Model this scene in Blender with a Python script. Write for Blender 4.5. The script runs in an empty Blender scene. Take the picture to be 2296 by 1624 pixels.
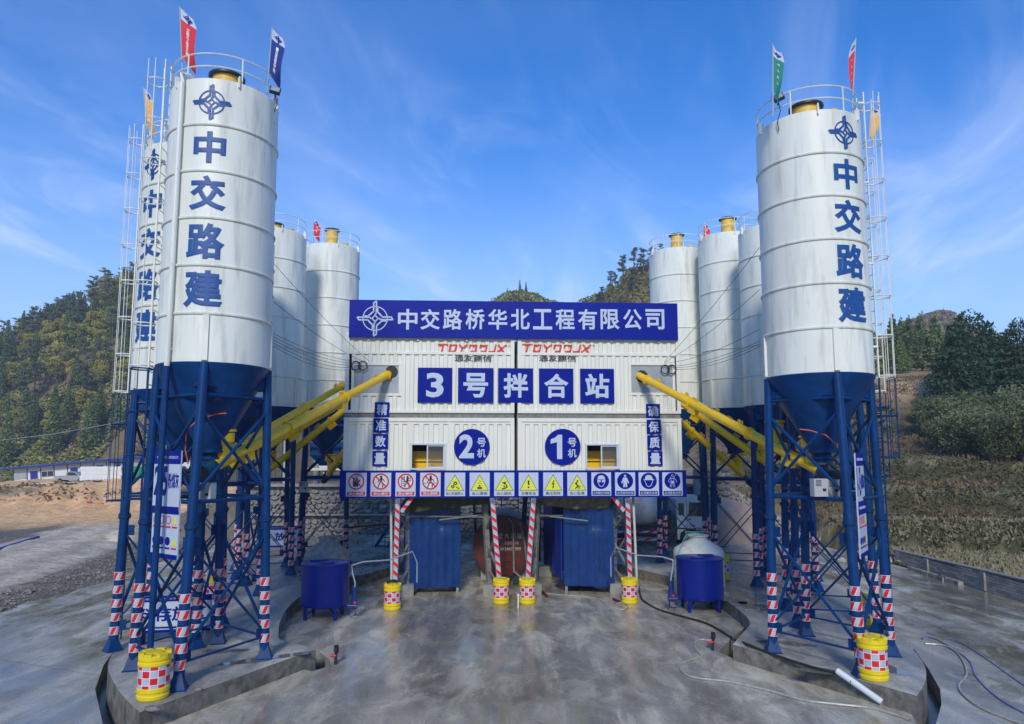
import bpy, bmesh, math, random
import numpy as np
from mathutils import Vector, Matrix, noise
R = math.radians
random.seed(7); RNG = np.random.default_rng(7)
S = bpy.context.scene; COL = S.collection

# ---------------------------------------------------------------- camera, sky, sun, exposure
F, TILT, PY, CAMH = 700.0, R(6.15), 379.574, 5.3
cd = bpy.data.cameras.new('camera'); cam = bpy.data.objects.new('camera', cd); COL.objects.link(cam)
cam.location = (0, 0, CAMH); cam.rotation_euler = (R(90) + TILT, 0, 0)
cd.sensor_width = 36; cd.lens = 36 * F / 1024; cd.shift_y = (PY - 362) / 1024
cd.clip_start = .1; cd.clip_end = 4000
S.camera = cam
SUN_EL = R(33)                                      # hazy sun behind the camera
sx, sy = -.07, -.9975
w = bpy.data.worlds.new('World'); S.world = w; w.use_nodes = True
nt = w.node_tree; N = nt.nodes; N.clear(); L = nt.links
out = N.new('ShaderNodeOutputWorld'); bg = N.new('ShaderNodeBackground'); bg.inputs['Strength'].default_value = .15
sky = N.new('ShaderNodeTexSky'); sky.sky_type = 'NISHITA'; sky.sun_disc = False
sky.sun_elevation = SUN_EL; sky.sun_rotation = math.atan2(sx, sy); sky.altitude = 900
sky.air_density = 1.0; sky.dust_density = .5; sky.ozone_density = 3.0
tc = N.new('ShaderNodeTexCoord'); sep = N.new('ShaderNodeSeparateXYZ'); L.new(tc.outputs['Generated'], sep.inputs[0])
mz = N.new('ShaderNodeMath'); mz.operation = 'MAXIMUM'; mz.inputs[1].default_value = 0; L.new(sep.outputs[2], mz.inputs[0])
az = N.new('ShaderNodeMath'); az.inputs[1].default_value = .18; L.new(mz.outputs[0], az.inputs[0])
dx = N.new('ShaderNodeMath'); dx.operation = 'DIVIDE'; L.new(sep.outputs[0], dx.inputs[0]); L.new(az.outputs[0], dx.inputs[1])
dy = N.new('ShaderNodeMath'); dy.operation = 'DIVIDE'; L.new(sep.outputs[1], dy.inputs[0]); L.new(az.outputs[0], dy.inputs[1])
cmb = N.new('ShaderNodeCombineXYZ'); L.new(dx.outputs[0], cmb.inputs[0]); L.new(dy.outputs[0], cmb.inputs[1])
def wnoise(rot, scale, nscale, detail, lo, hi, dist, loc=(0, 0, 0)):
    mp = N.new('ShaderNodeMapping'); mp.inputs['Rotation'].default_value = (0, 0, R(rot)); mp.inputs['Scale'].default_value = tuple(1 / q for q in scale); mp.vector_type = 'TEXTURE'
    mp.inputs['Location'].default_value = loc
    L.new(cmb.outputs[0], mp.inputs[0])
    n = N.new('ShaderNodeTexNoise'); n.inputs['Scale'].default_value = nscale; n.inputs['Detail'].default_value = detail
    n.inputs['Roughness'].default_value = .6; n.inputs['Distortion'].default_value = dist; L.new(mp.outputs[0], n.inputs['Vector'])
    r = N.new('ShaderNodeMapRange'); r.interpolation_type = 'SMOOTHSTEP'; r.inputs['From Min'].default_value = lo; r.inputs['From Max'].default_value = hi
    L.new(n.outputs['Fac'], r.inputs['Value']); return r.outputs[0]
c1 = wnoise(52, (.30, .75, 1), .8, 7, .47, .84, .9, (3.1, .4, 0))
c2 = wnoise(66, (.6, 1.5, 1), 1.5, 7, .48, .86, 1.2, (1.2, 5.3, 0))
ad = N.new('ShaderNodeMath'); ad.use_clamp = True; L.new(c1, ad.inputs[0]); L.new(c2, ad.inputs[1])
veil = N.new('ShaderNodeMapRange'); veil.interpolation_type = 'SMOOTHERSTEP'; veil.inputs['From Min'].default_value = .50; veil.inputs['From Max'].default_value = .0; veil.inputs['To Max'].default_value = .48; L.new(sep.outputs[2], veil.inputs['Value'])
lowf = N.new('ShaderNodeMapRange'); lowf.inputs['From Min'].default_value = .62; lowf.inputs['From Max'].default_value = .12   # cirrus lies low
lowf.inputs['To Min'].default_value = .05; lowf.inputs['To Max'].default_value = .75; L.new(sep.outputs[2], lowf.inputs['Value'])
cf = N.new('ShaderNodeMath'); cf.operation = 'MULTIPLY'; L.new(ad.outputs[0], cf.inputs[0]); L.new(lowf.outputs[0], cf.inputs[1])
tint = N.new('ShaderNodeMix'); tint.data_type = 'RGBA'; tint.blend_type = 'MULTIPLY'; tint.inputs[0].default_value = 1
tg = N.new('ShaderNodeMix'); tg.data_type = 'RGBA'; tr_ = N.new('ShaderNodeMapRange'); tr_.inputs['From Min'].default_value = 0; tr_.inputs['From Max'].default_value = .42; L.new(sep.outputs[2], tr_.inputs['Value']); L.new(tr_.outputs[0], tg.inputs[0])
tg.inputs[6].default_value = (.50, .80, 1.04, 1); tg.inputs[7].default_value = (.08, .52, .98, 1); L.new(tg.outputs[2], tint.inputs[7]); L.new(sky.outputs[0], tint.inputs[6])
mix = N.new('ShaderNodeMix'); mix.data_type = 'RGBA'; vs = N.new('ShaderNodeMath'); vs.use_clamp = True; L.new(cf.outputs[0], vs.inputs[0]); L.new(veil.outputs[0], vs.inputs[1]); L.new(vs.outputs[0], mix.inputs[0]); L.new(tint.outputs[2], mix.inputs[6])
mix.inputs[7].default_value = (3.9, 4.5, 6.1, 1)
L.new(mix.outputs[2], bg.inputs['Color']); L.new(bg.outputs[0], out.inputs[0])
sd = bpy.data.lights.new('sun', 'SUN'); sd.energy = 2.0; sd.angle = R(10); sd.color = (1, .93, .82)
so = bpy.data.objects.new('sun', sd); COL.objects.link(so)
so.rotation_euler = Vector((sx * math.cos(SUN_EL), sy * math.cos(SUN_EL), math.sin(SUN_EL))).to_track_quat('Z', 'Y').to_euler()
S.view_settings.view_transform = 'Standard'; S.view_settings.look = 'None'
S.view_settings.exposure = .60; S.view_settings.gamma = 1; S.view_settings.use_curve_mapping = False
S.cycles.max_bounces = 6; S.cycles.transparent_max_bounces = 8; S.cycles.use_denoising = True
S.render.film_transparent = False

# ---------------------------------------------------------------- measuring helpers: a point of the photograph (2296 wide) at a known depth or height
def ray(qx, qy):
    u = (qx / 2.2422 - 512) / F; v = -(qy / 2.2422 - PY) / F
    return Vector((u, math.cos(TILT) - v * math.sin(TILT), math.sin(TILT) + v * math.cos(TILT)))
def at(qx, qy, Y):
    d = ray(qx, qy); t = Y / d.y; return Vector((d.x * t, Y, CAMH + d.z * t))
def G(qx, qy, z=0):
    d = ray(qx, qy); t = (z - CAMH) / d.z; return Vector((d.x * t, d.y * t, z))

# ---------------------------------------------------------------- materials
MATS = {}
def mat(name, col, rough=.5, metal=0, var=0, vs=3.0, bump=0, bs=20.0, dirt=None, ds=1.2, dlo=.55, dhi=.75, coat=0, spec=.5, streak=False):
    if name in MATS: return MATS[name]
    m = bpy.data.materials.new(name); m.use_nodes = True; MATS[name] = m
    t = m.node_tree; b = t.nodes['Principled BSDF']; l = t.links
    b.inputs['Base Color'].default_value = (*col, 1); b.inputs['Roughness'].default_value = rough; b.inputs['Metallic'].default_value = metal
    b.inputs['Specular IOR Level'].default_value = spec
    if coat: b.inputs['Coat Weight'].default_value = coat; b.inputs['Coat Roughness'].default_value = .15
    co = t.nodes.new('ShaderNodeTexCoord'); src = co.outputs['Object']
    if streak:
        mp = t.nodes.new('ShaderNodeMapping'); mp.inputs['Scale'].default_value = (1, 1, .12); l.new(src, mp.inputs[0]); src = mp.outputs[0]
    last = None
    if var:
        n = t.nodes.new('ShaderNodeTexNoise'); n.inputs['Scale'].default_value = vs; n.inputs['Detail'].default_value = 6; l.new(src, n.inputs['Vector'])
        r = t.nodes.new('ShaderNodeMapRange'); r.inputs['To Min'].default_value = 1 - var; r.inputs['To Max'].default_value = 1 + var
        r.inputs['From Min'].default_value = .3; r.inputs['From Max'].default_value = .7; l.new(n.outputs['Fac'], r.inputs['Value'])
        mx = t.nodes.new('ShaderNodeVectorMath'); mx.operation = 'SCALE'; mx.inputs[0].default_value = col; l.new(r.outputs[0], mx.inputs['Scale'])
        last = mx.outputs[0]
    if dirt:
        n = t.nodes.new('ShaderNodeTexNoise'); n.inputs['Scale'].default_value = ds; n.inputs['Detail'].default_value = 9; n.inputs['Roughness'].default_value = .65; l.new(src, n.inputs['Vector'])
        r = t.nodes.new('ShaderNodeMapRange'); r.inputs['From Min'].default_value = dlo; r.inputs['From Max'].default_value = dhi; l.new(n.outputs['Fac'], r.inputs['Value'])
        mx = t.nodes.new('ShaderNodeMix'); mx.data_type = 'RGBA'; l.new(r.outputs[0], mx.inputs[0])
        if last: l.new(last, mx.inputs[6])
        else: mx.inputs[6].default_value = (*col, 1)
        mx.inputs[7].default_value = (*dirt, 1); last = mx.outputs[2]
    if last: l.new(last, b.inputs['Base Color'])
    if bump:
        n = t.nodes.new('ShaderNodeTexNoise'); n.inputs['Scale'].default_value = bs; n.inputs['Detail'].default_value = 7; l.new(co.outputs['Object'], n.inputs['Vector'])
        bp = t.nodes.new('ShaderNodeBump'); bp.inputs['Strength'].default_value = bump; bp.inputs['Distance'].default_value = .03
        l.new(n.outputs['Fac'], bp.inputs['Height']); l.new(bp.outputs[0], b.inputs['Normal'])
    return m
WHITE = mat('silo_white_paint', (.77, .78, .68), .42, var=.07, vs=2.0, dirt=(.44, .45, .40), ds=3.6, dlo=.50, dhi=.80, streak=True, bump=.12, bs=1.6)
WALLW = mat('container_white_paint', (.76, .76, .66), .5, var=.04, vs=3, dirt=(.46, .44, .38), ds=4, dlo=.62, dhi=.88, streak=True)
BLUE = mat('structural_blue_paint', (.001, .036, .14), .42, var=.22, vs=2.5, dirt=(.012, .05, .12), ds=5, dlo=.55, dhi=.85, spec=.22)
TANKB = mat('tank_gloss_blue', (.0005, .012, .19), .3, var=.1, vs=3, spec=.35, dirt=(.02, .035, .13), ds=5, dlo=.58, dhi=.8)
SIGNB = mat('sign_blue', (.001, .012, .25), .4, var=.05, spec=.12)
BANB = mat('banner_blue', (.005, .016, .26), .4, var=.07, vs=.6, spec=.12)
SIGNW = mat('sign_white', (.50, .57, .68), .4, var=.03)
REDP = mat('sign_red', (.62, .015, .03), .4); YELS = mat('sign_yellow', (.72, .76, .06), .4); BLKP = mat('sign_black', (.02, .02, .022), .5)
YEL = mat('conveyor_yellow_paint', (.95, .58, .004), .35, var=.06, vs=3, dirt=(.45, .22, .02), ds=6, dlo=.66, dhi=.8)
VENTY = mat('vent_yellow_paint', (.80, .50, .08), .5, var=.12, dirt=(.4, .33, .2), ds=6)
BARY = mat('barrel_yellow_plastic', (.80, .60, .01), .4, var=.08, dirt=(.45, .36, .14), ds=6, dlo=.6, dhi=.8)
STEEL = mat('galvanised_steel', (.42, .46, .47), .4, .4, var=.15); PANEL = mat('grey_sheet_metal', (.40, .44, .45), .32, .3, var=.12, vs=1.2)
DARK = mat('dark_cast_metal', (.02, .035, .05), .45, .2, var=.2); BLACK = mat('black_rubber', (.015, .015, .016), .55)
GREYBOX = mat('grey_box_paint', (.42, .43, .42), .5, var=.06)
CONC = mat('precast_concrete', (.27, .27, .245), .8, var=.2, vs=5, dirt=(.13, .12, .1), ds=4, bump=.4, bs=14)
POLY = mat('cream_plastic_tank', (.62, .64, .58), .5, var=.1, dirt=(.38, .33, .27), ds=3, dlo=.5, dhi=.75)
WALLOW = mat('weathered_plastic_tank', (.30, .275, .235), .65, var=.14, dirt=(.17, .15, .13), ds=5, dlo=.45, dhi=.65)
ORANGE = mat('orange_cable', (.75, .12, .04), .5); RUST = mat('red_oxide_paint', (.10, .016, .012), .5, var=.25, dirt=(.06, .03, .025), ds=4)
TARP = mat('blue_tarpaulin', (.001, .032, .15), .3, var=.2, vs=4, bump=1.0, bs=3.0, spec=.4)
NETG = mat('green_tarpaulin', (.045, .065, .03), .8, var=.25, vs=14, dirt=(.13, .13, .09), ds=3, bump=.6, bs=5)
NETK = mat('khaki_tarpaulin', (.15, .14, .10), .8, var=.3, vs=5, dirt=(.06, .065, .035), ds=3, bump=.7, bs=5)
FILM = mat('wrapped_steel', (.10, .12, .18), .25, var=.5, vs=9, dirt=(.28, .3, .33), ds=10, dlo=.55, dhi=.7, bump=.8, bs=18, spec=.7)
DUSTY = mat('dusty_steel', (.20, .20, .18), .7, var=.25, vs=6, bump=.3)
HOSEC = mat('clear_hose', (.38, .37, .32), .3, var=.2, vs=10); ROCK = mat('grey_rock', (.2, .19, .18), .9, var=.3, vs=8, bump=.8, bs=12)
GLASSD = mat('window_glass_dark', (.05, .055, .05), .08, spec=.8); WFRAME = mat('window_frame_plastic', (.55, .6, .68), .4, var=.08, vs=15)
def emat_glass():
    m = bpy.data.materials.new('window_glass'); m.use_nodes = True; b = m.node_tree.nodes['Principled BSDF']
    b.inputs['Base Color'].default_value = (.25, .27, .27, 1); b.inputs['Roughness'].default_value = .06; b.inputs['Alpha'].default_value = .16
    MATS['window_glass'] = m; return m
GLASS = emat_glass()
FILMT = bpy.data.materials.new('clear_plastic_film'); FILMT.use_nodes = True
_b = FILMT.node_tree.nodes['Principled BSDF']; _b.inputs['Base Color'].default_value = (.5, .55, .6, 1); _b.inputs['Roughness'].default_value = .2; _b.inputs['Alpha'].default_value = .25
def math_node(t, op, a, b=None, c=None):
    n = t.nodes.new('ShaderNodeMath'); n.operation = op
    for i, v in enumerate((a, b, c)):
        if v is None: continue
        if isinstance(v, (int, float)): n.inputs[i].default_value = v
        else: t.links.new(v, n.inputs[i])
    return n.outputs[0]
def pattern_mat(name, kind, p=0):
    m = bpy.data.materials.new(name); m.use_nodes = True; t = m.node_tree; b = t.nodes['Principled BSDF']; b.inputs['Roughness'].default_value = .35
    co = t.nodes.new('ShaderNodeTexCoord'); s = t.nodes.new('ShaderNodeSeparateXYZ'); t.links.new(co.outputs['Object'], s.inputs[0])
    X, Y, Z = s.outputs
    ang = math_node(t, 'ARCTAN2', Y, X)
    if kind == 'spiral':      # diagonal half red, half grey tape round a leg
        v = math_node(t, 'FRACT', math_node(t, 'ADD', math_node(t, 'MULTIPLY', ang, 4 / (2 * math.pi)), math_node(t, 'MULTIPLY', Z, -2.1)))
        red = math_node(t, 'LESS_THAN', v, .5); edge = math_node(t, 'LESS_THAN', math_node(t, 'ABSOLUTE', math_node(t, 'SUBTRACT', v, .5)), .035)
        edge = math_node(t, 'MAXIMUM', edge, math_node(t, 'GREATER_THAN', math_node(t, 'ABSOLUTE', Z), .092))
    elif kind == 'diag':      # slanting bands on a flat post
        v = math_node(t, 'FRACT', math_node(t, 'ADD', math_node(t, 'MULTIPLY', Z, 3.1), math_node(t, 'MULTIPLY', X, p)))
        red = math_node(t, 'LESS_THAN', v, .5); edge = math_node(t, 'LESS_THAN', math_node(t, 'ABSOLUTE', math_node(t, 'SUBTRACT', v, .5)), .03)
    else:                     # checks
        a = math_node(t, 'MULTIPLY', ang, 12 / (2 * math.pi)); zz = math_node(t, 'MULTIPLY', Z, 1 / .135)
        ch = math_node(t, 'MODULO', math_node(t, 'ADD', math_node(t, 'ADD', math_node(t, 'FLOOR', a), math_node(t, 'FLOOR', zz)), 40), 2)
        red = math_node(t, 'LESS_THAN', ch, .5)
        fa = math_node(t, 'ABSOLUTE', math_node(t, 'SUBTRACT', math_node(t, 'FRACT', a), .5)); fz = math_node(t, 'ABSOLUTE', math_node(t, 'SUBTRACT', math_node(t, 'FRACT', zz), .5))
        edge = math_node(t, 'GREATER_THAN', math_node(t, 'MAXIMUM', fa, fz), .455)
    m1 = t.nodes.new('ShaderNodeMix'); m1.data_type = 'RGBA'; t.links.new(red, m1.inputs[0]); m1.inputs[6].default_value = (.42, .48, .56, 1); m1.inputs[7].default_value = (.70, .012, .015, 1)
    m2 = t.nodes.new('ShaderNodeMix'); m2.data_type = 'RGBA'; t.links.new(edge, m2.inputs[0]); t.links.new(m1.outputs[2], m2.inputs[6]); m2.inputs[7].default_value = (.72, .74, .74, 1)
    n = t.nodes.new('ShaderNodeTexNoise'); n.inputs['Scale'].default_value = 9; n.inputs['Detail'].default_value = 6; t.links.new(co.outputs['Object'], n.inputs['Vector'])
    m3 = t.nodes.new('ShaderNodeMix'); m3.data_type = 'RGBA'; m3.blend_type = 'MULTIPLY'; m3.inputs[0].default_value = .35; t.links.new(m2.outputs[2], m3.inputs[6]); t.links.new(n.outputs['Fac'], m3.inputs[7])
    m4 = t.nodes.new('ShaderNodeVectorMath'); m4.operation = 'SCALE'; m4.inputs['Scale'].default_value = 1.2; t.links.new(m3.outputs[2], m4.inputs[0])
    t.links.new(m4.outputs[0], b.inputs['Base Color']); return m
SPIRAL = pattern_mat('red_grey_wrap_tape', 'spiral'); CHECK = pattern_mat('red_white_check_sheeting', 'check')
DIAG = pattern_mat('red_grey_slant_tape', 'diag', 2.6); DIAG2 = pattern_mat('red_grey_slant_tape_fine', 'diag', -1.5)

# ---------------------------------------------------------------- mesh builder and scene helpers
class MB:
    def __init__(s): s.v = []; s.f = []
    def add(s, vs, fs):
        o = len(s.v); s.v += [tuple(p) for p in vs]; s.f += [tuple(i + o for i in f) for f in fs]; return s
    def box(s, c, d, M=None):
        hx, hy, hz = d[0] / 2, d[1] / 2, d[2] / 2
        p = [Vector((x, y, z)) for z in (-hz, hz) for x, y in ((-hx, -hy), (hx, -hy), (hx, hy), (-hx, hy))]
        if M: p = [M @ q for q in p]
        c = Vector(c)
        return s.add([q + c for q in p], [(3, 2, 1, 0), (4, 5, 6, 7), (0, 1, 5, 4), (1, 2, 6, 5), (2, 3, 7, 6), (3, 0, 4, 7)])
    def bar(s, a, b, wd, hg):                # square bar between two points
        a, b = Vector(a), Vector(b); d = b - a; q = d.to_track_quat('Z', 'Y').to_matrix()
        return s.box((a + b) / 2, (wd, hg, d.length), q)
    def tube(s, a, b, r, r2=None, n=12, cap=True):
        a, b = Vector(a), Vector(b); r2 = r if r2 is None else r2; q = (b - a).to_track_quat('Z', 'Y').to_matrix()
        ring = [Vector((math.cos(2 * math.pi * i / n), math.sin(2 * math.pi * i / n), 0)) for i in range(n)]
        vs = [a + q @ (p * r) for p in ring] + [b + q @ (p * r2) for p in ring]
        fs = [(i, (i + 1) % n, n + (i + 1) % n, n + i) for i in range(n)]
        if cap: fs += [tuple(range(n - 1, -1, -1)), tuple(range(n, 2 * n))]
        return s.add(vs, fs)
    def path(s, pts, r, n=8, closed=False):
        pts = [Vector(p) for p in pts]; m = len(pts); o = len(s.v)
        for i, p in enumerate(pts):
            if closed: d = pts[(i + 1) % m] - pts[i - 1]
            else: d = pts[min(i + 1, m - 1)] - pts[max(i - 1, 0)]
            d = d.normalized(); up = Vector((0, 0, 1)) if abs(d.z) < .95 else Vector((1, 0, 0))
            x = d.cross(up).normalized(); y = x.cross(d)
            for k in range(n):
                a = 2 * math.pi * k / n; s.v.append(tuple(p + (x * math.cos(a) + y * math.sin(a)) * r))
        for i in range(m if closed else m - 1):
            j = (i + 1) % m
            for k in range(n):
                s.f.append((o + i * n + k, o + i * n + (k + 1) % n, o + j * n + (k + 1) % n, o + j * n + k))
        return s
    def lathe(s, prof, n=32, c=(0, 0, 0), a0=0, a1=2 * math.pi, M=None):
        o = len(s.v); full = abs(a1 - a0 - 2 * math.pi) < 1e-6; k = n if full else n + 1; c = Vector(c)
        for r, z in prof:
            for i in range(k):
                a = a0 + (a1 - a0) * i / n; p = Vector((r * math.cos(a), r * math.sin(a), z))
                if M: p = M @ p
                s.v.append(tuple(p + c))
        for j in range(len(prof) - 1):
            for i in range(n):
                i2 = (i + 1) % k; s.f.append((o + j * k + i, o + j * k + i2, o + (j + 1) * k + i2, o + (j + 1) * k + i))
        return s
    def prism(s, poly, y0, y1, M=None):       # polygon in the xz plane, given thickness in y
        n = len(poly); vs = [Vector((x, y0, z)) for x, z in poly] + [Vector((x, y1, z)) for x, z in poly]
        if M: vs = [M @ p for p in vs]
        return s.add(vs, [tuple(range(n)), tuple(range(2 * n - 1, n - 1, -1))] + [(i, i + n, (i + 1) % n + n, (i + 1) % n) for i in range(n)])
    def stroke(s, pts, wd, y0, y1):           # flat line of given width in the xz plane
        for a, b in zip(pts[:-1], pts[1:]):
            a2, b2 = Vector(a), Vector(b); d = (b2 - a2).normalized(); nn = Vector((-d.y, d.x)) * wd / 2; e = d * wd * .35
            s.prism([tuple(a2 - nn - e), tuple(b2 - nn + e), tuple(b2 + nn + e), tuple(a2 + nn - e)], y0, y1)
        return s
    def disc(s, cx, cz, r, y0, y1, n=24, ri=None):
        if ri is None: return s.prism([(cx + r * math.cos(2 * math.pi * i / n), cz + r * math.sin(2 * math.pi * i / n)) for i in range(n)], y0, y1)
        o = len(s.v)
        for rr in (r, ri):
            for y in (y0, y1):
                s.v += [(cx + rr * math.cos(2 * math.pi * i / n), y, cz + rr * math.sin(2 * math.pi * i / n)) for i in range(n)]
        for i in range(n):
            j = (i + 1) % n
            s.f += [(o + i, o + j, o + 2 * n + j, o + 2 * n + i), (o + i, o + n + i, o + n + j, o + j), (o + 2 * n + i, o + 2 * n + j, o + 3 * n + j, o + 3 * n + i), (o + n + i, o + 3 * n + i, o + 3 * n + j, o + n + j)]
        return s
    def mesh(s, name, m, smooth=True, ang=35):
        me = bpy.data.meshes.new(name); me.from_pydata(s.v, [], s.f); me.update()
        if smooth: me.shade_smooth(); me.set_sharp_from_angle(angle=R(ang))
        if m: me.materials.append(m)
        return me
    def build(s, name, m, parent=None, loc=(0, 0, 0), smooth=True, **k): return put(name, s.mesh(name, m, smooth), parent, loc, **k)
def put(name, me, parent=None, loc=(0, 0, 0), rot=None, scale=None, kind=None, label=None):
    o = bpy.data.objects.new(name, me); COL.objects.link(o); o.location = loc
    if rot: o.rotation_euler = rot
    if scale: o.scale = scale
    if parent: o.parent = parent
    if kind: o['kind'] = kind
    if label: o['label'] = label
    return o
def thing(name, label, cat, loc=(0, 0, 0), rz=0, group=None, rot=None):
    o = put(name, None, None, loc, rot or (0, 0, rz)); o['label'] = label; o['category'] = cat
    if group: o['group'] = group
    return o
def tag(o, label, cat, group=None):
    o['label'] = label; o['category'] = cat
    if group: o['group'] = group
    return o
def children(o): return [c for c in COL.objects if c.parent == o]
def copy_tree(root, kids, loc, rz=None, label=None):
    """copy a thing whose (part -> sub-parts) list is given"""
    r = root.copy(); COL.objects.link(r); r.location = loc
    if rz is not None: r.rotation_euler = (0, 0, rz)
    if label: r['label'] = label
    for p, subs in kids:
        c = p.copy(); COL.objects.link(c); c.parent = r
        for q in subs:
            d = q.copy(); COL.objects.link(d); d.parent = c
    return r
def tree_of(root): 
    ch = {}
    for c in COL.objects:
        if c.parent: ch.setdefault(c.parent, []).append(c)
    return [(p, ch.get(p, [])) for p in ch.get(root, [])]

# lettering: glyph outlines of Blender's own font, turned to mesh and scaled into a box (w, h) in the xz plane, facing -y
_txt = {}
def text_mesh(body, wd, hg, m, bold=.03, thick=.004, cyl=None, shear=0):
    key = (body, bold, shear)
    if key not in _txt:
        c = bpy.data.curves.new('lettering', 'FONT'); c.body = body; c.size = 1; c.bevel_depth = bold * .6; c.bevel_resolution = 0; c.resolution_u = 3; c.shear = shear
        o = bpy.data.objects.new('lettering', c); COL.objects.link(o); bpy.context.view_layer.update()
        me = bpy.data.meshes.new_from_object(o.evaluated_get(bpy.context.evaluated_depsgraph_get()))
        bpy.data.objects.remove(o); v = np.array([tuple(p.co) for p in me.vertices]); f = [tuple(p.vertices) for p in me.polygons]
        lo, hi = v.min(0), v.max(0); v = (v - (lo + hi) / 2) / np.maximum(hi - lo, 1e-6); _txt[key] = (v, f)
    v, f = _txt[key]
    bm = bmesh.new(); vs = [bm.verts.new((p[0] * wd, -p[2] * thick * (1 if bold else 0) - (0 if bold else thick), p[1] * hg)) for p in v]
    for t in f:
        try: bm.faces.new([vs[i] for i in t])
        except ValueError: pass
    bmesh.ops.remove_doubles(bm, verts=bm.verts, dist=1e-6)
    if cyl:
        for k in range(-7, 8):
            g = bm.verts[:] + bm.edges[:] + bm.faces[:]
            bmesh.ops.bisect_plane(bm, geom=g, plane_co=(wd * k / 16, 0, 0), plane_no=(1, 0, 0))
        for q in bm.verts:
            a = q.co.x / cyl; rr_ = cyl - q.co.y; q.co = Vector((math.sin(a) * rr_, -math.cos(a) * rr_, q.co.z))
    bmesh.ops.recalc_face_normals(bm, faces=bm.faces)
    me = bpy.data.meshes.new('lettering'); bm.to_mesh(me); bm.free(); me.materials.append(m); return me
def emblem(mb, cx, cz, r, y0, y1, lw=.07):
    """ring crossed by four folded arms round a lozenge"""
    mb.disc(cx, cz, r * .80, y0, y1, 40, r * .80 - lw * r)
    for k in range(4):
        ca, sa = math.cos(k * math.pi / 2), math.sin(k * math.pi / 2)
        T = lambda p: (cx + r * (p[0] * ca - p[1] * sa), cz + r * (p[0] * sa + p[1] * ca))
        for pts in ([(-.10, 1.02), (-.10, .46), (-.44, .15), (-.66, .15)], [(.07, 1.08), (.07, .62), (.07, .34), (-.0, .27)], [(-.10, 1.02), (.07, 1.12)]):
            mb.stroke([T(p) for p in pts], r * lw * 1.5, y0, y1)
        mb.stroke([T((0, .2)), T((.2, 0))], r * lw * 1.2, y0, y1)
    return mb

# ---------------------------------------------------------------- terrain: one sheet out to the hills
def vnoise(x, y, sc, seed=0):
    x = x / sc + seed * 17.3; y = y / sc - seed * 9.1
    xi = np.floor(x).astype(int); yi = np.floor(y).astype(int); fx = x - xi; fy = y - yi
    fx = fx * fx * (3 - 2 * fx); fy = fy * fy * (3 - 2 * fy)
    h = lambda a, b: ((np.sin(a * 127.1 + b * 311.7 + seed * 7.7) * 43758.5453) % 1.0)
    return (h(xi, yi) * (1 - fx) + h(xi + 1, yi) * fx) * (1 - fy) + (h(xi, yi + 1) * (1 - fx) + h(xi + 1, yi + 1) * fx) * fy
def sst(a, b, x): t = np.clip((x - a) / (b - a), 0, 1); return t * t * (3 - 2 * t)
RIDGE = [(-700, 800, 200), (-300, 770, 200), (0, 795, 200), (80, 762, 200), (150, 727, 200), (215, 690, 200), (270, 668, 200), (400, 650, 200), (600, 680, 205), (800, 740, 210),
         (1000, 735, 215), (1100, 684, 220), (1140, 664, 220), (1172, 658, 220), (1205, 664, 220), (1235, 684, 218), (1262, 694, 212), (1300, 684, 190), (1350, 664, 180), (1380, 640, 172), (1420, 600, 168),
         (1465, 584, 165), (1560, 575, 165), (1700, 610, 175), (1800, 690, 200), (1900, 770, 260), (1985, 752, 300), (2030, 728, 300), (2070, 708, 300), (2105, 701, 300), (2140, 706, 300), (2190, 735, 300),
         (2300, 790, 300), (2700, 800, 300), (3200, 860, 300)]
_rp = [at(*p) for p in RIDGE]; _ang = np.array([p.x / p.y for p in _rp]); _rz = np.array([p.z for p in _rp]); _ry = np.array([p.y for p in _rp])
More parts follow.
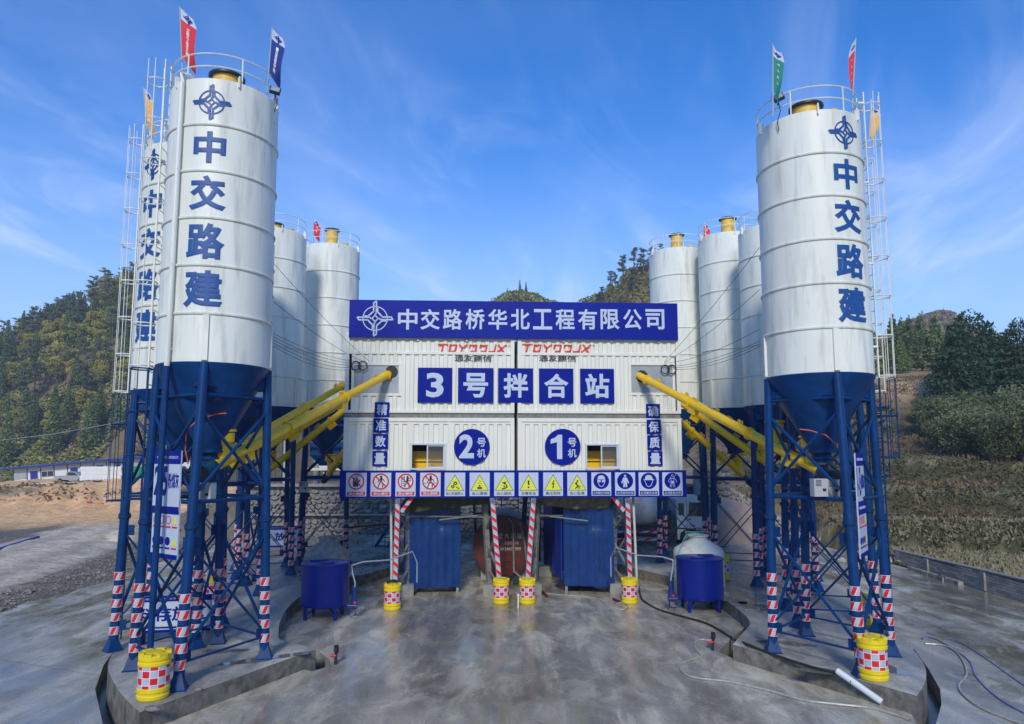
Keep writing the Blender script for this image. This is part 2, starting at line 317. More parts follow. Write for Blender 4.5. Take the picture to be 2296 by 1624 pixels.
def height(x, y):
    x = np.asarray(x, float); y = np.asarray(y, float); yy = np.maximum(y, 20.); an = x / yy
    rz = np.interp(an, _ang, _rz); ry = np.interp(an, _ang, _ry)
    # left: gravel, dirt road, earth bank, flat with the row houses, wooded hill
    plat = np.clip(-.3 + .07 * (x + 95.7), -2.5, 3.2)
    zl = -.25 * sst(-17, -24, x) + .15 * np.sin(x * .5 + y * .21)
    zl = zl + (plat - zl) * sst(60, 91, y)
    t = np.clip((y - 150) / (ry - 150), 0, 1); zl = zl + (rz - zl) * (t ** 1.15)
    # middle: platform behind the retaining wall, then slope
    zc = np.interp(y, [0, 44.6, 45.0, 60, 76, 110], [-.7, -.7, 3.0, 3.3, 8, 17]); t = np.clip((y - 110) / (ry - 110), 0, 1); zc = zc + (rz - zc) * np.where(y > 110, t ** .9, 0)
    # right: stubble field, terraces, slope
    s = y + .45 * (x - 21) + 2.2 * (vnoise(x, y, 11, 71) - .5)
    zr = np.interp(s, [0, 40, 41.2, 46.5, 47.6, 53.5, 55, 63, 72, 87, 112, 150], [.12, .25, 1.75, 1.85, 3.3, 3.4, 4.9, 5.5, 8.2, 13.4, 16.5, 20.0])
    t = np.clip((y - 150) / (ry - 150), 0, 1); zr = zr + (rz - zr) * np.where(y > 150, t, 0)
    z = zc.copy(); k = sst(-13, -18, x + .0 * y); k = np.where(y > 46, sst(-14, -30, x), k); z = z * (1 - k) + zl * k
    k = sst(18.4, 19.0, x); k = np.where(y > 40, sst(11, 20, x), k); z = z * (1 - k) + zr * k
    # yard: the sheet stays below the paving
    inside = (x > -17.0) & (x < 18.3) & (y < 44.4); z = np.where(inside, -.8, z)
    far = np.maximum(y - ry, 0); z = np.where(y > ry, rz * np.exp(-far / 250.), z)
    rough = np.where((x < -17) & (y > 80) & (y < 145), .08, 1.) * np.clip((np.abs(x) - 19) / 10, 0, 1) * .35 + np.where((x < -17) & (y < 145), 0, 1.) * np.clip((y - 60) / 80, 0, 1) * 1.6
    z = z + rough * ((vnoise(x, y, 9, 1) - .5) + .45 * (vnoise(x, y, 3.1, 2) - .5)) + np.where(inside, 0, .10 * (vnoise(x, y, .8, 3) - .5))
    # furrows left by the digger on the bank
    fb = sst(62, 70, y) * sst(96, 88, y) * sst(-17, -28, x); z = z + fb * (.20 * np.sin((x * .9 + y * .55) * 2.2) + .5 * (vnoise(x, y, 6, 6) - .5)) * sst(93, 84, y)
    return z
def mount(x, y): 
    d = np.clip((-y - 70) / 230., 0, 1); return 60 * d ** 1.1 + 20 * d * (vnoise(x, y, 60, 8) - .5) - .7
def hit(qx, qy, y0=50, y1=240):
    """where the line of sight through a point of the photograph meets the terrain"""
    d = ray(qx, qy); ys_ = np.arange(y0, y1, .5); t_ = ys_ / d.y; g_ = height(d.x * t_, ys_) - (CAMH + d.z * t_); k_ = np.argmax(g_ > 0) if (g_ > 0).any() else len(ys_) - 1
    x_, y_ = float(d.x * t_[k_]), float(ys_[k_]); return Vector((x_, y_, hz(x_, y_)))
def hz(x, y): return float(height(np.array([x]), np.array([y]))[0])
xs = np.unique(np.concatenate([np.arange(-420, -120, 7.), np.arange(-120, -60, 1.6), np.arange(-60, -16, .7), np.arange(-16, 18, 2.), np.arange(18, 60, .6), np.arange(60, 130, 2.), np.arange(130, 520, 6.)]))
ys = np.unique(np.concatenate([np.arange(-20, 20, 2.), np.arange(20, 44.5, .8), np.arange(44.5, 100, .7), np.arange(100, 230, 2.), np.arange(230, 330, 4.), np.arange(330, 900, 25.)]))
X, Y = np.meshgrid(xs, ys); Z = height(X, Y)
def grid_obj(name, X, Y, Z, m, cols=None):
    ny, nx = X.shape; v = np.stack([X.ravel(), Y.ravel(), Z.ravel()], 1); i = np.arange(ny * nx).reshape(ny, nx)
    f = np.stack([i[:-1, :-1].ravel(), i[:-1, 1:].ravel(), i[1:, 1:].ravel(), i[1:, :-1].ravel()], 1)
    me = bpy.data.meshes.new(name); me.vertices.add(len(v)); me.vertices.foreach_set('co', v.ravel()); me.loops.add(f.size); me.loops.foreach_set('vertex_index', f.ravel().astype(np.int32))
    me.polygons.add(len(f)); me.polygons.foreach_set('loop_start', np.arange(0, f.size, 4, dtype=np.int32)); me.update(calc_edges=True); me.shade_smooth()
    if cols is not None:
        a = me.color_attributes.new('Col', 'FLOAT_COLOR', 'POINT'); a.data.foreach_set('color', np.concatenate([cols.reshape(-1, 3), np.ones((len(v), 1))], 1).ravel().astype(np.float32))
    me.materials.append(m); return put(name, me, kind='structure')
TAN, ROAD, GRAV, WOOD, DRY, STRAW, GRN, CLAY = map(np.array, ((.85, .50, .23), (.66, .55, .40), (.20, .17, .13), (.20, .15, .07), (.19, .135, .075), (.36, .31, .17), (.075, .08, .03), (.52, .35, .18)))
def mixc(a, b, k): return a * (1 - k[..., None]) + b * k[..., None]
n1, n2, n3 = vnoise(X, Y, 5, 11), vnoise(X, Y, 1.7, 12), vnoise(X, Y, 16, 13)
C = np.broadcast_to(WOOD, X.shape + (3,)).copy()
C = mixc(C, DRY, sst(.45, .7, n3)); left = sst(-13, -18, X)
k = left * (Y < 120); C = mixc(C, np.array(GRAV) + 0 * C, k * 1.); 
rl = np.abs((X + 24.9) + (Y - 34) * .265) ; C = mixc(C, ROAD + 0 * C, k * sst(4.6, 3.4, rl + n2 * .8) * (Y < 75)); C = mixc(C, ROAD * .72 + 0 * C, k * sst(.9, .2, np.abs(rl - 1.8 + n2 * .4)) * (Y < 70))
C = mixc(C, TAN + 0 * C, k * sst(55, 62, Y + 4 * n1)); C = mixc(C, GRAV * 1.1 + 0 * C, k * sst(.80, .86, n1) * .6 * (Y > 60)); C = mixc(C, WOOD + 0 * C, left * sst(124, 140, Y + 6 * n2))
right = sst(12, 19, X)
C = mixc(C, DRY + 0 * C, right * (Y < 130)); C = mixc(C, GRN * 1.1 + 0 * C, right * sst(.45, .7, n1) * (Y < 130) * .85)
s_ = Y + .45 * (X - 21) + 2.2 * (vnoise(X, Y, 11, 71) - .5); fc_ = (((s_ > 39.8) & (s_ < 41.3)) | ((s_ > 46.3) & (s_ < 47.7)) | ((s_ > 53.3) & (s_ < 55.1))).astype(float); fl = (((s_ > 41.2) & (s_ < 43.2)) | ((s_ > 47.6) & (s_ < 50)) | ((s_ > 55) & (s_ < 59))).astype(float); C = mixc(C, STRAW * .85 + 0 * C, right * fl * .9); C = mixc(C, np.array((.075, .075, .035)) + 0 * C, right * fc_)
C = mixc(C, STRAW * .85 + 0 * C, right * (s_ < 39.6) * .8); C = mixc(C, CLAY + 0 * C, right * sst(76, 84, s_) * sst(135, 110, s_))
mid = (1 - left) * (1 - right); C = mixc(C, np.array((.34, .25, .17)) + 0 * C, mid * sst(44, 46, Y) * sst(125, 90, Y) * (.5 + .5 * sst(.3, .6, n1)))
TERR = bpy.data.materials.new('earth_and_grass'); TERR.use_nodes = True; t = TERR.node_tree; b = t.nodes['Principled BSDF']; b.inputs['Roughness'].default_value = .95; b.inputs['Specular IOR Level'].default_value = .2
vc = t.nodes.new('ShaderNodeVertexColor'); vc.layer_name = 'Col'; co = t.nodes.new('ShaderNodeTexCoord')
na = t.nodes.new('ShaderNodeTexNoise'); na.inputs['Scale'].default_value = .9; na.inputs['Detail'].default_value = 10; na.inputs['Roughness'].default_value = .7; t.links.new(co.outputs['Object'], na.inputs['Vector'])
nb = t.nodes.new('ShaderNodeTexVoronoi'); nb.inputs['Scale'].default_value = 3.2; t.links.new(co.outputs['Object'], nb.inputs['Vector'])
mr = t.nodes.new('ShaderNodeMapRange'); mr.inputs['From Min'].default_value = .3; mr.inputs['From Max'].default_value = .7; mr.inputs['To Min'].default_value = .62; mr.inputs['To Max'].default_value = 1.35; t.links.new(na.outputs['Fac'], mr.inputs['Value'])
m2 = t.nodes.new('ShaderNodeVectorMath'); m2.operation = 'SCALE'; t.links.new(vc.outputs['Color'], m2.inputs[0]); t.links.new(mr.outputs[0], m2.inputs['Scale']); t.links.new(m2.outputs[0], b.inputs['Base Color'])
bp = t.nodes.new('ShaderNodeBump'); bp.inputs['Strength'].default_value = .9; bp.inputs['Distance'].default_value = .25; t.links.new(na.outputs['Fac'], bp.inputs['Height'])
bp2 = t.nodes.new('ShaderNodeBump'); bp2.inputs['Strength'].default_value = .35; bp2.inputs['Distance'].default_value = .12; t.links.new(nb.outputs['Distance'], bp2.inputs['Height']); t.links.new(bp.outputs[0], bp2.inputs['Normal']); t.links.new(bp2.outputs[0], b.inputs['Normal'])
grid_obj('terrain', X, Y, Z, TERR, C)
xm = np.arange(-900, 700, 25.); ym = np.arange(-420, -19, 10.); Xm, Ym = np.meshgrid(xm, ym)
grid_obj('mountain', Xm, Ym, mount(Xm, Ym), TERR, np.broadcast_to(WOOD, Xm.shape + (3,)).copy())

# ---------------------------------------------------------------- concrete: yard with its drain channels, raised slabs
def concrete_mat(name, a, bcol, wet, lo=.42, hi=.62):
    m = bpy.data.materials.new(name); m.use_nodes = True; t = m.node_tree; b = t.nodes['Principled BSDF']
    co = t.nodes.new('ShaderNodeTexCoord')
    def ns(sc, det, stretch=(1, 1, 1), dist=0, rough=.6):
        mp = t.nodes.new('ShaderNodeMapping'); mp.inputs['Scale'].default_value = stretch; t.links.new(co.outputs['Object'], mp.inputs[0])
        n = t.nodes.new('ShaderNodeTexNoise'); n.inputs['Scale'].default_value = sc; n.inputs['Detail'].default_value = det; n.inputs['Distortion'].default_value = dist; n.inputs['Roughness'].default_value = rough
        t.links.new(mp.outputs[0], n.inputs['Vector']); return n.outputs['Fac']
    def rng(x, a0, a1, b0, b1):
        r = t.nodes.new('ShaderNodeMapRange'); r.interpolation_type = 'SMOOTHSTEP'
        for k_, v_ in zip(('From Min', 'From Max', 'To Min', 'To Max'), (a0, a1, b0, b1)): r.inputs[k_].default_value = v_
        t.links.new(x, r.inputs['Value']); return r.outputs[0]
    big = ns(.16, 5, (1, .55, 1), .6); med = ns(1.1, 9, (1, .5, 1), .7, .68); fine = ns(14, 8); blot = ns(.55, 8, (1.3, .6, 1), 1.2, .7)
    wetf = rng(big, lo, hi, 0, 1)
    mx = t.nodes.new('ShaderNodeMix'); mx.data_type = 'RGBA'; t.links.new(wetf, mx.inputs[0]); mx.inputs[6].default_value = (*a, 1); mx.inputs[7].default_value = (*bcol, 1)
    sc = t.nodes.new('ShaderNodeVectorMath'); sc.operation = 'SCALE'; t.links.new(mx.outputs[2], sc.inputs[0]); t.links.new(rng(med, .3, .7, .68, 1.32), sc.inputs['Scale'])
    m3 = t.nodes.new('ShaderNodeMix'); m3.data_type = 'RGBA'; t.links.new(rng(blot, .57, .64, 0, .6), m3.inputs[0]); t.links.new(sc.outputs[0], m3.inputs[6]); m3.inputs[7].default_value = (a[0] * 1.35, a[1] * 1.35, a[2] * 1.33, 1)
    m4 = t.nodes.new('ShaderNodeMix'); m4.data_type = 'RGBA'; t.links.new(rng(ns(.35, 6, (1, .4, 1), .9), .56, .72, 0, .55), m4.inputs[0]); t.links.new(m3.outputs[2], m4.inputs[6]); m4.inputs[7].default_value = (.15, .125, .09, 1)
    s2 = t.nodes.new('ShaderNodeVectorMath'); s2.operation = 'SCALE'; t.links.new(m4.outputs[2], s2.inputs[0]); t.links.new(rng(fine, .35, .65, .88, 1.12), s2.inputs['Scale'])
    s3 = t.nodes.new('ShaderNodeVectorMath'); s3.operation = 'SCALE'; t.links.new(s2.outputs[0], s3.inputs[0]); t.links.new(rng(ns(1.6, 7, (1, .13, 1), .25), .40, .66, .80, 1.22), s3.inputs['Scale']); t.links.new(s3.outputs[0], b.inputs['Base Color'])
    ro = math_node(t, 'ADD', math_node(t, 'MULTIPLY', rng(med, .42, .66, .05, .42), 1.0), math_node(t, 'MULTIPLY', rng(big, lo, hi, 1, 0), wet)); ro = math_node(t, 'MINIMUM', ro, .85)
    t.links.new(ro, b.inputs['Roughness']); b.inputs['Specular IOR Level'].default_value = .5
    bp = t.nodes.new('ShaderNodeBump'); bp.inputs['Strength'].default_value = .35; bp.inputs['Distance'].default_value = .012; t.links.new(math_node(t, 'ADD', med, math_node(t, 'MULTIPLY', fine, .35)), bp.inputs['Height']); t.links.new(bp.outputs[0], b.inputs['Normal'])
    return m
YARD = concrete_mat('wet_yard_concrete', (.43, .39, .295), (.215, .188, .132), .10)
SLAB = concrete_mat('raised_slab_concrete', (.37, .35, .295), (.22, .205, .165), .42)
SIDESHADE = mat('slab_side_painted_shade', (.19, .18, .15), .85, var=.3, vs=4, dirt=(.09, .08, .06), ds=2.6, dlo=.45, dhi=.62, bump=.5, bs=10)  # same slab concrete, side shade painted in as a darker colour, plus stains
def poly_sheet(name, outer, holes, z, m, depth=0, bevel=0):
    """flat polygon with holes; depth > 0 gives it thickness below z"""
    c = bpy.data.curves.new(name, 'CURVE'); c.dimensions = '2D'; c.fill_mode = 'FRONT' if not depth else 'BOTH'; c.extrude = depth / 2
    if bevel: c.bevel_depth = bevel; c.bevel_resolution = 1; c.offset = -bevel
    for pl in [outer] + holes:
        sp = c.splines.new('POLY'); sp.points.add(len(pl) - 1); sp.use_cyclic_u = True
        for i, p in enumerate(pl): sp.points[i].co = (p[0], p[1], 0, 1)
    o = bpy.data.objects.new(name, c); COL.objects.link(o); bpy.context.view_layer.update()
    me = bpy.data.meshes.new_from_object(o.evaluated_get(bpy.context.evaluated_depsgraph_get())); bpy.data.objects.remove(o)
    me.materials.clear(); me.materials.append(m); me.name = name; me.shade_smooth(); me.set_sharp_from_angle(angle=R(25))
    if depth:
        me.materials.append(SIDESHADE); nz = [abs(p.normal.z) for p in me.polygons]
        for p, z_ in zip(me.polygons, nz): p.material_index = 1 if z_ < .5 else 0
    return put(name, me, None, (0, 0, z - depth / 2 if depth else z), kind='structure')
def smoothp(pts, n=4):
    out_ = []
    for i in range(len(pts) - 1):
        p0, p1, p2, p3 = [Vector(pts[max(0, min(len(pts) - 1, j))][:2]) for j in (i - 1, i, i + 1, i + 2)]
        for k in range(n):
            u = k / n; out_.append(tuple(.5 * ((2 * p1) + (-p0 + p2) * u + (2 * p0 - 5 * p1 + 4 * p2 - p3) * u * u + (-p0 + 3 * p1 - 3 * p2 + p3) * u ** 3)))
    out_.append(tuple(Vector(pts[-1][:2]))); return out_
g4 = lambda *q: [tuple(G(x, y, .4)[:2]) for x, y in q]; g0 = lambda *q: [tuple(G(x, y, 0)[:2]) for x, y in q]
arcL = smoothp([(-4.9, 43.9), (-4.9, 36), (-5.2, 32.5)] + g4((836, 1283), (755, 1300), (700, 1322), (655, 1352), (630, 1388), (624, 1418), (626, 1434)))
outL = smoothp(g4((313, 1597), (272, 1556), (250, 1520), (242, 1494), (252, 1465), (270, 1443), (300, 1422)) + [(-12.2, 23.5), (-13.2, 28), (-13.6, 34), (-13.2, 43.9)])
slabL = arcL + g4((708, 1455)) + outL
arcR = smoothp([(4.4, 43.9), (4.4, 36), (4.6, 33.5)] + g4((1424, 1275), (1480, 1287), (1560, 1310), (1610, 1335), (1650, 1362), (1681, 1393), (1672, 1412)))
outR = smoothp(g4((2056, 1560), (2074, 1530), (2073, 1492), (2040, 1450), (1987, 1419)) + [(11.6, 23.5), (12.6, 28), (13.1, 34), (13.0, 43.9)])
slabR = arcR + g4((1643, 1445)) + outR
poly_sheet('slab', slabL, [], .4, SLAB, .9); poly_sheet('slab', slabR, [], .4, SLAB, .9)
holeL = g0((262, 1448), (232, 1492), (213, 1545), (222, 1585), (238, 1660), (246, 1760)) + [(-6.4, 12.2), (-7.6, 16), (-9.0, 18)]
holeL2 = g0((716, 1462), (738, 1478), (742, 1493), (700, 1505)) + [(-5.6, 18.3), (-5.8, 19.2)]
holeR = g0((2050, 1455), (2082, 1500), (2108, 1545), (2111, 1580), (2098, 1625), (2075, 1700)) + [(8.0, 14.5), (8.9, 16.8), (9.3, 18.8)]
holeR2 = g0((1672, 1405), (1622, 1448), (1612, 1462), (1640, 1475)) + [(6.6, 18.8), (6.9, 20.2)]
yl = [(-17.3 + .25 * math.sin(y * .7) + .2 * math.sin(y * 1.9), y) for y in np.arange(44.2, -30, -1.2)]
yard = [(18.6, -30), (18.6, 44.2), (14, 44.6), (-12, 44.6)] + yl
poly_sheet('yard', yard, [holeL, holeL2, holeR, holeR2], 0, YARD)
MUD = mat('drain_mud', (.075, .07, .055), .25, var=.3, vs=4)
MB().add([(-18, 8, -.38), (18.6, 8, -.38), (18.6, 24, -.38), (-18, 24, -.38)], [(0, 1, 2, 3)]).build('drain_water', MUD, kind='structure')
def rim(poly, name):                              # cast side of a channel
    mb = MB(); n = len(poly)
    for i in range(n):
        a, c = poly[i], poly[(i + 1) % n]; mb.add([(a[0], a[1], -.5), (c[0], c[1], -.5), (c[0], c[1], -.001), (a[0], a[1], -.001)], [(0, 1, 2, 3)])
    return mb.build(name, CONC, kind='structure', smooth=False)
for h_ in (holeL, holeL2, holeR, holeR2): rim(h_, 'drain_side')
# joints sawn in the yard, and the puddles lying on the slabs
jm = mat('joint_filler', (.05, .05, .045), .7)
mb = MB()
for a, c in (((-17, 33.5), (-13.4, 32.5)), ((-17.2, 27.2), (-10.8, 24.6)), ((-16, 20), (-9.8, 17.5)), ((11, 22), (18.4, 23.5)), ((13, 30), (18.4, 30.5))):
    d = (Vector(c) - Vector(a)).normalized(); nn = Vector((-d.y, d.x)) * .005
    mb.add([(a[0] - nn.x, a[1] - nn.y, .004), (c[0] - nn.x, c[1] - nn.y, .004), (c[0] + nn.x, c[1] + nn.y, .004), (a[0] + nn.x, a[1] + nn.y, .004)], [(0, 1, 2, 3)])
mb.build('yard_joint', jm, kind='structure')
PUD = mat('puddle_water', (.17, .16, .13), .05, spec=.8)
def puddle(cx, cy, a, b_, z, rot=0, seed=0):
    rr = random.Random(seed); ph = [rr.uniform(0, 6) for _ in range(4)]; v = []
    for i in range(40):
        t_ = 2 * math.pi * i / 40; k = 1 + .25 * math.sin(2 * t_ + ph[0]) + .16 * math.sin(3 * t_ + ph[1]) + .1 * math.sin(5 * t_ + ph[2]) + .06 * math.sin(9 * t_ + ph[3])
        x, y = a * k * math.cos(t_), b_ * k * math.sin(t_); v.append((cx + x * math.cos(rot) - y * math.sin(rot), cy + x * math.sin(rot) + y * math.cos(rot), z))
    MB().add(v, [tuple(range(40))]).build('puddle', PUD, kind='structure')
for q_, a, b_, r_ in (((590, 1478), .9, .22, .5), ((500, 1460), .5, .2, .3), ((1760, 1442), .6, .25, -.3), ((1850, 1505), .7, .2, -.5), ((1990, 1500), .35, .4, 0), ((1700, 1360), .5, .6, 0), ((1640, 1345), .35, .6, 0)):
    p = G(*q_, .4); puddle(p.x, p.y, a, b_, .405, r_, int(a * 100))

# ---------------------------------------------------------------- cement silos
STRIPE_ME = MB().lathe([(.125, -.1), (.125, .1)], 20).mesh('tape_band', SPIRAL)
SILO_REPORT = {}
def silo(name_label, X, Y, r, rim, top, th0, ring_n=6, letters=None, ladder=None, pipe=None, vent=(.3, .45), leg_r=(1.55, 1.3), detail=True, stretch=1.12, group='cement silos of the plant'):
    z0 = .4; rim -= z0; top -= z0; root = thing('cement_silo', name_label, 'silo', (X, Y, z0), group=group)
    rb, rt = r + .10, r - .03
    sh = MB().lathe([(r, rim)] + [(r, top), (r - .03, top + .03), (.05, top + .16)], 64).build('shell', WHITE, root)
    seg = (top - rim) / ring_n
    for k in range(1, ring_n):
        z = rim + k * seg
        MB().lathe([(r + .002, z - .035), (r + .028, z - .03), (r + .04, z - .008), (r + .04, z + .012), (r + .024, z + .03), (r + .002, z + .035)], 64).build('ring_band', WHITE, root)
    MB().lathe([(r + .01, rim + .01), (r + .02, rim), (r + .012, rim - .06), (.34, 5.55 - z0), (.34, 5.40 - z0)], 56).build('hopper', BLUE, root)
    MB().lathe([(.30, 5.40 - z0), (.36, 5.40 - z0), (.36, 5.36 - z0), (.22, 5.35 - z0), (.22, 5.24 - z0), (.30, 5.24 - z0), (.30, 5.2 - z0), (.24, 5.19 - z0), (.24, 5.1 - z0)], 20).build('outlet_valve', BLUE, root)
    # stiffener straps at the foot of the shell, above the legs
    P = []
    for k in range(4):
        a = R(th0 + 90 * k); ca, sa = math.cos(a), math.sin(a)
        Pt = lambda z, ca=ca, sa=sa: Vector(((rb + (rt - rb) * z / rim) * ca, (rb + (rt - rb) * z / rim) * sa * (1 + (stretch - 1) * (1 - z / rim)), z)); P.append(Pt)
        q = Matrix.Rotation(a, 3, 'Z')
        MB().box((r * ca + .02 * ca, r * sa + .02 * sa, rim + seg * .5), (.07, .13, seg - .08), q).build('strap', WHITE, root)
        lg = MB(); lg.tube(Pt(.02), Pt(3.32), .112, .110, 20, True); lg.tube(Pt(3.36), Pt(rim - .02), .104, .104, 20)
        lg.tube(Pt(3.29), Pt(3.33), .15, n=20).tube(Pt(3.335), Pt(3.375), .15, n=20)
        lo = lg.build('leg', BLUE, root)
        if detail:
            b0 = Pt(0.0); ft = MB(); ft.lathe([(.27, 0), (.27, .02), (.24, .03), (.105, .34)], 4, tuple(b0), math.pi / 4 + a, 2 * math.pi + math.pi / 4 + a)
            ft.build('foot_plate', BLUE, lo, smooth=False)
            bt = MB()
            for j in range(8): t_ = j * math.pi / 4; bt.tube(Pt(3.26) + Vector((.125 * math.cos(t_), .125 * math.sin(t_), 0)), Pt(3.41) + Vector((.125 * math.cos(t_), .125 * math.sin(t_), 0)), .013, n=6)
            bt.build('flange_bolts', DARK, lo)
            for j in range(5):
                z = .50 + .335 * j; p = Pt(z); o = put('tape_band', STRIPE_ME, lo, p, rot=(0, 0, random.uniform(0, 6.28)))
            # gusset wings carrying the cone
            g = MB(); q3 = Matrix.Rotation(a + math.pi / 2, 3, 'Z')
            for sgn in (-1, 1):
                q4 = Matrix.Rotation(a + sgn * math.pi * .75, 3, 'Z')
                g.add([Pt(rim - .12) + q4 @ Vector(v) for v in ((0, -.01, 0), (.5, -.01, 0), (.42, -.01, -.42), (0, -.01, -.42), (0, .01, 0), (.5, .01, 0), (.42, .01, -.42), (0, .01, -.42))],
                      [(0, 1, 2, 3), (7, 6, 5, 4), (0, 4, 5, 1), (1, 5, 6, 2), (2, 6, 7, 3), (3, 7, 4, 0)])
            g.build('cone_bracket', BLUE, lo, smooth=False)
    for k in range(4):
        A, B = P[k], P[(k + 1) % 4]
        def br(za, zb, rr, nm='brace', flat=False):
            mb = MB(); a_, b_ = A(za), B(zb); d = (b_ - a_).normalized(); a_ = a_ + d * .08; b_ = b_ - d * .08
            (mb.bar(a_, b_, .07, .035) if flat else mb.tube(a_, b_, rr, n=10)); mb.build(nm, BLUE, root)
        br(6.28, 6.28, .042, 'cross_beam'); br(3.86, 3.86, .05, 'cross_beam'); br(.52, .52, 0, 'base_beam', True)
        br(5.9, 3.95, .04); 
        mb = MB(); a_, b_ = A(3.95), B(5.9); d = (b_ - a_).normalized(); off = (A(4) + B(4)).normalized() * .085; mb.tube(a_ + off * .9 + d * .08, b_ + off * .9 - d * .08, .04, n=10).build('brace', BLUE, root)
        br(2.95, .62, 0, flat=True)
        mb = MB(); a_, b_ = A(.62), B(2.95); d = (b_ - a_).normalized(); mb.bar(a_ + off * .6 + d * .1, b_ + off * .6 - d * .1, .07, .035).build('brace', BLUE, root)
        if detail:
            for (PP, QQ, z) in ((A, B, .62), (B, A, .62), (A, B, 2.97), (B, A, 2.97)):
                d = (QQ(z) - PP(z)).normalized(); c_ = PP(z) + d * .17; q = Matrix.Rotation(math.atan2(d.y, d.x), 3, 'Z')
                MB().box(c_, (.2, .016, .26), q).build('gusset', BLUE, root, smooth=False)
    # roof: railing, vent, manhole, lifting eyes
    rl = MB(); hh = .66
    for z in (hh, .34): rl.path([((r - .04) * math.cos(t_), (r - .04) * math.sin(t_), top + z) for t_ in np.linspace(0, 2 * math.pi, 48, endpoint=False)], .017, 6, True)
    rail = rl.build('railing', WHITE, root)
    for j in range(6): t_ = R(th0 + 25) + j * math.pi / 3; MB().tube(((r - .04) * math.cos(t_), (r - .04) * math.sin(t_), top), ((r - .04) * math.cos(t_), (r - .04) * math.sin(t_), top + hh), .018, n=6).build('railing_post', WHITE, rail)
    vr, vh = vent; va = math.atan2(-Y, -X); vx, vy = .55 * r * math.cos(va) * .8, .55 * r * math.sin(va) * .8
    vf = MB().lathe([(vr * .85, top), (vr * .85, top + .12), (vr, top + .14), (vr, top + vh)], 28, (vx, vy, 0)).build('vent_filter', VENTY, root)
    MB().lathe([(vr, top + vh - .03), (vr + .09, top + vh - .02), (vr + .09, top + vh + .03), (vr * .9, top + vh + .06), (.01, top + vh + .06)], 28, (vx, vy, 0)).build('vent_rim', DARK, vf)
    MB().lathe([(.16, top + .05), (.16, top + .22), (.17, top + .24), (0.01, top + .24)], 18, (vx + .62 * math.cos(va + 1.6), vy + .62 * math.sin(va + 1.6), 0)).build('manhole', VENTY, root)
    for j in range(3):
        a = va + R((-58, 12, 66)[j]); q = Matrix.Rotation(a, 3, 'Z'); MB().box((r * math.cos(a), r * math.sin(a), top + .02), (.12, .03, .28), q).build('lifting_eye', WHITE, root)
    if letters is not None:
        zl = [top - .52 * seg, top - 1.5 * seg, top - 2.48 * seg, top - 3.5 * seg, top - 4.5 * seg]
        base = R(letters) + math.pi / 2
        me = text_mesh('中', .66, .72, LETTERB, .055, cyl=r + .012); 
        for ch, z, (wd, hg) in zip('中交路建', zl[1:], ((.74, .78), (.84, .84), (.86, .86), (.88, .88))):
            me = text_mesh(ch, wd, hg, LETTERB, .055, cyl=r + .012); put('lettering', me, root, (0, 0, z), rot=(0, 0, base))
        em = MB(); emblem(em, 0, 0, .38, -.002, .002, .085); bm = bmesh.new(); me = em.mesh('emblem', LETTERB, False); bm.from_mesh(me)
        for k in range(-7, 8): bmesh.ops.bisect_plane(bm, geom=bm.verts[:] + bm.edges[:] + bm.faces[:], plane_co=(k * .064, 0, 0), plane_no=(1, 0, 0))
        for q_ in bm.verts: a = q_.co.x / r; rr = r + .012 - q_.co.y; q_.co = Vector((math.sin(a) * rr, -math.cos(a) * rr, q_.co.z))
        bm.to_mesh(me); bm.free(); put('emblem', me, root, (0, 0, zl[0]), rot=(0, 0, base))
    if pipe is not None:
        a = R(pipe); ca, sa = math.cos(a), math.sin(a); rp = r + .10
        MB().path([(ca * (r - .25), sa * (r - .25), top + .12), (ca * (r - .1), sa * (r - .1), top + .17), (ca * rp, sa * rp, top + .1), (ca * rp, sa * rp, top - .1), (ca * rp, sa * rp, rim - .1)], .062, 12).build('fill_pipe', WHITE, root)
        MB().tube((ca * rp, sa * rp, rim - .1), (ca * (rp + .05), sa * (rp + .05), .12), .07, n=12).build('fill_pipe', BLUE, root, label='blue lower length of the fill pipe')
        for z in (rim + .3, rim + seg * 2, rim + seg * 4): MB().box((ca * (rp - .03), sa * (rp - .03), z), (.16, .1, .05), Matrix.Rotation(a, 3, 'Z')).build('pipe_clip', WHITE, root)
    if ladder is not None:
        a = R(ladder[0]); cage0 = ladder[1] - z0; q = Matrix.Rotation(a, 3, 'Z'); D = r + .20
        T = lambda x, y, z: tuple(q @ Vector((D + x, y, 0)) + Vector((0, 0, z)))
        lz0 = ladder[2] - z0; ltop = top + 1.1
        for m_, za, zb, lab in ((BLUE, lz0, rim, 'blue lower half of the ladder'), (WHITE, rim, ltop, 'white upper half of the caged ladder')):
            ld = MB(); ld.bar(T(0, -.17, za), T(0, -.17, zb), .03, .03).bar(T(0, .17, za), T(0, .17, zb), .03, .03); lo = ld.build('ladder', m_, root, label=lab)
            z = za + .15
            rg = MB().tube(T(0, -.17, 0), T(0, .17, 0), .012, n=6).mesh('rung', m_)
            while z < zb: put('rung', rg, lo, (0, 0, z)); z += .32
            c0 = max(za, cage0)
            hp = MB(); pts = [T(.25 + .25 * math.cos(t_), .25 * math.sin(t_), 0) for t_ in np.linspace(0, 2 * math.pi, 20, endpoint=False)]
            hp.path(pts, .019, 5, True); hm = hp.mesh('cage_hoop', m_)
            z = c0 + .05
            while z < zb: put('cage_hoop', hm, lo, (0, 0, z)); z += 1.05
            for t_ in np.linspace(-1.7, 1.7, 5): MB().tube(T(.25 + .25 * math.cos(t_), .25 * math.sin(t_), c0), T(.25 + .25 * math.cos(t_), .25 * math.sin(t_), zb), .010, n=5).build('cage_bar', m_, lo)
            z = za + .8
            while z < zb:
                if z > rim: MB().box(T(-.1, -.2, z), (.2, .03, .05), q).build('ladder_bracket', m_, lo, smooth=False)
                z += 2.2
    return root
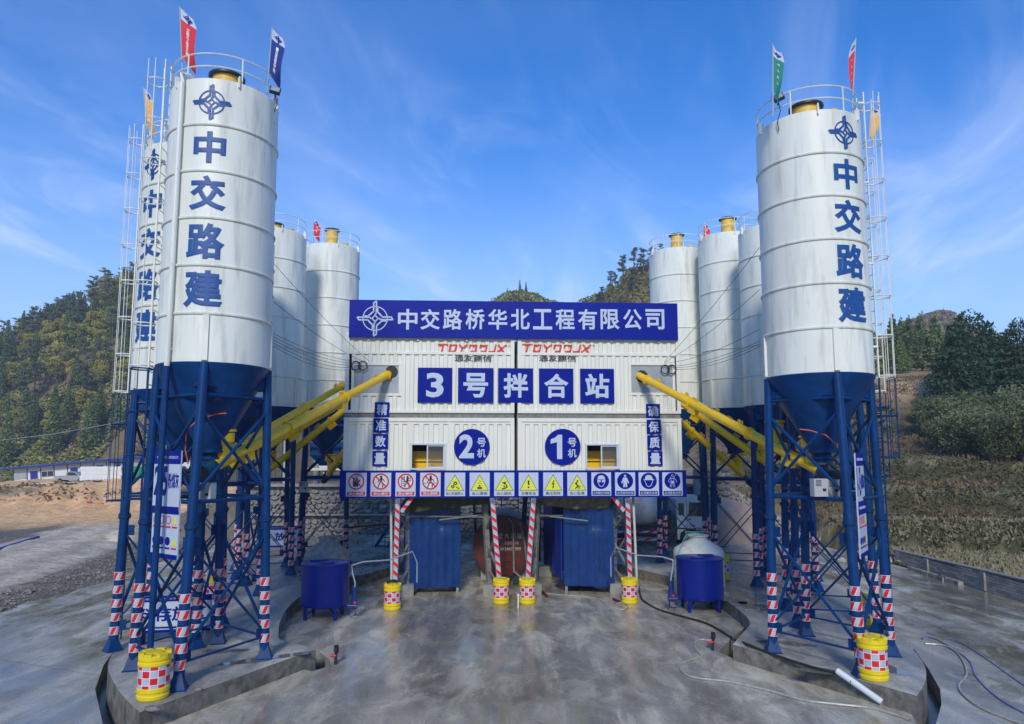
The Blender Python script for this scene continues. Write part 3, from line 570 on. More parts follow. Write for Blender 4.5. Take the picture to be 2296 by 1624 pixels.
LETTERB = mat('stencil_blue_paint', (.004, .07, .27), .5, var=.15, vs=6)
silo('foremost left white cement silo, lettered in blue, yellow barrel at its foot', -7.36, 17.15, 1.29, 7.42, 14.25, -76, letters=-81, ladder=(183, 4.2, .45), pipe=-112, vent=(.34, .42), stretch=1.36)
silo('second left silo, its blue lettering half hidden by the foremost one and by ladders', -9.2, 19.5, 1.30, 7.02, 13.75, -128, letters=-116, ladder=(176, 4.0, .3), pipe=None)
silo('left silo hidden behind the foremost one, only its hopper and legs in view', -10.3, 25.5, 1.35, 7.25, 13.2, -100)
silo('narrow slice of white silo right beside the foremost left one', -10.45, 30.0, 1.35, 7.3, 14.85, -110, vent=(.28, .35))
silo('rear left white silo whose edge touches the blue banner, small red flag behind its vent', -8.85, 33.5, 1.35, 7.45, 15.25, -120, vent=(.28, .85))
silo('foremost right white cement silo, blue letters near its right edge, barrel at its foot', 7.93, 18.0, 1.30, 7.28, 13.9, -95, letters=-72, ladder=(2, 5.2, .45), pipe=None, vent=(.34, .42), stretch=1.28)
silo('right silo almost wholly hidden behind the foremost one, its ladder showing beside it', 9.45, 21.5, 1.35, 7.2, 13.6, -60, ladder=(0, 4.6, .3))
silo('thin slice of white silo just left of the foremost right one', 10.55, 27.5, 1.35, 7.2, 14.2, -70, vent=(.2, .2))
silo('tall rear right silo with a yellow vent, second from the blue banner', 9.85, 31.0, 1.35, 7.3, 15.0, -60, vent=(.3, .8))
silo('rear right silo next to the banner, grey topped vent and a red flag above it', 8.1, 33.5, 1.35, 7.4, 15.05, -65, vent=(.28, .8))

# ---------------------------------------------------------------- flags on bamboo-thin poles
def flag(q0, q1, Yd, col, lab, wd=.55, lean=0, flip=1, sway=.12, frac=.26, txt='', twist=0, hgt=None):
    """q0 = top, q1 = foot of the pole, in the photograph, at depth Yd"""
    a, b_ = at(*q1, Yd), at(*q0, Yd); root = thing('banner_flag', lab, 'flag', tuple(a), group='flags on the silo roofs')
    d = b_ - a; Lp = d.length; MB().tube((0, 0, 0), tuple(d), .02, .014, n=8).build('pole', mat('flag_pole_paint', (.35, .42, .45), .5), root)
    hgt = Lp * .62; nx, nz = 8, 26
    q = d.to_track_quat('Z', 'Y').to_matrix(); out_d = Vector((math.cos(twist) * flip, math.sin(twist), 0))
    def pnt(u, v):                                  # u across 0..1, v down 0..1
        p = d * (1 - .01) - d.normalized() * (v * hgt + u * .22 * wd * flip * 0 + u * .10)
        off = u * wd * (.82 + .18 * math.cos(v * 3)); 
        slope = .30 * u * min(1, v * 4) * 0
        perp = Vector((-out_d.y, out_d.x, 0))
        corner = .5 * wd * u
        return p + out_d * off * (1 - .25 * max(0, 1 - v * 5)) + perp * sway * (math.sin(u * 3.0 + v * 5.5) * u + .4 * math.sin(v * 9 + u * 5) * u) - Vector((0, 0, corner + .1 * u * v))
    k = int(nz * frac)
    for (r0, r1, m_, nm) in ((0, k, mat('flag_white_cloth', (.55, .58, .68), .8), 'head_cloth'), (k, nz, mat('flag_cloth_' + col[0], col[1], .75, var=.06), 'cloth')):
        mb = MB(); vs = [tuple(pnt(i / nx, j / nz)) for j in range(r0, r1 + 1) for i in range(nx + 1)]
        fs = [(jj * (nx + 1) + i, jj * (nx + 1) + i + 1, (jj + 1) * (nx + 1) + i + 1, (jj + 1) * (nx + 1) + i) for jj in range(r1 - r0) for i in range(nx)]
        mb.add(vs, fs); cl = mb.build(nm, m_, root)
        if nm == 'head_cloth':
            e = MB(); emblem(e, 0, 0, wd * .27, 0, .003, .1); v2 = []
            for x, y, z in e.v: p = pnt(.5 + x / wd, (.13 * nz / nz) - z / hgt); v2.append(tuple(p + Vector((0, -.012 - y, 0))))
            MB().add(v2, e.f).build('emblem', SIGNB, cl)
        else:
            for i, ch in enumerate(txt):
                m2 = text_mesh(ch, wd * .2, wd * .2, mat('flag_print_white', (.8, .8, .8), .7), .04); 
                for vv in m2.vertices: p = pnt(.52 + vv.co.x / wd, frac + .10 + (i * .82 / max(1, len(txt))) * (1 - frac - .1) - vv.co.z / hgt); vv.co = p + Vector((0, -.012 + vv.co.y, 0))
                put('lettering', m2, cl)
    return root
RED = ('red', (.70, .03, .045)); NAVY = ('navy', (.005, .03, .22)); ORG = ('orange', (.80, .45, .12)); GRE = ('green', (.005, .22, .17))
flag((403, 14), (410, 190), 16.2, RED, 'red flag with a white head, tallest of all, above the foremost left silo', .46, txt='交融天下建者无疆')
flag((610, 61), (598, 222), 16.9, NAVY, 'navy blue flag with a white head at the right rim of the foremost left silo', .40, txt='一流管理精品工程')
flag((321, 194), (334, 330), 19.5, ORG, 'orange flag above the second left silo, hanging left of the big one', .32, txt='安全第一')
flag((703, 489), (703, 546), 34.2, RED, 'small red flag on the left rear silo, just left of the tall yellow vent', .42, txt='建者')
flag((1733, 98), (1733, 262), 16.5, GRE, 'green flag with a white head above the foremost right silo', .26, txt='绿色施工', sway=.1)
flag((1919, 84), (1910, 262), 17.2, RED, 'narrow red flag at the right rim of the foremost right silo', .17, txt='交融天下', flip=-.9, sway=.1)
flag((1953, 228), (1947, 345), 21.0, ORG, 'orange flag seen behind the ladders right of the foremost right silo', .28, txt='安全')
flag((1577, 494), (1578, 562), 33.0, RED, 'small red flag rising between the two rear right silos', .32, txt='建者', sway=.1)
def flood(q_, Yd, lab, rz, tilt):
    p = at(*q_, Yd); root = thing('floodlight', lab, 'floodlight', tuple(p), rz)
    M = Matrix.Rotation(tilt, 3, 'Y') @ Matrix.Rotation(R(-25), 3, 'X')
    MB().box((0, 0, 0), (.26, .08, .21), M).build('housing', DARK, root, smooth=False); MB().box(M @ Vector((0, -.05, 0)), (.21, .012, .16), M).build('lens', STEEL, root, smooth=False)
    MB().path([(0, .05, -.1), (.05, .12, -.3), (-.03, .18, -.55), (0, .2, -.8)], .012, 6).build('cable', BLACK, root); MB().tube((0, .05, 0), (0, .2, -.1), .02).build('bracket', DARK, root)
flood((617, 203), 16.9, 'square floodlight on the rail of the foremost left silo', .3, .15); flood((1745, 219), 17.0, 'square floodlight beside the green flag on the right silo', -.3, -.35)

# ---------------------------------------------------------------- yellow screw conveyors
def screw(lo, hi, r, lab, spout=0, joints=(.3, .62, .93), boxes=(.12, .6), lugs=(.15, .35, .6, .85), motor=True, marks=False):
    lo, hi = Vector(lo), Vector(hi); root = thing('screw_conveyor', lab, 'conveyor', tuple(lo), group='yellow screw conveyors')
    d = (hi - lo); Ln = d.length; u = d.normalized(); q = u.to_track_quat('Z', 'Y').to_matrix(); side = u.cross(Vector((0, 0, 1))).normalized(); up = side.cross(u)
    M = Matrix((side, up, u)).transposed()
    MB().tube((0, 0, 0), tuple(d), r, n=28).build('tube', YEL, root)
    for j in joints:
        p = u * Ln * j; f = MB().tube(p - u * .03, p - u * .006, r + .05, n=24).tube(p + u * .006, p + u * .03, r + .05, n=24); fo = f.build('flange', YEL, root)
        b = MB()
        for k in range(12): a = k * math.pi / 6; o = M @ Vector((math.cos(a) * (r + .03), math.sin(a) * (r + .03), 0)); b.tube(p + o - u * .05, p + o + u * .05, .012, n=5)
        b.build('bolts', YEL, fo)
    for j in boxes: MB().box(u * Ln * j - up * (r + .07), (.2, .2, .38), M).build('inspection_box', YEL, root, smooth=False)
    for j in lugs:
        c = u * Ln * j + up * (r + .05); m_ = MB()
        for s_ in (-.07, .07): m_.path([c + u * (s_ + .05 * math.cos(t)) + up * .055 * math.sin(t) for t in np.linspace(0, 2 * math.pi, 12, endpoint=False)], .018, 6, True)
        m_.build('lifting_lug', YEL, root)
    if spout:
        p = u * spout; m_ = MB().lathe([(.15, 0), (.15, .3), (.26, .42), (.26, .62), (.2, .66), (.30, .66), (.30, .72)], 24, tuple(p + Vector((0, 0, r * .6)))); m_.build('inlet_spout', YEL, root)
    if motor:
        e = -u; m_ = MB().tube((0, 0, 0), tuple(e * .03), r + .05, n=20).tube(tuple(e * .03), tuple(e * .34), .15, .11, n=20).tube(tuple(e * .34), tuple(e * .38), .19, n=20); m_.build('gearbox', mat('gearbox_paint', (.01, .06, .12), .4), root)
        m_ = MB().tube(tuple(e * .38), tuple(e * .82), .13, n=20).tube(tuple(e * .82), tuple(e * .93), .15, n=20)
        for k in range(20):
            a = k * math.pi / 10; o = M @ Vector((math.cos(a), math.sin(a), 0)); m_.bar(e * .4 + o * .15, e * .8 + o * .15, .012, .05)
        m_.build('motor', DARK, root)
    pts = [u * Ln * t - up * (r * .2) + side * (-(r + .02)) * (1 if lo.x < 0 else -1) + up * (.12 * math.sin(t * 15)) for t in np.linspace(.05, .9, 30)]
    MB().path(pts, .010, 5).build('cable', BLACK, root)
    return root
screw(at(478, 1047, 16.9), at(884, 832, 27.05), .138, 'main yellow conveyor from the foremost left silo up into the hole in the facade', spout=.35)
screw(at(436, 1055, 19.6), at(792, 852, 28.6), .122, 'uppermost of the left yellow conveyors, passing behind the main one', spout=.3, joints=(.35, .9))
screw(at(514, 1050, 25.4), at(800, 884, 29.5), .145, 'thick yellow conveyor just below the main one on the left', spout=.3, joints=(.5,), boxes=(.45,))
screw(at(590, 1064, 29.8), at(800, 897, 30.2), .135, 'yellow conveyor with a white collar, lower left, from the third silo', spout=.3, joints=(.72,), boxes=(.7,))
screw(at(737, 1062, 33.4), at(790, 990, 30.4), .15, 'short yellow conveyor under the rear left silo beside the facade', spout=.3, joints=(.5,), boxes=(), lugs=(.6,))
screw(at(1842, 1057, 18.0), at(1432, 842, 27.05), .138, 'main yellow conveyor from the foremost right silo up into the facade hole', spout=.35)
screw(at(1752, 1008, 21.3), at(1500, 872, 28.6), .122, 'yellow conveyor nearly hidden just above the main right one', spout=.3, joints=(.4,), boxes=(), lugs=(.3, .5, .8))
screw(at(1731, 1046, 27.2), at(1500, 884, 29.5), .142, 'middle one of the three parallel yellow conveyors right of the facade', spout=.3, joints=(.72,), boxes=(.7,))
screw(at(1666, 1066, 31.0), at(1504, 926, 30.2), .13, 'lowest yellow conveyor on the right, nearest the foot of the facade', spout=.3, joints=(.72,), boxes=(.7,), lugs=(.3, .6, .8))
def motor_box(q_, Yd, lab, s=1):
    p = at(*q_, Yd); root = thing('switch_box', lab, 'switch box', tuple(p), random.uniform(-.3, .3)); MB().box((0, 0, .2 * s), (.34 * s, .2 * s, .42 * s)).build('case', GREYBOX, root, smooth=False)
    m_ = MB(); [m_.box((-.06 * s, -.105 * s, (.25 + .03 * k) * s), (.14 * s, .006, .012 * s)) for k in range(5)]; m_.build('louvre', DARK, root, smooth=False); MB().box((.08 * s, -.108 * s, .15 * s), (.08 * s, .012, .06 * s)).build('latch', BLACK, root, smooth=False)
motor_box((463, 1123), 16.2, 'grey switch box on the cross beam of the foremost left silo'); motor_box((1837, 1112), 16.9, 'nearer grey switch box on the cross beam of the foremost right silo')
motor_box((1864, 1113), 17.3, 'farther grey switch box on the right cross beam, close to the stout leg'); motor_box((680, 1118 - 15), 31, 'small grey switch box between the legs of the rear left silos', 1.1)
for q_, Yd, m_, lab in (((478, 950), 16.6, ORANGE, 'orange air hose looped round the left hopper outlet'), ((1812, 985), 17.4, ORANGE, 'orange air hose at the right hopper outlet')):
    p = at(*q_, Yd); pts = [p + Vector(v) for v in ((.3, 0, .25), (.1, -.1, .22), (-.25, -.2, .1), (-.5, -.25, -.15), (-.52, -.25, -.6), (-.45, -.2, -.95))]
    if p.x > 0: pts = [Vector((2 * p.x - v.x + .1, v.y, v.z)) for v in pts[:4]]
    tag(MB().path([tuple(v) + (0,) if len(v) == 2 else v for v in pts], .014, 6).build('air_hose', m_), lab, 'hose')

# ---------------------------------------------------------------- the two mixer towers (container modules on legs)
FROT = math.atan(.0536); FRM = Matrix.Rotation(FROT, 3, 'Z'); FO = Vector((0, 26.75, 0))
def FA(qx, qy, off=0):
    """facade coordinates (u along the wall, z) of a point of the photograph; off = metres in front of the wall"""
    d = ray(qx, qy); n = FRM @ Vector((0, 1, 0)); p0 = FO - n * off; o = Vector((0, 0, CAMH)); t_ = (p0 - o).dot(n) / d.dot(n); p = o + d * t_; l_ = FRM.inverted() @ (p - FO); return l_.x, p.z
def FW(u, y, z): return FO + FRM @ Vector((u, y, z))
UL0, UL1, UR0, UR1 = FA(772, 950)[0], FA(1153, 900)[0], FA(1160.5, 900)[0], FA(1526, 950)[0]
ZB, ZM0, ZM1, ZT = 4.2, FA(960, 937)[1], FA(960, 926)[1], 9.9
def corr(mb, u0, u1, z0, z1, y=0, pitch=.33, dp=.045):
    n = max(1, int(round((u1 - u0) / pitch))); p = (u1 - u0) / n; prof = []
    for i in range(n): a = u0 + i * p; prof += [(a + .02 * p, y - dp), (a + .42 * p, y - dp), (a + .52 * p, y), (a + .92 * p, y)]
    prof.append((u1, y - dp)); prof[0] = (u0, y - dp)
    o = len(mb.v)
    for x, yy in prof: mb.v += [(x, yy, z0), (x, yy, z1)]
    for i in range(len(prof) - 1): mb.f.append((o + 2 * i, o + 2 * i + 2, o + 2 * i + 3, o + 2 * i + 1))
    return mb
def tower(u0, u1, panel, win, divs, lab, sgn):
    root = thing('mixer_tower', lab, 'mixer tower', tuple(FO), FROT, 'twin mixer towers')
    dp = 5.2; um = (u0 + u1) / 2
    for z0, z1 in ((ZB, ZM0), (ZM1, ZT)):
        MB().box((u0 + .07, -.03, (z0 + z1) / 2), (.14, .14, z1 - z0)).build('corner_post', WALLW, root, smooth=False); MB().box((u1 - .07, -.03, (z0 + z1) / 2), (.14, .14, z1 - z0)).build('corner_post', WALLW, root, smooth=False)
        MB().box((um, -.025, z1 - .07), (u1 - u0 - .284, .12, .14)).build('top_rail', WALLW, root, smooth=False); MB().box((um, -.025, z0 + .05), (u1 - u0 - .284, .12, .10)).build('bottom_rail', WALLW, root, smooth=False)
    MB().box((um, .02, (ZM0 + ZM1) / 2), (u1 - u0 - .02, .1, ZM1 - ZM0 + .004)).build('joint_strip', DUSTY, root, smooth=False)
    # upper wall: sheets round the grey steel panel
    pu0, pu1, pz0, pz1 = panel; z0, z1 = ZM1 + .10, ZT - .14; zb = FA(960, 792)[1]; a, c = u0 + .14, u1 - .14
    w_ = MB(); corr(w_, a, c, zb + .05, z1); w_.build('wall_sheet', WALLW, root, smooth=False)
    MB().box((um, -.02, zb), (c - a, .09, .10)).build('mid_rail', WALLW, root, smooth=False)
    for s0, s1, t0, t1 in ((a, pu0 - .1, z0, zb - .05), (pu1 + .1, c, z0, zb - .05), (pu0 - .1, pu1 + .1, z0, pz0 - .1), (pu0 - .1, pu1 + .1, pz1 + .1, zb - .05)):
        if s1 - s0 > .1 and t1 - t0 > .05: corr(MB(), s0, s1, t0, t1).build('wall_sheet', WALLW, root, smooth=False)
    fr = MB(); 
    for c_, d_ in (((pu0 - .05, -.035, (pz0 + pz1) / 2), (.1, .05, pz1 - pz0 + .2)), ((pu1 + .05, -.035, (pz0 + pz1) / 2), (.1, .05, pz1 - pz0 + .2)), (((pu0 + pu1) / 2, -.035, pz0 - .05), (pu1 - pu0, .05, .1)), (((pu0 + pu1) / 2, -.035, pz1 + .05), (pu1 - pu0, .05, .1))): fr.box(c_, d_)
    fr.build('panel_frame', WALLW, root, smooth=False); gp = MB().box(((pu0 + pu1) / 2, .0, (pz0 + pz1) / 2), (pu1 - pu0, .02, pz1 - pz0)).build('steel_panel', PANEL, root, smooth=False)
    hx, hzz = FA(*((878, 834) if sgn < 0 else (1439, 844))); MB().disc(hx, hzz, .24, -.018, -.013, 28).build('hole', BLACK, gp, smooth=False)
    # lower wall: sheets round the sliding window, framed in three bays
    wu0, wu1, wz0, wz1 = win; z0, z1 = ZB + .10, ZM0 - .14; dv = [a] + divs + [c]
    for i in range(3):
        s0, s1 = dv[i], dv[i + 1]
        if i: MB().box((s0, -.02, (z0 + z1) / 2), (.09, .08, z1 - z0)).build('door_post', WALLW, root, smooth=False); s0 += .045
        if i < 2: s1 -= .045
        MB().box(((s0 + s1) / 2, -.015, z1 - .05), (s1 - s0, .06, .1)).build('head_strip', WALLW, root, smooth=False)
        if wu0 > s0 - .1 and wu1 < s1 + .12:
            corr(MB(), s0, s1, wz1, z1 - .1).build('wall_sheet', WALLW, root, smooth=False)
            if wu0 - s0 > .03: corr(MB(), s0, wu0, z0, wz1).build('wall_sheet', WALLW, root, smooth=False)
            if s1 - wu1 > .03: corr(MB(), wu1, s1, z0, wz1).build('wall_sheet', WALLW, root, smooth=False)
        else: corr(MB(), s0, s1, z0, z1 - .1).build('wall_sheet', WALLW, root, smooth=False)
    wn = MB(); cu, cz_ = (wu0 + wu1) / 2, (wz0 + wz1) / 2; W_, H_ = wu1 - wu0, wz1 - wz0
    for c_, d_ in (((wu0 + .03, -.03, cz_), (.06, .1, H_)), ((wu1 - .03, -.03, cz_), (.06, .1, H_)), ((cu, -.03, wz0 + .03), (W_ - .12, .1, .06)), ((cu, -.03, wz1 - .03), (W_ - .12, .1, .06))): wn.box(c_, d_)
    wo = wn.build('window', WFRAME, root, smooth=False); sa = MB(); x0, x1 = cu - .06, wu1 - .06
    for c_, d_ in (((x0 + .025, -.02, cz_), (.05, .04, H_ - .12)), ((x1 - .025, -.02, cz_), (.05, .04, H_ - .12)), (((x0 + x1) / 2, -.02, wz0 + .085), (x1 - x0 - .1, .04, .05)), (((x0 + x1) / 2, -.02, wz1 - .085), (x1 - x0 - .1, .04, .05))): sa.box(c_, d_)
    sa.build('sliding_sash', WFRAME, wo, smooth=False); MB().box(((x0 + x1) / 2, -.018, cz_), (x1 - x0 - .1, .008, H_ - .22)).build('pane', GLASS, wo, smooth=False)
    # inside: dark room with the yellow mixer seen through the window
    MB().box((cu, 1.3, wz0 + .05), (3.2, 1.0, 1.3)).build('mixer_drum', YEL, root, smooth=False); MB().box((cu, .74, wz0 + .34), (3.2, .08, .06)).build('mixer_rail', YEL, root, smooth=False)
    sh = MB()
    for c_, d_ in (((u0 + .03, dp / 2, (ZB + ZT) / 2), (.06, dp - .1, ZT - ZB)), ((u1 - .03, dp / 2, (ZB + ZT) / 2), (.06, dp - .1, ZT - ZB)), ((um, dp, (ZB + ZT) / 2), (u1 - u0, .06, ZT - ZB)), ((um, dp / 2, ZT + .03), (u1 - u0, dp + .1, .06)), ((um, dp / 2, ZB + .06), (u1 - u0 - .14, dp - .2, .06))): sh.box(c_, d_)
    sh.build('side_and_back_walls', WALLW, root, smooth=False)
    MB().box((um, 2.6, ZM1), (u1 - u0 - .14, dp - .2, .06)).build('upper_floor', DARK, root, smooth=False)
    return root
def fbox(q0, q1): a = FA(*q0); b_ = FA(*q1); return a[0], b_[0], b_[1], a[1]
TL = tower(UL0, UL1, fbox((795, 819), (894, 882)), fbox((921, 994), (1000, 1053)), [FA(915, 1000)[0], FA(1008, 1000)[0]], 'left white container tower, number 2 machine, with steel panel at top left', -1)
TR = tower(UR0, UR1, fbox((1414, 819), (1508, 881)), fbox((1312, 995), (1389, 1052)), [FA(1307, 1000)[0], FA(1393, 1000)[0]], 'right white container tower, number 1 machine, with steel panel at top right', 1)
# cross beam under the towers, main legs wrapped in film with slanted tape, lattice behind
def stiff(a, b_, m_, par, nm, w_=.2, d_=.18): return MB().bar(a, b_, w_, d_).build(nm, m_, par, smooth=False)
def L_(par, q_top, q_bot, off, tape_mat, tape=(.13, .97)):
    """main leg of a tower, in facade coordinates"""
    n_ = FRM @ Vector((0, 1, 0)); a = Vector((FA(*q_top, off)[0], -off, ZB - .2)); ub, zb_ = FA(*q_bot, off); b_ = Vector((ub, -off, .12))
    lg = stiff(a, b_, FILM, par, 'leg', .30, .2)
    d = b_ - a; fr = Vector((0, -1, 0)); t0 = a + d * tape[0]; t1 = a + d * tape[1]; mid = (t0 + t1) / 2 + fr * .158
    q = (t0 - t1).to_track_quat('Z', 'Y'); o = MB().box((0, 0, 0), (.155, .012, (t1 - t0).length)).build('tape_strip', tape_mat, lg, tuple(mid), smooth=False); o.rotation_euler = (0, math.atan2((t0 - t1).x, (t0 - t1).z), 0)
    fl = MB().box(b_ + Vector((0, 0, -.06)), (.4, .36, .05)); fl.build('foot_plate', DUSTY, lg, smooth=False); return a, b_
for par, qs in ((TL, (((893, 1118), (886, 1338)), ((1102, 1118), (1122, 1338)))), (TR, (((1197, 1118), (1180, 1338)), ((1405, 1118), (1412, 1338))))):
    ends = []
    for (qt, qb) in qs: ends.append(L_(par, qt, qb, .02, DIAG))
    for i, (a, b_) in enumerate(ends):
        s_ = 1 if a.x < sum(e[0].x for e in ends) / 2 else -1
        outer = (par is TL) == (i == 0)
        a2, b2 = a + Vector((s_ * .28, 1.0, 0)), b_ + Vector((s_ * .38, 1.1, 0)); stiff(a2, b2, FILM if outer else DUSTY, par, 'inner_leg', .18, .18)
        for z1, z2 in ((3.2, 2.4), (2.3, 1.3), (1.0, 1.9), (.4, .9)):
            f = lambda P, Q, z: P + (Q - P) * ((P.z - z) / (P.z - Q.z)); stiff(f(a, b_, z1), f(a2, b2, z2), DUSTY, par, 'lattice_bar', .07, .07)
        a3, b3 = a + Vector((0, 3.9, 0)), b_ + Vector((0, 3.9, 0)); stiff(a3, b3, BLUE, par, 'rear_leg', .2, .2)
        if outer:
            m_ = MB().box((0, 0, 0), (.13, .1, 1.0)); o = m_.build('knee_brace', DIAG2, par, (a.x + s_ * .42, -.02, ZB - .62), smooth=False); o.rotation_euler = (0, s_ * R(38), 0)
        tag(MB().box((0, 0, .2), (.62, .6, .40)).build('concrete_block', CONC, None, FW(b_.x + s_ * .30, b_.y + .85, 0), smooth=False, rot=(0, 0, FROT + s_ * .05)), 
            {(0, 0): 'concrete footing block at the foot of the leftmost taped leg', (0, 1): 'concrete footing block behind the second barrel of the centre', (1, 0): 'concrete footing block behind the third barrel of the centre', (1, 1): 'concrete footing block beside the rightmost taped leg'}[(0 if par is TL else 1, i)], 'block', 'footing blocks')
    x0, x1 = ends[0][0].x, ends[1][0].x
    for y_ in (.0, 1.0, 3.8): stiff(Vector((UL0 + .2 if par is TL else UR0 + .1, y_, ZB - .12)), Vector((UL1 - .1 if par is TL else UR1 - .2, y_, ZB - .12)), DUSTY if y_ else BLUE, par, 'floor_beam', .2, .2)
    stiff(Vector((x0, 1.0, 2.95)), Vector((x1, 1.0, 2.9)), DUSTY, par, 'tie_bar', .06, .06)
    # discharge chute under the floor
    xm = (x0 + x1) / 2; MB().lathe([(1.0, 4.0), (.6, 3.4), (.45, 3.3)], 4, (xm, 1.4, 0), math.pi / 4, 2 * math.pi + math.pi / 4).build('discharge_chute', DUSTY, par, smooth=False)
def tarp_hang(q0, q1, sag, m_, lab, bow=.0):
    """cloth hanging under the tower floor: top edge straight, lower edge sagging"""
    u0, _ = FA(q0[0], 1118); u1, _ = FA(q1[0], 1118); n = 40; vs = []; fs = []
    zt = ZB - .22
    for i in range(n + 1):
        t_ = i / n; u = u0 + (u1 - u0) * t_; zl = sag[0] + (sag[1] - sag[0]) * t_ - bow * math.sin(math.pi * t_)
        for j in range(7): s_ = j / 6; vs.append(tuple(FW(u, .25 + .14 * s_ * math.sin(t_ * 17 + s_ * 2) + .35 * s_ + .06 * math.sin(t_ * 43) * s_, zt + (zl - zt) * s_)))
    for i in range(n):
        for j in range(6): a = i * 7 + j; fs.append((a, a + 7, a + 8, a + 1))
    return tag(MB().add(vs, fs).build('hanging_tarpaulin', m_), lab, 'tarpaulin')
tarp_hang((913, 0), (1102, 0), (FA(915, 1152)[1], FA(1102, 1131)[1]), NETG, 'dark green cloth hung under the left tower, its lower edge rising rightwards')
tarp_hang((1206, 0), (1372, 0), (FA(1206, 1131)[1], FA(1372, 1140)[1]), NETK, 'khaki tarpaulin sagging under the right tower', .12)

# ---------------------------------------------------------------- signs on the facade
def plate_thing(name, lab, cat, u, z, w_, h_, m_, y=-.075, th=.03, group=None, root=None):
    r = root or thing(name, lab, cat, FW(u, y, z), FROT, group); MB().box((0, 0, 0), (w_, th, h_)).build('plate', m_, r, smooth=False); return r
def char(par, ch, w_, h_, m_, x=0, z=0, bold=.05, y=-.019, nm='lettering', shear=0): return put(nm, text_mesh(ch, w_, h_, m_, bold, .004, None, shear), par, (x, y, z))
bu0, bz1 = FA(785, 673, .1); bu1, _ = FA(1517, 684, .1); bz0 = FA(900, 758, .1)[1]; bc = (bu0 + bu1) / 2; bh = bz1 - bz0
ban = plate_thing('company_banner', 'long dark blue banner with emblem and white company name across both towers', 'banner', bc, (bz0 + bz1) / 2, bu1 - bu0, bh, BANB, -.16, .08)
for i, ch in enumerate('中交路桥华北工程有限公司'):
    u, z = FA(889 + 50.4 * (i + .5), 716, .2); char(ban, ch, .74, .80, SIGNW, u - bc, z - (bz0 + bz1) / 2 + .012 * (5 - i) * 0, .035, -.044)
u, z = FA(841, 714, .2); m_ = MB(); emblem(m_, 0, 0, .60, -.046, -.041, .06); m_.build('emblem', SIGNW, ban, (u - bc, 0, z - (bz0 + bz1) / 2), smooth=False)
fr = MB(); [fr.box((x, .25, -.1), (.08, .4, bh)) for x in np.linspace(-5.6, 5.6, 7)]; fr.build('support_frame', STEEL, ban, smooth=False)
for (a, b_), ch, lab in (((937, 1014), '3', 'large square blue sign with the white digit 3'), ((1027, 1106), '号', 'large square blue sign next to the digit 3 sign'), ((1117, 1195), '拌', 'large square blue sign that covers the gap between the towers'),
                         ((1208, 1285), '合', 'large square blue sign, second from the right of the five'), ((1300, 1376), '站', 'large square blue sign at the right end of the five')):
    u0, _ = FA(a, 865); u1, _ = FA(b_, 865); z1 = FA(1100, 826)[1]; z0 = FA(1100, 903.5)[1]; r_ = plate_thing('square_sign', lab, 'sign', (u0 + u1) / 2, (z0 + z1) / 2, u1 - u0, z1 - z0, SIGNB, -.09, .03, 'large square signs spelling the station name')
    char(r_, ch, (.66 if ch == '3' else .94), .94, SIGNW, bold=.05)
for side, chs, xs_, labs in ((0, '精准数量', ((841, 874), (838, 872), (837, 871), (836, 869)), ('top', 'second', 'third', 'bottom')), (1, '确保质量', ((1447, 1478), (1448.5, 1480), (1450, 1482), (1451.5, 1484)), ('top', 'second', 'third', 'bottom'))):
    for k, ch in enumerate(chs):
        a, b_ = xs_[k]; y0, y1 = ((902, 935), (938, 970), (973, 1007), (1011, 1045))[k] if not side else ((906, 938), (941, 973), (976, 1009), (1012, 1044))[k]
        u0 = FA(a, y0)[0]; u1 = FA(b_, y0)[0]; z1 = FA(a, y0)[1]; z0 = FA(a, y1)[1]
        r_ = plate_thing('small_square_sign', '%s small blue character sign in the column on the %s tower' % (labs[k], ('left', 'right')[side]), 'sign', (u0 + u1) / 2, (z0 + z1) / 2, u1 - u0, z1 - z0, SIGNB, -.08, .02, 'small character signs in columns')
        char(r_, ch, .40, .42, SIGNW, bold=.045, y=-.014)
for cx_, dg, lab in ((1058, '2', 'round blue sign for machine number 2, right of the left window'), (1261, '1', 'round blue sign for machine number 1, left of the right window')):
    u, z = FA(cx_, 1002); rr = abs(FA(cx_ + 40, 1002)[0] - u); r_ = thing('round_sign', lab, 'sign', FW(u, -.09, z), FROT, 'round machine number signs'); MB().disc(0, 0, rr, -.012, .012, 56).build('plate', SIGNB, r_, smooth=False)
    (char(r_, dg, .56, .90, SIGNW, -.20, .02, .06, -.016) if dg == '2' else MB().prism([(-.22, -.46), (-.02, -.46), (-.02, .46), (-.18, .46), (-.28, .36), (-.46, .28), (-.46, .12), (-.22, .18)], -.018, -.014).build('lettering', SIGNW, r_, smooth=False)); char(r_, '号', .33, .33, SIGNW, .36, .17, .03, -.016); char(r_, '机', .33, .33, SIGNW, .36, -.24, .03, -.016)
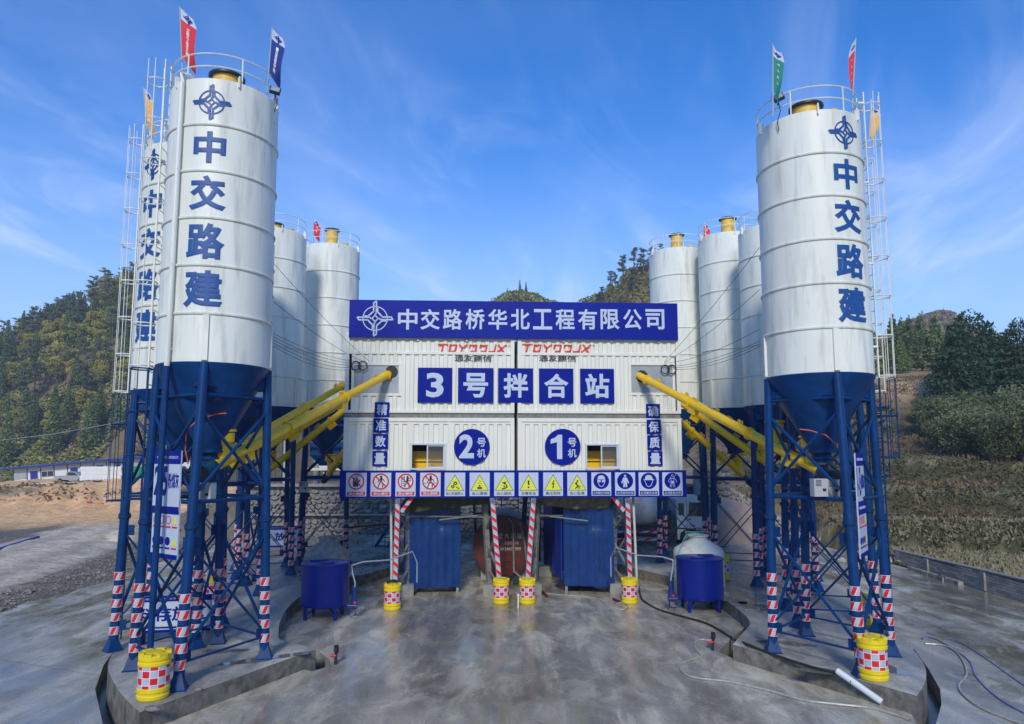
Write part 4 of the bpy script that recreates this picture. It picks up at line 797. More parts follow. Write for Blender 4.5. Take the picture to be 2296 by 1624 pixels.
# maker's lettering: stylised red letters drawn as strokes over black characters
REDL = mat('maker_red', (.72, .045, .02), .5); BLKL = mat('maker_black', (.035, .03, .03), .5)
def maker(qx0, lab):
    u0, z1 = FA(qx0, 772); u1, z0 = FA(qx0 + 153, 790.5); W_, H_ = u1 - u0, z1 - z0; r_ = thing('maker_lettering', lab, 'lettering', FW((u0 + u1) / 2, -.055, (z0 + z1) / 2), FROT, 'maker name above each tower')
    gl = {'T': [[(0, 1), (1.1, 1)], [(.62, 1), (.40, 0)]], 'O': [[(.22, .93), (.10, .07), (.78, .07), (.95, .93), (.22, .93)]], 'Y': [[(.1, 1), (.42, .5), (1.0, 1)], [(.42, .5), (.32, 0)]],
          'D': [[(.16, .58), (.22, .92), (.98, .92), (.82, .08), (.30, .08)]], 'J': [[(.85, 1), (.65, .07), (.0, .07)]], 'X': [[(.15, 1), (.75, 0)], [(1.05, 1), (-.05, 0)]]}
    x = -W_ / 2; cw = W_ / 8.2; m_ = MB()
    for ch, ad in zip('TOYDDJX', (1.18, 1.22, 1.12, 1.22, 1.2, 1.02, 1.2)):
        for pl in gl[ch]: m_.stroke([(x + p[0] * cw, -H_ / 2 + p[1] * H_ * .94) for p in pl], H_ * .22, -.004, .004)
        x += ad * cw * 1.02
    m_.build('red_letters', REDL, r_, smooth=False)
    char(r_, '®', .08, .08, BLKL, W_ / 2 + .1, H_ * .35, .0, 0)
    a, z1 = FA(qx0 + 36, 797); b_, z0 = FA(qx0 + 120, 811); cw = (b_ - a) / 4
    for i, ch in enumerate('通友建信'): char(r_, ch, cw * .98, (z1 - z0) * 1.1, BLKL, a + cw * (i + .5) - (u0 + u1) / 2, (z0 + z1) / 2 - FA(qx0, 781)[1], .03, 0, shear=.0)
maker(983, "red maker's name over black characters on the left tower"); maker(1172, "red maker's name over black characters on the right tower")
# the safety strip with fourteen notices
su0, sz1 = FA(763.5, 1055, .1); su1, sz0 = FA(1538, 1114, .1); strip = plate_thing('sign_strip', 'long blue board under both towers carrying the safety notices', 'sign board', (su0 + su1) / 2, (sz0 + sz1) / 2, su1 - su0, sz1 - sz0, SIGNB, -.16, .08)
NOT_ = [('禁止触摸', 'p', 'crossed out hand'), ('禁止通行', 'p', 'crossed out walking figure'), ('禁止攀登', 'p', 'crossed out ladder climber'), ('禁止翻越', 'p', 'crossed out figure over a fence'),
        ('当心机械伤人', 'w', 'two gears and a hand'), ('当心落物', 'w', 'falling debris'), ('当心碰头', 'w', 'a bumped head'), ('注意安全', 'w', 'an exclamation mark'), ('高压危险', 'w', 'a lightning bolt'), ('当心坠落', 'w', 'a falling man'),
        ('必须戴防护眼镜', 'm', 'goggles'), ('必须穿防护服', 'm', 'overalls'), ('必须戴安全帽', 'm', 'a helmet'), ('必须系安全带', 'm', 'a harness')]
SX = [(776, 822), (831, 877), (887, 932), (942, 988), (997, 1043), (1053, 1098), (1108, 1153), (1163, 1207), (1218, 1262), (1272, 1316), (1326, 1370), (1379, 1424), (1432, 1477), (1485, 1530)]
def man(m_, s, x=0, z=0, pose=0, y0=-.022, y1=-.019):
    P_ = lambda *p: [(x + a * s, z + b * s) for a, b in p]
    m_.disc(x + .02 * s, z + .36 * s, .085 * s, y0, y1, 12)
    m_.stroke(P_((.02, .24), (0, -.02)), .17 * s, y0, y1)
    arms = [((.02, .2), (-.16, .08), (-.2, -.06)), ((.05, .2), (.2, .12), (.26, 0))] if pose == 0 else [((.0, .2), (.2, .24), (.3, .34)), ((0, .15), (.2, .05), (.3, .12))]
    for a in arms: m_.stroke(P_(*a), .06 * s, y0, y1)
    for a in (((-.03, -.02), (-.12, -.22), (-.2, -.42)), ((.04, -.02), (.14, -.2), (.14, -.42))): m_.stroke(P_(*a), .07 * s, y0, y1)
for i, ((txt, kd, what), (a, b_)) in enumerate(zip(NOT_, SX)):
    u0 = FA(a, 1088, .2)[0]; u1 = FA(b_, 1088, .2)[0]; z1 = FA(1150, 1059.5, .2)[1]; z0 = FA(1150, 1112, .2)[1]; W_ = u1 - u0; H_ = z1 - z0
    lab = {'p': 'red prohibition notice with %s on the blue strip', 'w': 'yellow triangle notice with %s on the blue strip', 'm': 'blue mandatory notice with %s on the blue strip'}[kd] % what
    r_ = plate_thing('safety_notice', lab, 'notice', (u0 + u1) / 2, (z0 + z1) / 2, W_, H_, SIGNW, -.212, .02, 'safety notices on the blue strip')
    c_z = H_ * .13; rr = W_ * .40; pic = MB(); ys0, ys1 = -.018, -.015
    if kd == 'p':
        MB().disc(0, c_z, rr * 1.06, -.013, -.011, 36).build('disc', mat('notice_pale', (.6, .66, .74), .4), r_, smooth=False)
        if i == 0:
            pic.prism([(-.16 * W_, c_z - .24 * W_), (.10 * W_, c_z - .26 * W_), (.12 * W_, c_z - .05 * W_), (.2 * W_, c_z + .05 * W_), (.17 * W_, c_z + .1 * W_), (.06 * W_, c_z + .02 * W_), (-.16 * W_, c_z + .02 * W_)], ys0, ys1)
            for k in range(4): pic.stroke([((-.14 + .065 * k) * W_, c_z), ((-.13 + .06 * k) * W_, c_z + .19 * W_)], .04 * W_, ys0, ys1)
            pic.stroke([(-.12 * W_, c_z + .27 * W_), (.1 * W_, c_z + .27 * W_)], .03 * W_, ys0, ys1)
        elif i == 2:
            man(pic, W_ * .62, .08 * W_, c_z, 1, ys0, ys1); [pic.stroke([((-.2 + d_) * W_, c_z - .28 * W_), ((-.2 + d_) * W_, c_z + .26 * W_)], .025 * W_, ys0, ys1) for d_ in (0, .14)]; [pic.stroke([(-.2 * W_, c_z + k * W_ * .1), (-.06 * W_, c_z + k * W_ * .1)], .02 * W_, ys0, ys1) for k in range(-2, 3)]
        else:
            man(pic, W_ * .66, 0, c_z, 0, ys0, ys1)
            if i == 3: pic.stroke([(-.3 * W_, c_z - .08 * W_), (.3 * W_, c_z - .08 * W_)], .025 * W_, ys0, ys1)
        pic.build('pictogram', BLKP, r_, smooth=False)
        ring = MB().disc(0, c_z, rr, -.024, -.020, 40, rr * .82); ring.stroke([(-rr * .62, c_z + rr * .62), (rr * .62, c_z - rr * .62)], rr * .17, -.0235, -.0205); ring.build('prohibition_ring', REDP, r_, smooth=False)
        MB().box((0, -.012, -H_ * .385), (W_ * .88, .004, H_ * .16)).build('caption_bar', REDP, r_, smooth=False); char(r_, txt, W_ * .72, H_ * .11, SIGNW, 0, -H_ * .385, .05, -.016)
    elif kd == 'w':
        tz0, tz1, tw = -H_ * .27, H_ * .42, W_ * .46; tri = lambda k: [(-tw * k, c_z + (tz0 - c_z) * k), (tw * k, c_z + (tz0 - c_z) * k), (0, c_z + (tz1 - c_z) * k)]
        cz2 = -H_ * .04; tri = lambda k: [(-tw * k, cz2 + (tz0 - cz2) * k), (tw * k, cz2 + (tz0 - cz2) * k), (0, cz2 + (tz1 - cz2) * k)]
        MB().prism(tri(1.0), -.014, -.011).build('triangle_border', BLKP, r_, smooth=False); MB().prism(tri(.91), -.018, -.0145).build('triangle', YELS, r_, smooth=False)
        cz2 = -H_ * .06; y0, y1 = -.023, -.019
        if i == 7: pic.prism([(-.035 * W_, cz2 + .02), (.035 * W_, cz2 + .02), (.05 * W_, cz2 + .26 * W_), (-.05 * W_, cz2 + .26 * W_)], y0, y1).disc(0, cz2 - .08 * W_, .045 * W_, y0, y1, 12)
        elif i == 8: pic.prism([(.03 * W_, cz2 + .27 * W_), (-.08 * W_, cz2 + .06 * W_), (-.01 * W_, cz2 + .07 * W_), (-.02 * W_, cz2 - .06 * W_), (-.06 * W_, cz2 - .05 * W_), (.0, cz2 - .16 * W_), (.05 * W_, cz2 - .03 * W_), (.02 * W_, cz2 - .04 * W_), (.06 * W_, cz2 + .12 * W_), (.0, cz2 + .12 * W_), (.08 * W_, cz2 + .27 * W_)], y0, y1)
        elif i == 4:
            for gx, gz, gr in ((.02, .12, .075), (-.1, -.04, .065)):
                pic.disc(gx * W_, cz2 + gz * W_, gr * W_, y0, y1, 14, gr * W_ * .45); [pic.stroke([((gx + gr * math.cos(k)) * W_, cz2 + (gz + gr * math.sin(k)) * W_), ((gx + gr * 1.35 * math.cos(k)) * W_, cz2 + (gz + gr * 1.35 * math.sin(k)) * W_)], .03 * W_, y0, y1) for k in np.arange(0, 6.28, .785)]
            pic.prism([(.05 * W_, cz2 - .02 * W_), (.24 * W_, cz2 - .14 * W_), (.2 * W_, cz2 - .16 * W_), (.08 * W_, cz2 - .1 * W_)], y0, y1)
        elif i == 5: pic.disc(0, cz2 + .0, .045 * W_, y0, y1, 12).prism([(-.12 * W_, cz2 - .16 * W_), (.12 * W_, cz2 - .16 * W_), (.12 * W_, cz2 - .06 * W_), (-.12 * W_, cz2 - .06 * W_)], y0, y1); [pic.disc(x_ * W_, cz2 + z_ * W_, .02 * W_, y0, y1, 5) for x_, z_ in ((0, .12), (-.05, .17), (.05, .2), (.0, .25), (.08, .1), (-.08, .1))]
        elif i == 6: pic.disc(.0, cz2 - .03 * W_, .045 * W_, y0, y1, 12).prism([(-.12 * W_, cz2 + .16 * W_), (.1 * W_, cz2 + .2 * W_), (.08 * W_, cz2 + .1 * W_), (.02 * W_, cz2 + .04 * W_), (-.02 * W_, cz2 + .09 * W_)], y0, y1).stroke([(-.1 * W_, cz2 - .16 * W_), (.05 * W_, cz2 - .12 * W_), (.14 * W_, cz2 - .06 * W_), (.1 * W_, cz2 + .05 * W_)], .06 * W_, y0, y1)
        else: pic.disc(.09 * W_, cz2 - .13 * W_, .04 * W_, y0, y1, 10).stroke([(.04 * W_, cz2 - .07 * W_), (-.04 * W_, cz2 + .08 * W_), (.02 * W_, cz2 + .25 * W_)], .065 * W_, y0, y1).stroke([(-.04 * W_, cz2 + .05 * W_), (-.1 * W_, cz2 + .12 * W_)], .05 * W_, y0, y1).stroke([(.04 * W_, cz2 - .05 * W_), (-.1 * W_, cz2 - .14 * W_)], .05 * W_, y0, y1).stroke([(.06 * W_, cz2), (.18 * W_, cz2 - .06 * W_)], .04 * W_, y0, y1)
        pic.build('pictogram', BLKP, r_, smooth=False); char(r_, txt, W_ * (.86 if len(txt) > 4 else .76), H_ * .135, BLKP, 0, -H_ * .39, .015, -.016)
    else:
        MB().disc(0, c_z, rr, -.014, -.011, 36).build('disc', SIGNB, r_, smooth=False); y0, y1 = -.018, -.0145; k = W_; T_ = lambda *p: [(a_ * k, c_z + b2 * k) for a_, b2 in p]
        if i in (10, 12):
            pic.prism(T_((-.19, .08), (-.17, .2), (-.09, .28), (.06, .29), (.16, .22), (.2, .08)), y0, y1)
            pic.stroke(T_((-.2, .06), (-.17, -.08), (-.09, -.24), (0, -.28), (.09, -.24), (.17, -.08), (.2, .06)), .03 * k, y0, y1)
            if i == 10: pic.prism(T_((-.18, -.06), (-.03, -.06), (-.03, .05), (-.18, .05)), y0, y1).prism(T_((.18, -.06), (.18, .05), (.03, .05), (.03, -.06)), y0, y1)
            else: pic.stroke(T_((-.25, .06), (.25, .06)), .04 * k, y0, y1)
        elif i == 11:
            pic.disc(0, c_z + .25 * k, .055 * k, y0, y1, 12).prism(T_((-.09, .17), (.09, .17), (.2, -.1), (.14, -.12), (.08, .0), (.1, -.3), (.02, -.3), (0, -.1), (-.02, -.3), (-.1, -.3), (-.08, 0), (-.14, -.12), (-.2, -.1)), y0, y1)
        else:
            pic.disc(0, c_z + .26 * k, .06 * k, y0, y1, 14, .04 * k); [pic.stroke(T_(*p), .018 * k, y0, y1) for p in (((-.08, .17), (-.2, .0), (-.14, -.08)), ((.08, .17), (.22, -.02), (.17, -.08)), ((-.08, .17), (-.07, -.08), (-.12, -.3)), ((.08, .17), (.07, -.08), (.12, -.3)), ((-.03, -.1), (-.05, -.3)), ((.03, -.1), (.05, -.3)), ((.08, .2), (.2, .34)))]
            pic.prism(T_((-.06, .0), (.06, .0), (.07, -.06), (0, -.14), (-.07, -.06)), y0, y1).stroke(T_((-.06, .12), (.06, .12)), .03 * k, y0, y1)
        pic.build('pictogram', SIGNW, r_, smooth=False); MB().box((0, -.0125, -H_ * .385), (W_ * .9, .004, H_ * .17)).build('caption_bar', SIGNB, r_, smooth=False); char(r_, txt, W_ * .82, H_ * .12, SIGNW, 0, -H_ * .385, .02, -.0165)
# cables from the facade to the silos, with coils of spare cable
def cable(a, b_, lab, sag=.25, r_=.007):
    a, b_ = Vector(a), Vector(b_); return tag(MB().path([a + (b_ - a) * t_ - Vector((0, 0, sag * 4 * t_ * (1 - t_))) for t_ in np.linspace(0, 1, 16)], r_, 5).build('cable', BLACK), lab, 'cable', 'cables strung from silos to towers')
cable(at(613, 590, 18.2), at(830, 812, 26.2), 'thin black cable from the foremost left silo, uppermost of its bundle', .1); cable(at(613, 676, 18.2), at(825, 815, 26.2), 'thin black cable from the foremost left silo, second from the top', .15)
for k in range(5): cable(at(613, 748 + 7 * k, 18.2), at(812, 812 + 3 * k, 26.2), 'one of the thin cables bundled low on the foremost left silo', .15 + .04 * k)
for k, y_ in enumerate((555, 650, 738)): cable(at(1703, y_, 17.5), at(1489, 812 + k, 26.3), '%s thin cable from the foremost right silo to the right tower' % ('highest', 'middle', 'third highest')[k], .08 + .05 * k)
for k in range(3): cable(at(1703, 765 + 6 * k, 17.5), at(1493, 822 + 2 * k, 26.3), 'one of the thin cables bundled low on the foremost right silo', .15 + .04 * k)
for q_, lab in (((807, 821), 'coiled black cable hung on the left steel panel'), ((1497, 829), 'coiled black cable hung on the right steel panel')):
    u, z = FA(*q_); p = FW(u, -.12, z); m_ = MB()
    for dx_ in (-.13, .13): 
        for e in (0, .02): m_.path([(p.x + dx_ + (.15 + e) * math.cos(t_), p.y - e, p.z + (.16 + e) * math.sin(t_)) for t_ in np.linspace(0, 6.28, 24, endpoint=False)], .012, 5, True)
    tag(m_.build('cable_coil', BLACK), lab, 'cable coil')

# ---------------------------------------------------------------- crash barrels
def barrel(p, lab, rz=0, sand=False, s=1.0):
    root = thing('crash_barrel', lab, 'barrel', tuple(p), rz, 'yellow crash barrels')
    if s != 1: root.scale = (s, s, s)
    MB().lathe([(.0, .0), (.27, .0), (.29, .02), (.30, .08), (.285, .10), (.285, .13), (.30, .15), (.30, .22), (.288, .235)], 40).build('base', BARY, root)
    MB().lathe([(.288, -.205), (.288, .205)], 40).build('check_band', CHECK, root, (0, 0, .435))
    MB().lathe([(.288, .635), (.30, .65), (.30, .70), (.285, .715), (.285, .735), (.30, .75), (.298, .81), (.275, .835), (.0, .84)], 40).build('shoulder', BARY, root)
    m_ = MB()
    for k in range(6): a = k * math.pi / 3 + .3; m_.box((.245 * math.cos(a), .245 * math.sin(a), .85), (.09, .17, .05), Matrix.Rotation(a, 3, 'Z'))
    m_.lathe([(.15, .84), (.15, .87), (.0, .875)], 24); m_.build('lid', BARY, root)
    if sand: MB().lathe([(.24, .85), (.16, .92), (.05, .95), (0, .955)], 14).build('sand_fill', mat('sand', (.35, .24, .12), .9, bump=.8, var=.3), root)
    return root
barrel(G(349, 1572, .4) + Vector((-.17, .22, 0)), 'nearest left barrel, yellow with checks, on the corner of the raised slab', .2, s=1.04)
barrel(G(1953, 1528, .4) + Vector((.17, .22, 0)), 'nearest right barrel, yellow with checks, against the stout blue leg', .5, s=1.04)
_b = [barrel(G(x, y) + Vector((0, .28, 0)), l_, r_) for x, y, l_, r_ in ((876, 1370, 'barrel with a dark rag on its lid at the leftmost taped leg', .1), (1123, 1356, 'barrel at the second taped leg, left one of the close pair', .9), (1183, 1356, 'barrel at the third taped leg, right one of the close pair', 1.7), (1415, 1355, 'barrel at the rightmost taped leg of the towers', 2.6))]
barrel(G(1623, 1302, .4) + Vector((0, .3, 0)), 'barrel behind the right blue tank, partly behind braces', .4, s=1.1)
barrel(G(472, 1352, .4) + Vector((0, .3, 0)), 'barrel topped with heaped sand behind the left legs', .3, True); barrel(G(322, 1412, .4), 'barrel mostly hidden behind the ladder of the leftmost legs', .3); barrel(G(1943, 1400, .4), 'barrel mostly hidden behind the rightmost legs', 1)
p = G(872, 1300); tag(MB().path([(-4.33, 25.0, .88), (-4.25, 24.95, .93), (-4.12, 25.02, .95), (-4.02, 25.1, .9)], .05, 7).build('rag', BLACK), 'dark crumpled rag lying on a barrel lid', 'rag')

# ---------------------------------------------------------------- additive tanks with pumps
def atank(c, rad, lab, sx_, pump_y=-.35):
    root = thing('additive_tank', lab, 'tank', tuple(c), 0, 'blue additive tanks')
    z0, z1 = .42, 1.76
    MB().lathe([(.2, z0 - .12), (rad * .75, z0 - .06), (rad, z0), (rad + .01, z0 + .02), (rad + .012, z0 + .06), (rad, z0 + .07), (rad, z1 - .05), (rad + .025, z1 - .045), (rad + .025, z1), (rad, z1 + .01), (.05, z1 + .03), (0, z1 + .03)], 56).build('vessel', TANKB, root)
    MB().lathe([(.24, z1 + .02), (.24, z1 + .06), (0, z1 + .065)], 24, (-.15 * sx_, -.3, 0)).build('lid', TANKB, root); MB().box((.25 * sx_, .1, z1 + .06), (.5, .3, .05)).build('hatch', TANKB, root)
    for k in range(4): a = math.pi / 4 + k * math.pi / 2; MB().tube((rad * .9 * math.cos(a), rad * .9 * math.sin(a), 0), (rad * .9 * math.cos(a), rad * .9 * math.sin(a), z0 + .05), .06, n=14).build('leg', TANKB, root); MB().tube((rad * .9 * math.cos(a), rad * .9 * math.sin(a), .12), (rad * .4 * math.cos(a), rad * .4 * math.sin(a), z0 - .05), .025, n=8).build('leg_strut', TANKB, root)
    px = -sx_ * (rad + .3); m_ = MB(); m_.tube((px, pump_y, .48), (px, pump_y, .72), .10, n=16).tube((px, pump_y, .72), (px, pump_y, 1.0), .075, n=16).tube((px, pump_y, 1.0), (px, pump_y, 1.03), .09, n=16)
    m_.tube((px + .2 * sx_, pump_y, .42), (px - .1 * sx_, pump_y, .42), .09, n=14); pu = m_.build('pump', mat('pump_blue', (.01, .03, .16), .35), root)
    MB().path([(px + .2 * sx_, pump_y, .42), (px + .35 * sx_, pump_y + .02, .42), (px + .5 * sx_, pump_y * .5, .40)], .03, 10).build('suction_pipe', TANKB, pu)
    MB().path([(px - .05 * sx_, pump_y, .42), (px - .06 * sx_, pump_y, .15), (px + .15 * sx_, pump_y, .13), (px + .2 * sx_, pump_y, .3)], .022, 8).build('drain_pipe', TANKB, pu)
    MB().tube((px + .05, pump_y - .12, .55), (px + .05, pump_y - .03, .55), .045, n=12).build('valve_wheel', mat('valve_red', (.5, .03, .03), .5), pu)
    MB().path([(px, pump_y, 1.0), (px + .02, pump_y, 1.15), (px + .1 * sx_, pump_y + .05, 1.5), (px + .12 * sx_, pump_y + .1, 1.7), (px - .2 * sx_, pump_y + .3, 1.78), (px - .9 * sx_, pump_y + 1.1, 1.72), (px - 1.6 * sx_, pump_y + 1.9, 1.9), (px - 1.75 * sx_, pump_y + 2.1, 1.5), (px - 1.75 * sx_, pump_y + 2.1, .8)], .025, 8).build('delivery_hose', mat('pale_hose', (.3, .34, .42), .35), root)
    return root
atank((-6.19, 23.75, 0), .76, 'blue additive tank on short legs standing left of the towers', -1); atank((6.52, 24.9, 0), .79, 'blue additive tank on short legs standing right of the towers', 1)
def ptank(c, rad, h, m_, lab, rot=0):
    root = thing('water_tank', lab, 'tank', tuple(c), rot); pr = [(0, 0), (rad * .97, 0), (rad, .05)]
    for k in range(5): z = .15 + k * (h * .68 - .15) / 5; pr += [(rad, z), (rad - .008, z + .05), (rad - .008, z + .09), (rad, z + .14)]
    pr += [(rad, h * .72), (rad * .93, h * .78), (rad * .35, h * .93)]
    MB().lathe(pr, 44).build('vessel', m_, root); MB().lathe([(rad * .36, h * .92), (rad * .36, h * .98), (rad * .42, h * .98), (rad * .42, h), (rad * .1, h * 1.02), (0, h * 1.02)], 26).build('lid', m_, root); return root
ptank((-6.8, 26.3, 0), .82, 2.3, WALLOW, 'stained grey plastic tank with conical top behind the left blue tank'); ptank((7.15, 27.4, 0), .95, 2.25, POLY, 'cream plastic tank with wide lid behind the right blue tank')
tag(MB().path([(6.95 + .33 * math.cos(t_), 27.2 + .33 * math.sin(t_), 2.36 + .02 * math.sin(3 * t_)) for t_ in np.linspace(0, 6.28, 20, endpoint=False)] , .02, 6, True).path([(6.6, 26.95, 2.33), (6.2, 26.5, 1.8), (5.9, 26.3, 1.0)], .015, 6).build('hose_coil', mat('green_hose', (.1, .3, .25), .5)), 'coiled hose lying on the lid of the cream tank', 'hose')

# ---------------------------------------------------------------- under the towers
def tarp_box(c, w_, d_, h_, rz, lab, base=.42):
    root = thing('covered_cabinet', lab, 'cabinet', tuple(c), rz, 'cabinets wrapped in blue sheeting'); n = 22; mb = MB()
    def face(P0, U, V, nu, nv, nrm):
        o = len(mb.v)
        for j in range(nv + 1):
            for i in range(nu + 1):
                u_, v_ = i / nu, j / nv; dpt = .006 * math.sin(u_ * 40) * (1 if v_ < .98 else 0) + .09 * vn1(u_ * 3 + P0[0], v_ * 3.3 + P0[1]) * math.sin(math.pi * u_) * (1 - v_ * .2)
                mb.v.append(tuple(Vector(P0) + Vector(U) * u_ + Vector(V) * v_ + Vector(nrm) * dpt))
        for j in range(nv):
            for i in range(nu): a = o + j * (nu + 1) + i; mb.f.append((a, a + 1, a + nu + 2, a + nu + 1))
    vn1 = lambda a, b_: float(vnoise(np.array([a * 2.]), np.array([b_ * 2.]), 1., 4)[0]) - .5
    z = base; face((-w_ / 2, -d_ / 2, z), (w_, 0, 0), (0, 0, h_), 60, 20, (0, -1, 0)); face((w_ / 2, -d_ / 2, z), (0, d_, 0), (0, 0, h_), 30, 12, (1, 0, 0)); face((-w_ / 2, d_ / 2, z), (0, -d_, 0), (0, 0, h_), 30, 12, (-1, 0, 0)); face((-w_ / 2, -d_ / 2, z + h_), (w_, 0, 0), (0, d_, 0), 8, 8, (0, 0, 1)); face((w_ / 2, d_ / 2, z), (-w_, 0, 0), (0, 0, h_), 8, 8, (0, 1, 0))
    mb.build('sheeting', TARP, root)
    m_ = MB(); [m_.box((x, y, base / 2 + .1), (.1, .1, base + .2)) for x in (-w_ / 2 + .1, w_ / 2 - .1) for y in (-d_ / 2 + .1, d_ / 2 - .1)]; m_.build('stand', CONC, root, smooth=False)
    return root
pa, pb = at(918, 1286, 27.6), at(1018, 1276, 27.6); tarp_box(((pa.x + pb.x) / 2, 28.5, 0), 1.95, 1.7, 3.15, .14, 'left cabinet wrapped in blue sheeting between taped legs', .22)
pa, pb = at(1276, 1270, 28), at(1374, 1286, 28); tarp_box(((pa.x + pb.x) / 2 + .0, 28.5, 0), 1.95, 1.7, 3.1, -.14, 'right cabinet wrapped in blue sheeting with its side door ajar', .27)
MB().box((-.0, 0, 0), (.04, .7, 2.3)).build('open_door', mat('blue_sheet_steel', (.005, .03, .26), .4), COL.objects['covered_cabinet.001'], (-1.18, -.75, 1.7), smooth=False, rot=(0, 0, .45))
p = at(1258, 1240, 31); root = thing('blue_shed', 'dark blue corrugated shed behind the right wrapped cabinet', 'shed', (p.x + .3, 31, 0), .15); corr(MB(), -.7, 1.2, .3, 3.6).build('wall', mat('blue_sheet_steel', (.005, .03, .26), .4), root, smooth=False)
MB().box((.25, 1.0, 1.95), (1.88, 1.9, 3.25)).build('body', mat('blue_sheet_steel', (.005, .03, .26), .4), root, smooth=False); MB().box((.25, 1.0, 3.64), (2.1, 2.2, .07)).build('roof', mat('blue_sheet_steel', (.005, .03, .26), .4), root, smooth=False)
for (x, y), lab in (((1003, 1290), 'pale concrete block under the right corner of the left cabinet'), ((1078, 1286), 'wet concrete block between left cabinet and red tank'), ((1222, 1290), 'dark concrete block between red tank and right cabinet'), ((1290, 1292), 'pale concrete block under the left corner of the right cabinet')):
    g = G(x, y); tag(MB().box((0, 0, .21), (.55, .5, .42)).build('concrete_block', CONC, None, tuple(g), smooth=False), lab, 'block', 'footing blocks')
g = G(1020, 1272); root = thing('fire_box', 'small red upright box beside the left cabinet', 'box', tuple(g)); MB().box((0, 0, .42), (.25, .25, .84)).build('case', mat('red_box_paint', (.45, .01, .02), .4), root, smooth=False); MB().box((0, -.13, .5), (.06, .012, .1)).build('latch', STEEL, root, smooth=False)
# horizontal red oxide tank
root = thing('horizontal_tank', 'dark red horizontal tank lettered in white behind the central legs', 'tank', (at(1128, 1230, 30).x, 29.9, 1.52), 0); MX = Matrix.Rotation(R(-90), 3, 'X'); rt_ = 1.25
MB().lathe([(0, -.06), (rt_ * .6, -.04), (rt_ * .98, 0), (rt_, .04), (rt_, 4.2), (rt_ * .9, 4.3), (0, 4.36)], 56, (0, 0, 0), M=MX).build('drum', RUST, root); MB().lathe([(rt_ - .01, -.02), (rt_ + .025, -.02), (rt_ + .025, .03), (rt_, .03)], 56, M=MX).build('rim', RUST, root)
WL = mat('tank_lettering', (.5, .48, .46), .7)
for k, ch in enumerate('宏大制罐'): put('lettering', text_mesh(ch, .2, .24, WL, .03), root, (-.12 + .27 * k, -.075, .42))
put('lettering', text_mesh('水泥罐 闸架', .62, .13, WL, .01), root, (.35, -.075, .12)); put('lettering', text_mesh('0454473999', .85, .14, WL, .02), root, (.32, -.075, -.12))
m_ = MB(); [m_.tube((x, -.10, -1.0), (x, -.10, .95), .014, n=6) for x in (.05, .32)]; [m_.tube((.05, -.1, z), (.32, -.1, z), .012, n=6) for z in np.arange(-.9, .95, .3)]; m_.build('ladder', RUST, root)
m_ = MB(); m_.path([(.25, -.2, 1.15), (.42, -.3, .9), (.44, -.3, -.2), (.46, -.3, -1.0), (.9, -.5, -1.35), (1.1, -.7, -1.45)], .045, 8); m_.path([(.7, -.15, 1.0), (.9, -.2, .2), (1.0, -.2, -.8)], .04, 8); m_.build('hose', DUSTY, root)
for x in (.15, .55): MB().tube((x, -.42, -1.32), (x, -.2, -1.32), .15, n=20).build('pump', DARK, root)
for y in (.6, 3.6): MB().box((0, y, -1.25), (1.9, .3, .5)).build('saddle', CONC, root, smooth=False)
# blue framed plastic screen beside the red tank
g = G(1075, 1282); root = thing('plastic_screen', 'blue frame with clear plastic sheet left of the red tank', 'screen', (g.x, g.y, 0), 0)
m_ = MB(); m_.bar((-.1, 0, .4), (-.3, .3, 3.3), .09, .09).bar((.55, .6, .4), (.4, .8, 3.3), .09, .09).bar((-.1, 0, .9), (.5, .6, .9), .06, .06).bar((-.28, .28, 3.2), (.42, .8, 3.2), .09, .09).bar((-.2, .15, 2.6), (.45, .7, 2.6), .07, .07); m_.build('frame', BLUE, root, smooth=False)
MB().add([(-.1, .02, .45), (.5, .62, .45), (.42, .8, 3.1), (-.28, .3, 3.1)], [(0, 1, 2, 3)]).build('sheet', FILMT, root, smooth=False)
g = G(1232, 1282); root = thing('plastic_screen', 'blue frame with clear plastic sheet right of the red tank', 'screen', (g.x, g.y, 0), 0)
m_ = MB(); m_.bar((-.45, .4, .4), (-.4, .6, 3.3), .12, .12).bar((.25, 0, .4), (.5, .3, 3.3), .09, .09).bar((-.45, .4, 2.0), (.3, 0, 1.3), .06, .06).bar((-.4, .6, 3.2), (.5, .3, 3.2), .09, .09); m_.build('frame', BLUE, root, smooth=False)
MB().add([(-.4, .4, .45), (.22, 0, .45), (.48, .28, 3.1), (-.4, .58, 3.1)], [(0, 1, 2, 3)]).build('sheet', FILMT, root, smooth=False)
for q0, q1, Yd, r_, m_, lab in (((770, 1183), (893, 1174), 31, .035, BLACK, 'dark pipe laid level across the left braces'), ((1410, 1177), (1560, 1187), 30, .035, BLACK, 'dark pipe laid level in front of the mixer truck'), ((985, 1166), (1070, 1156), 27.4, .03, DUSTY, 'dusty steel bar poking across the left cabinet'), ((1232, 1158), (1318, 1168), 27.4, .03, DUSTY, 'dusty steel bar poking across the right cabinet')):
    tag(MB().tube(tuple(at(*q0, Yd)), tuple(at(*q1, Yd)), r_, n=10).build('pipe', m_), lab, 'pipe')
for q0, q1, m_, lab in (((1262, 1312), (1350, 1328), RUST, 'rusty pipe lying in front of the right cabinet'), ((1215, 1329), (1228, 1340), RUST, 'short rusty pipe end beside the barrel pair'), ((1375, 1346), (1390, 1352), RUST, 'short pipe stub near the rightmost taped leg')):
    a, b_ = G(*q0), G(*q1); tag(MB().tube((a.x, a.y, .05), (b_.x, b_.y, .05), .045, n=12).build('loose_pipe', m_), lab, 'pipe')
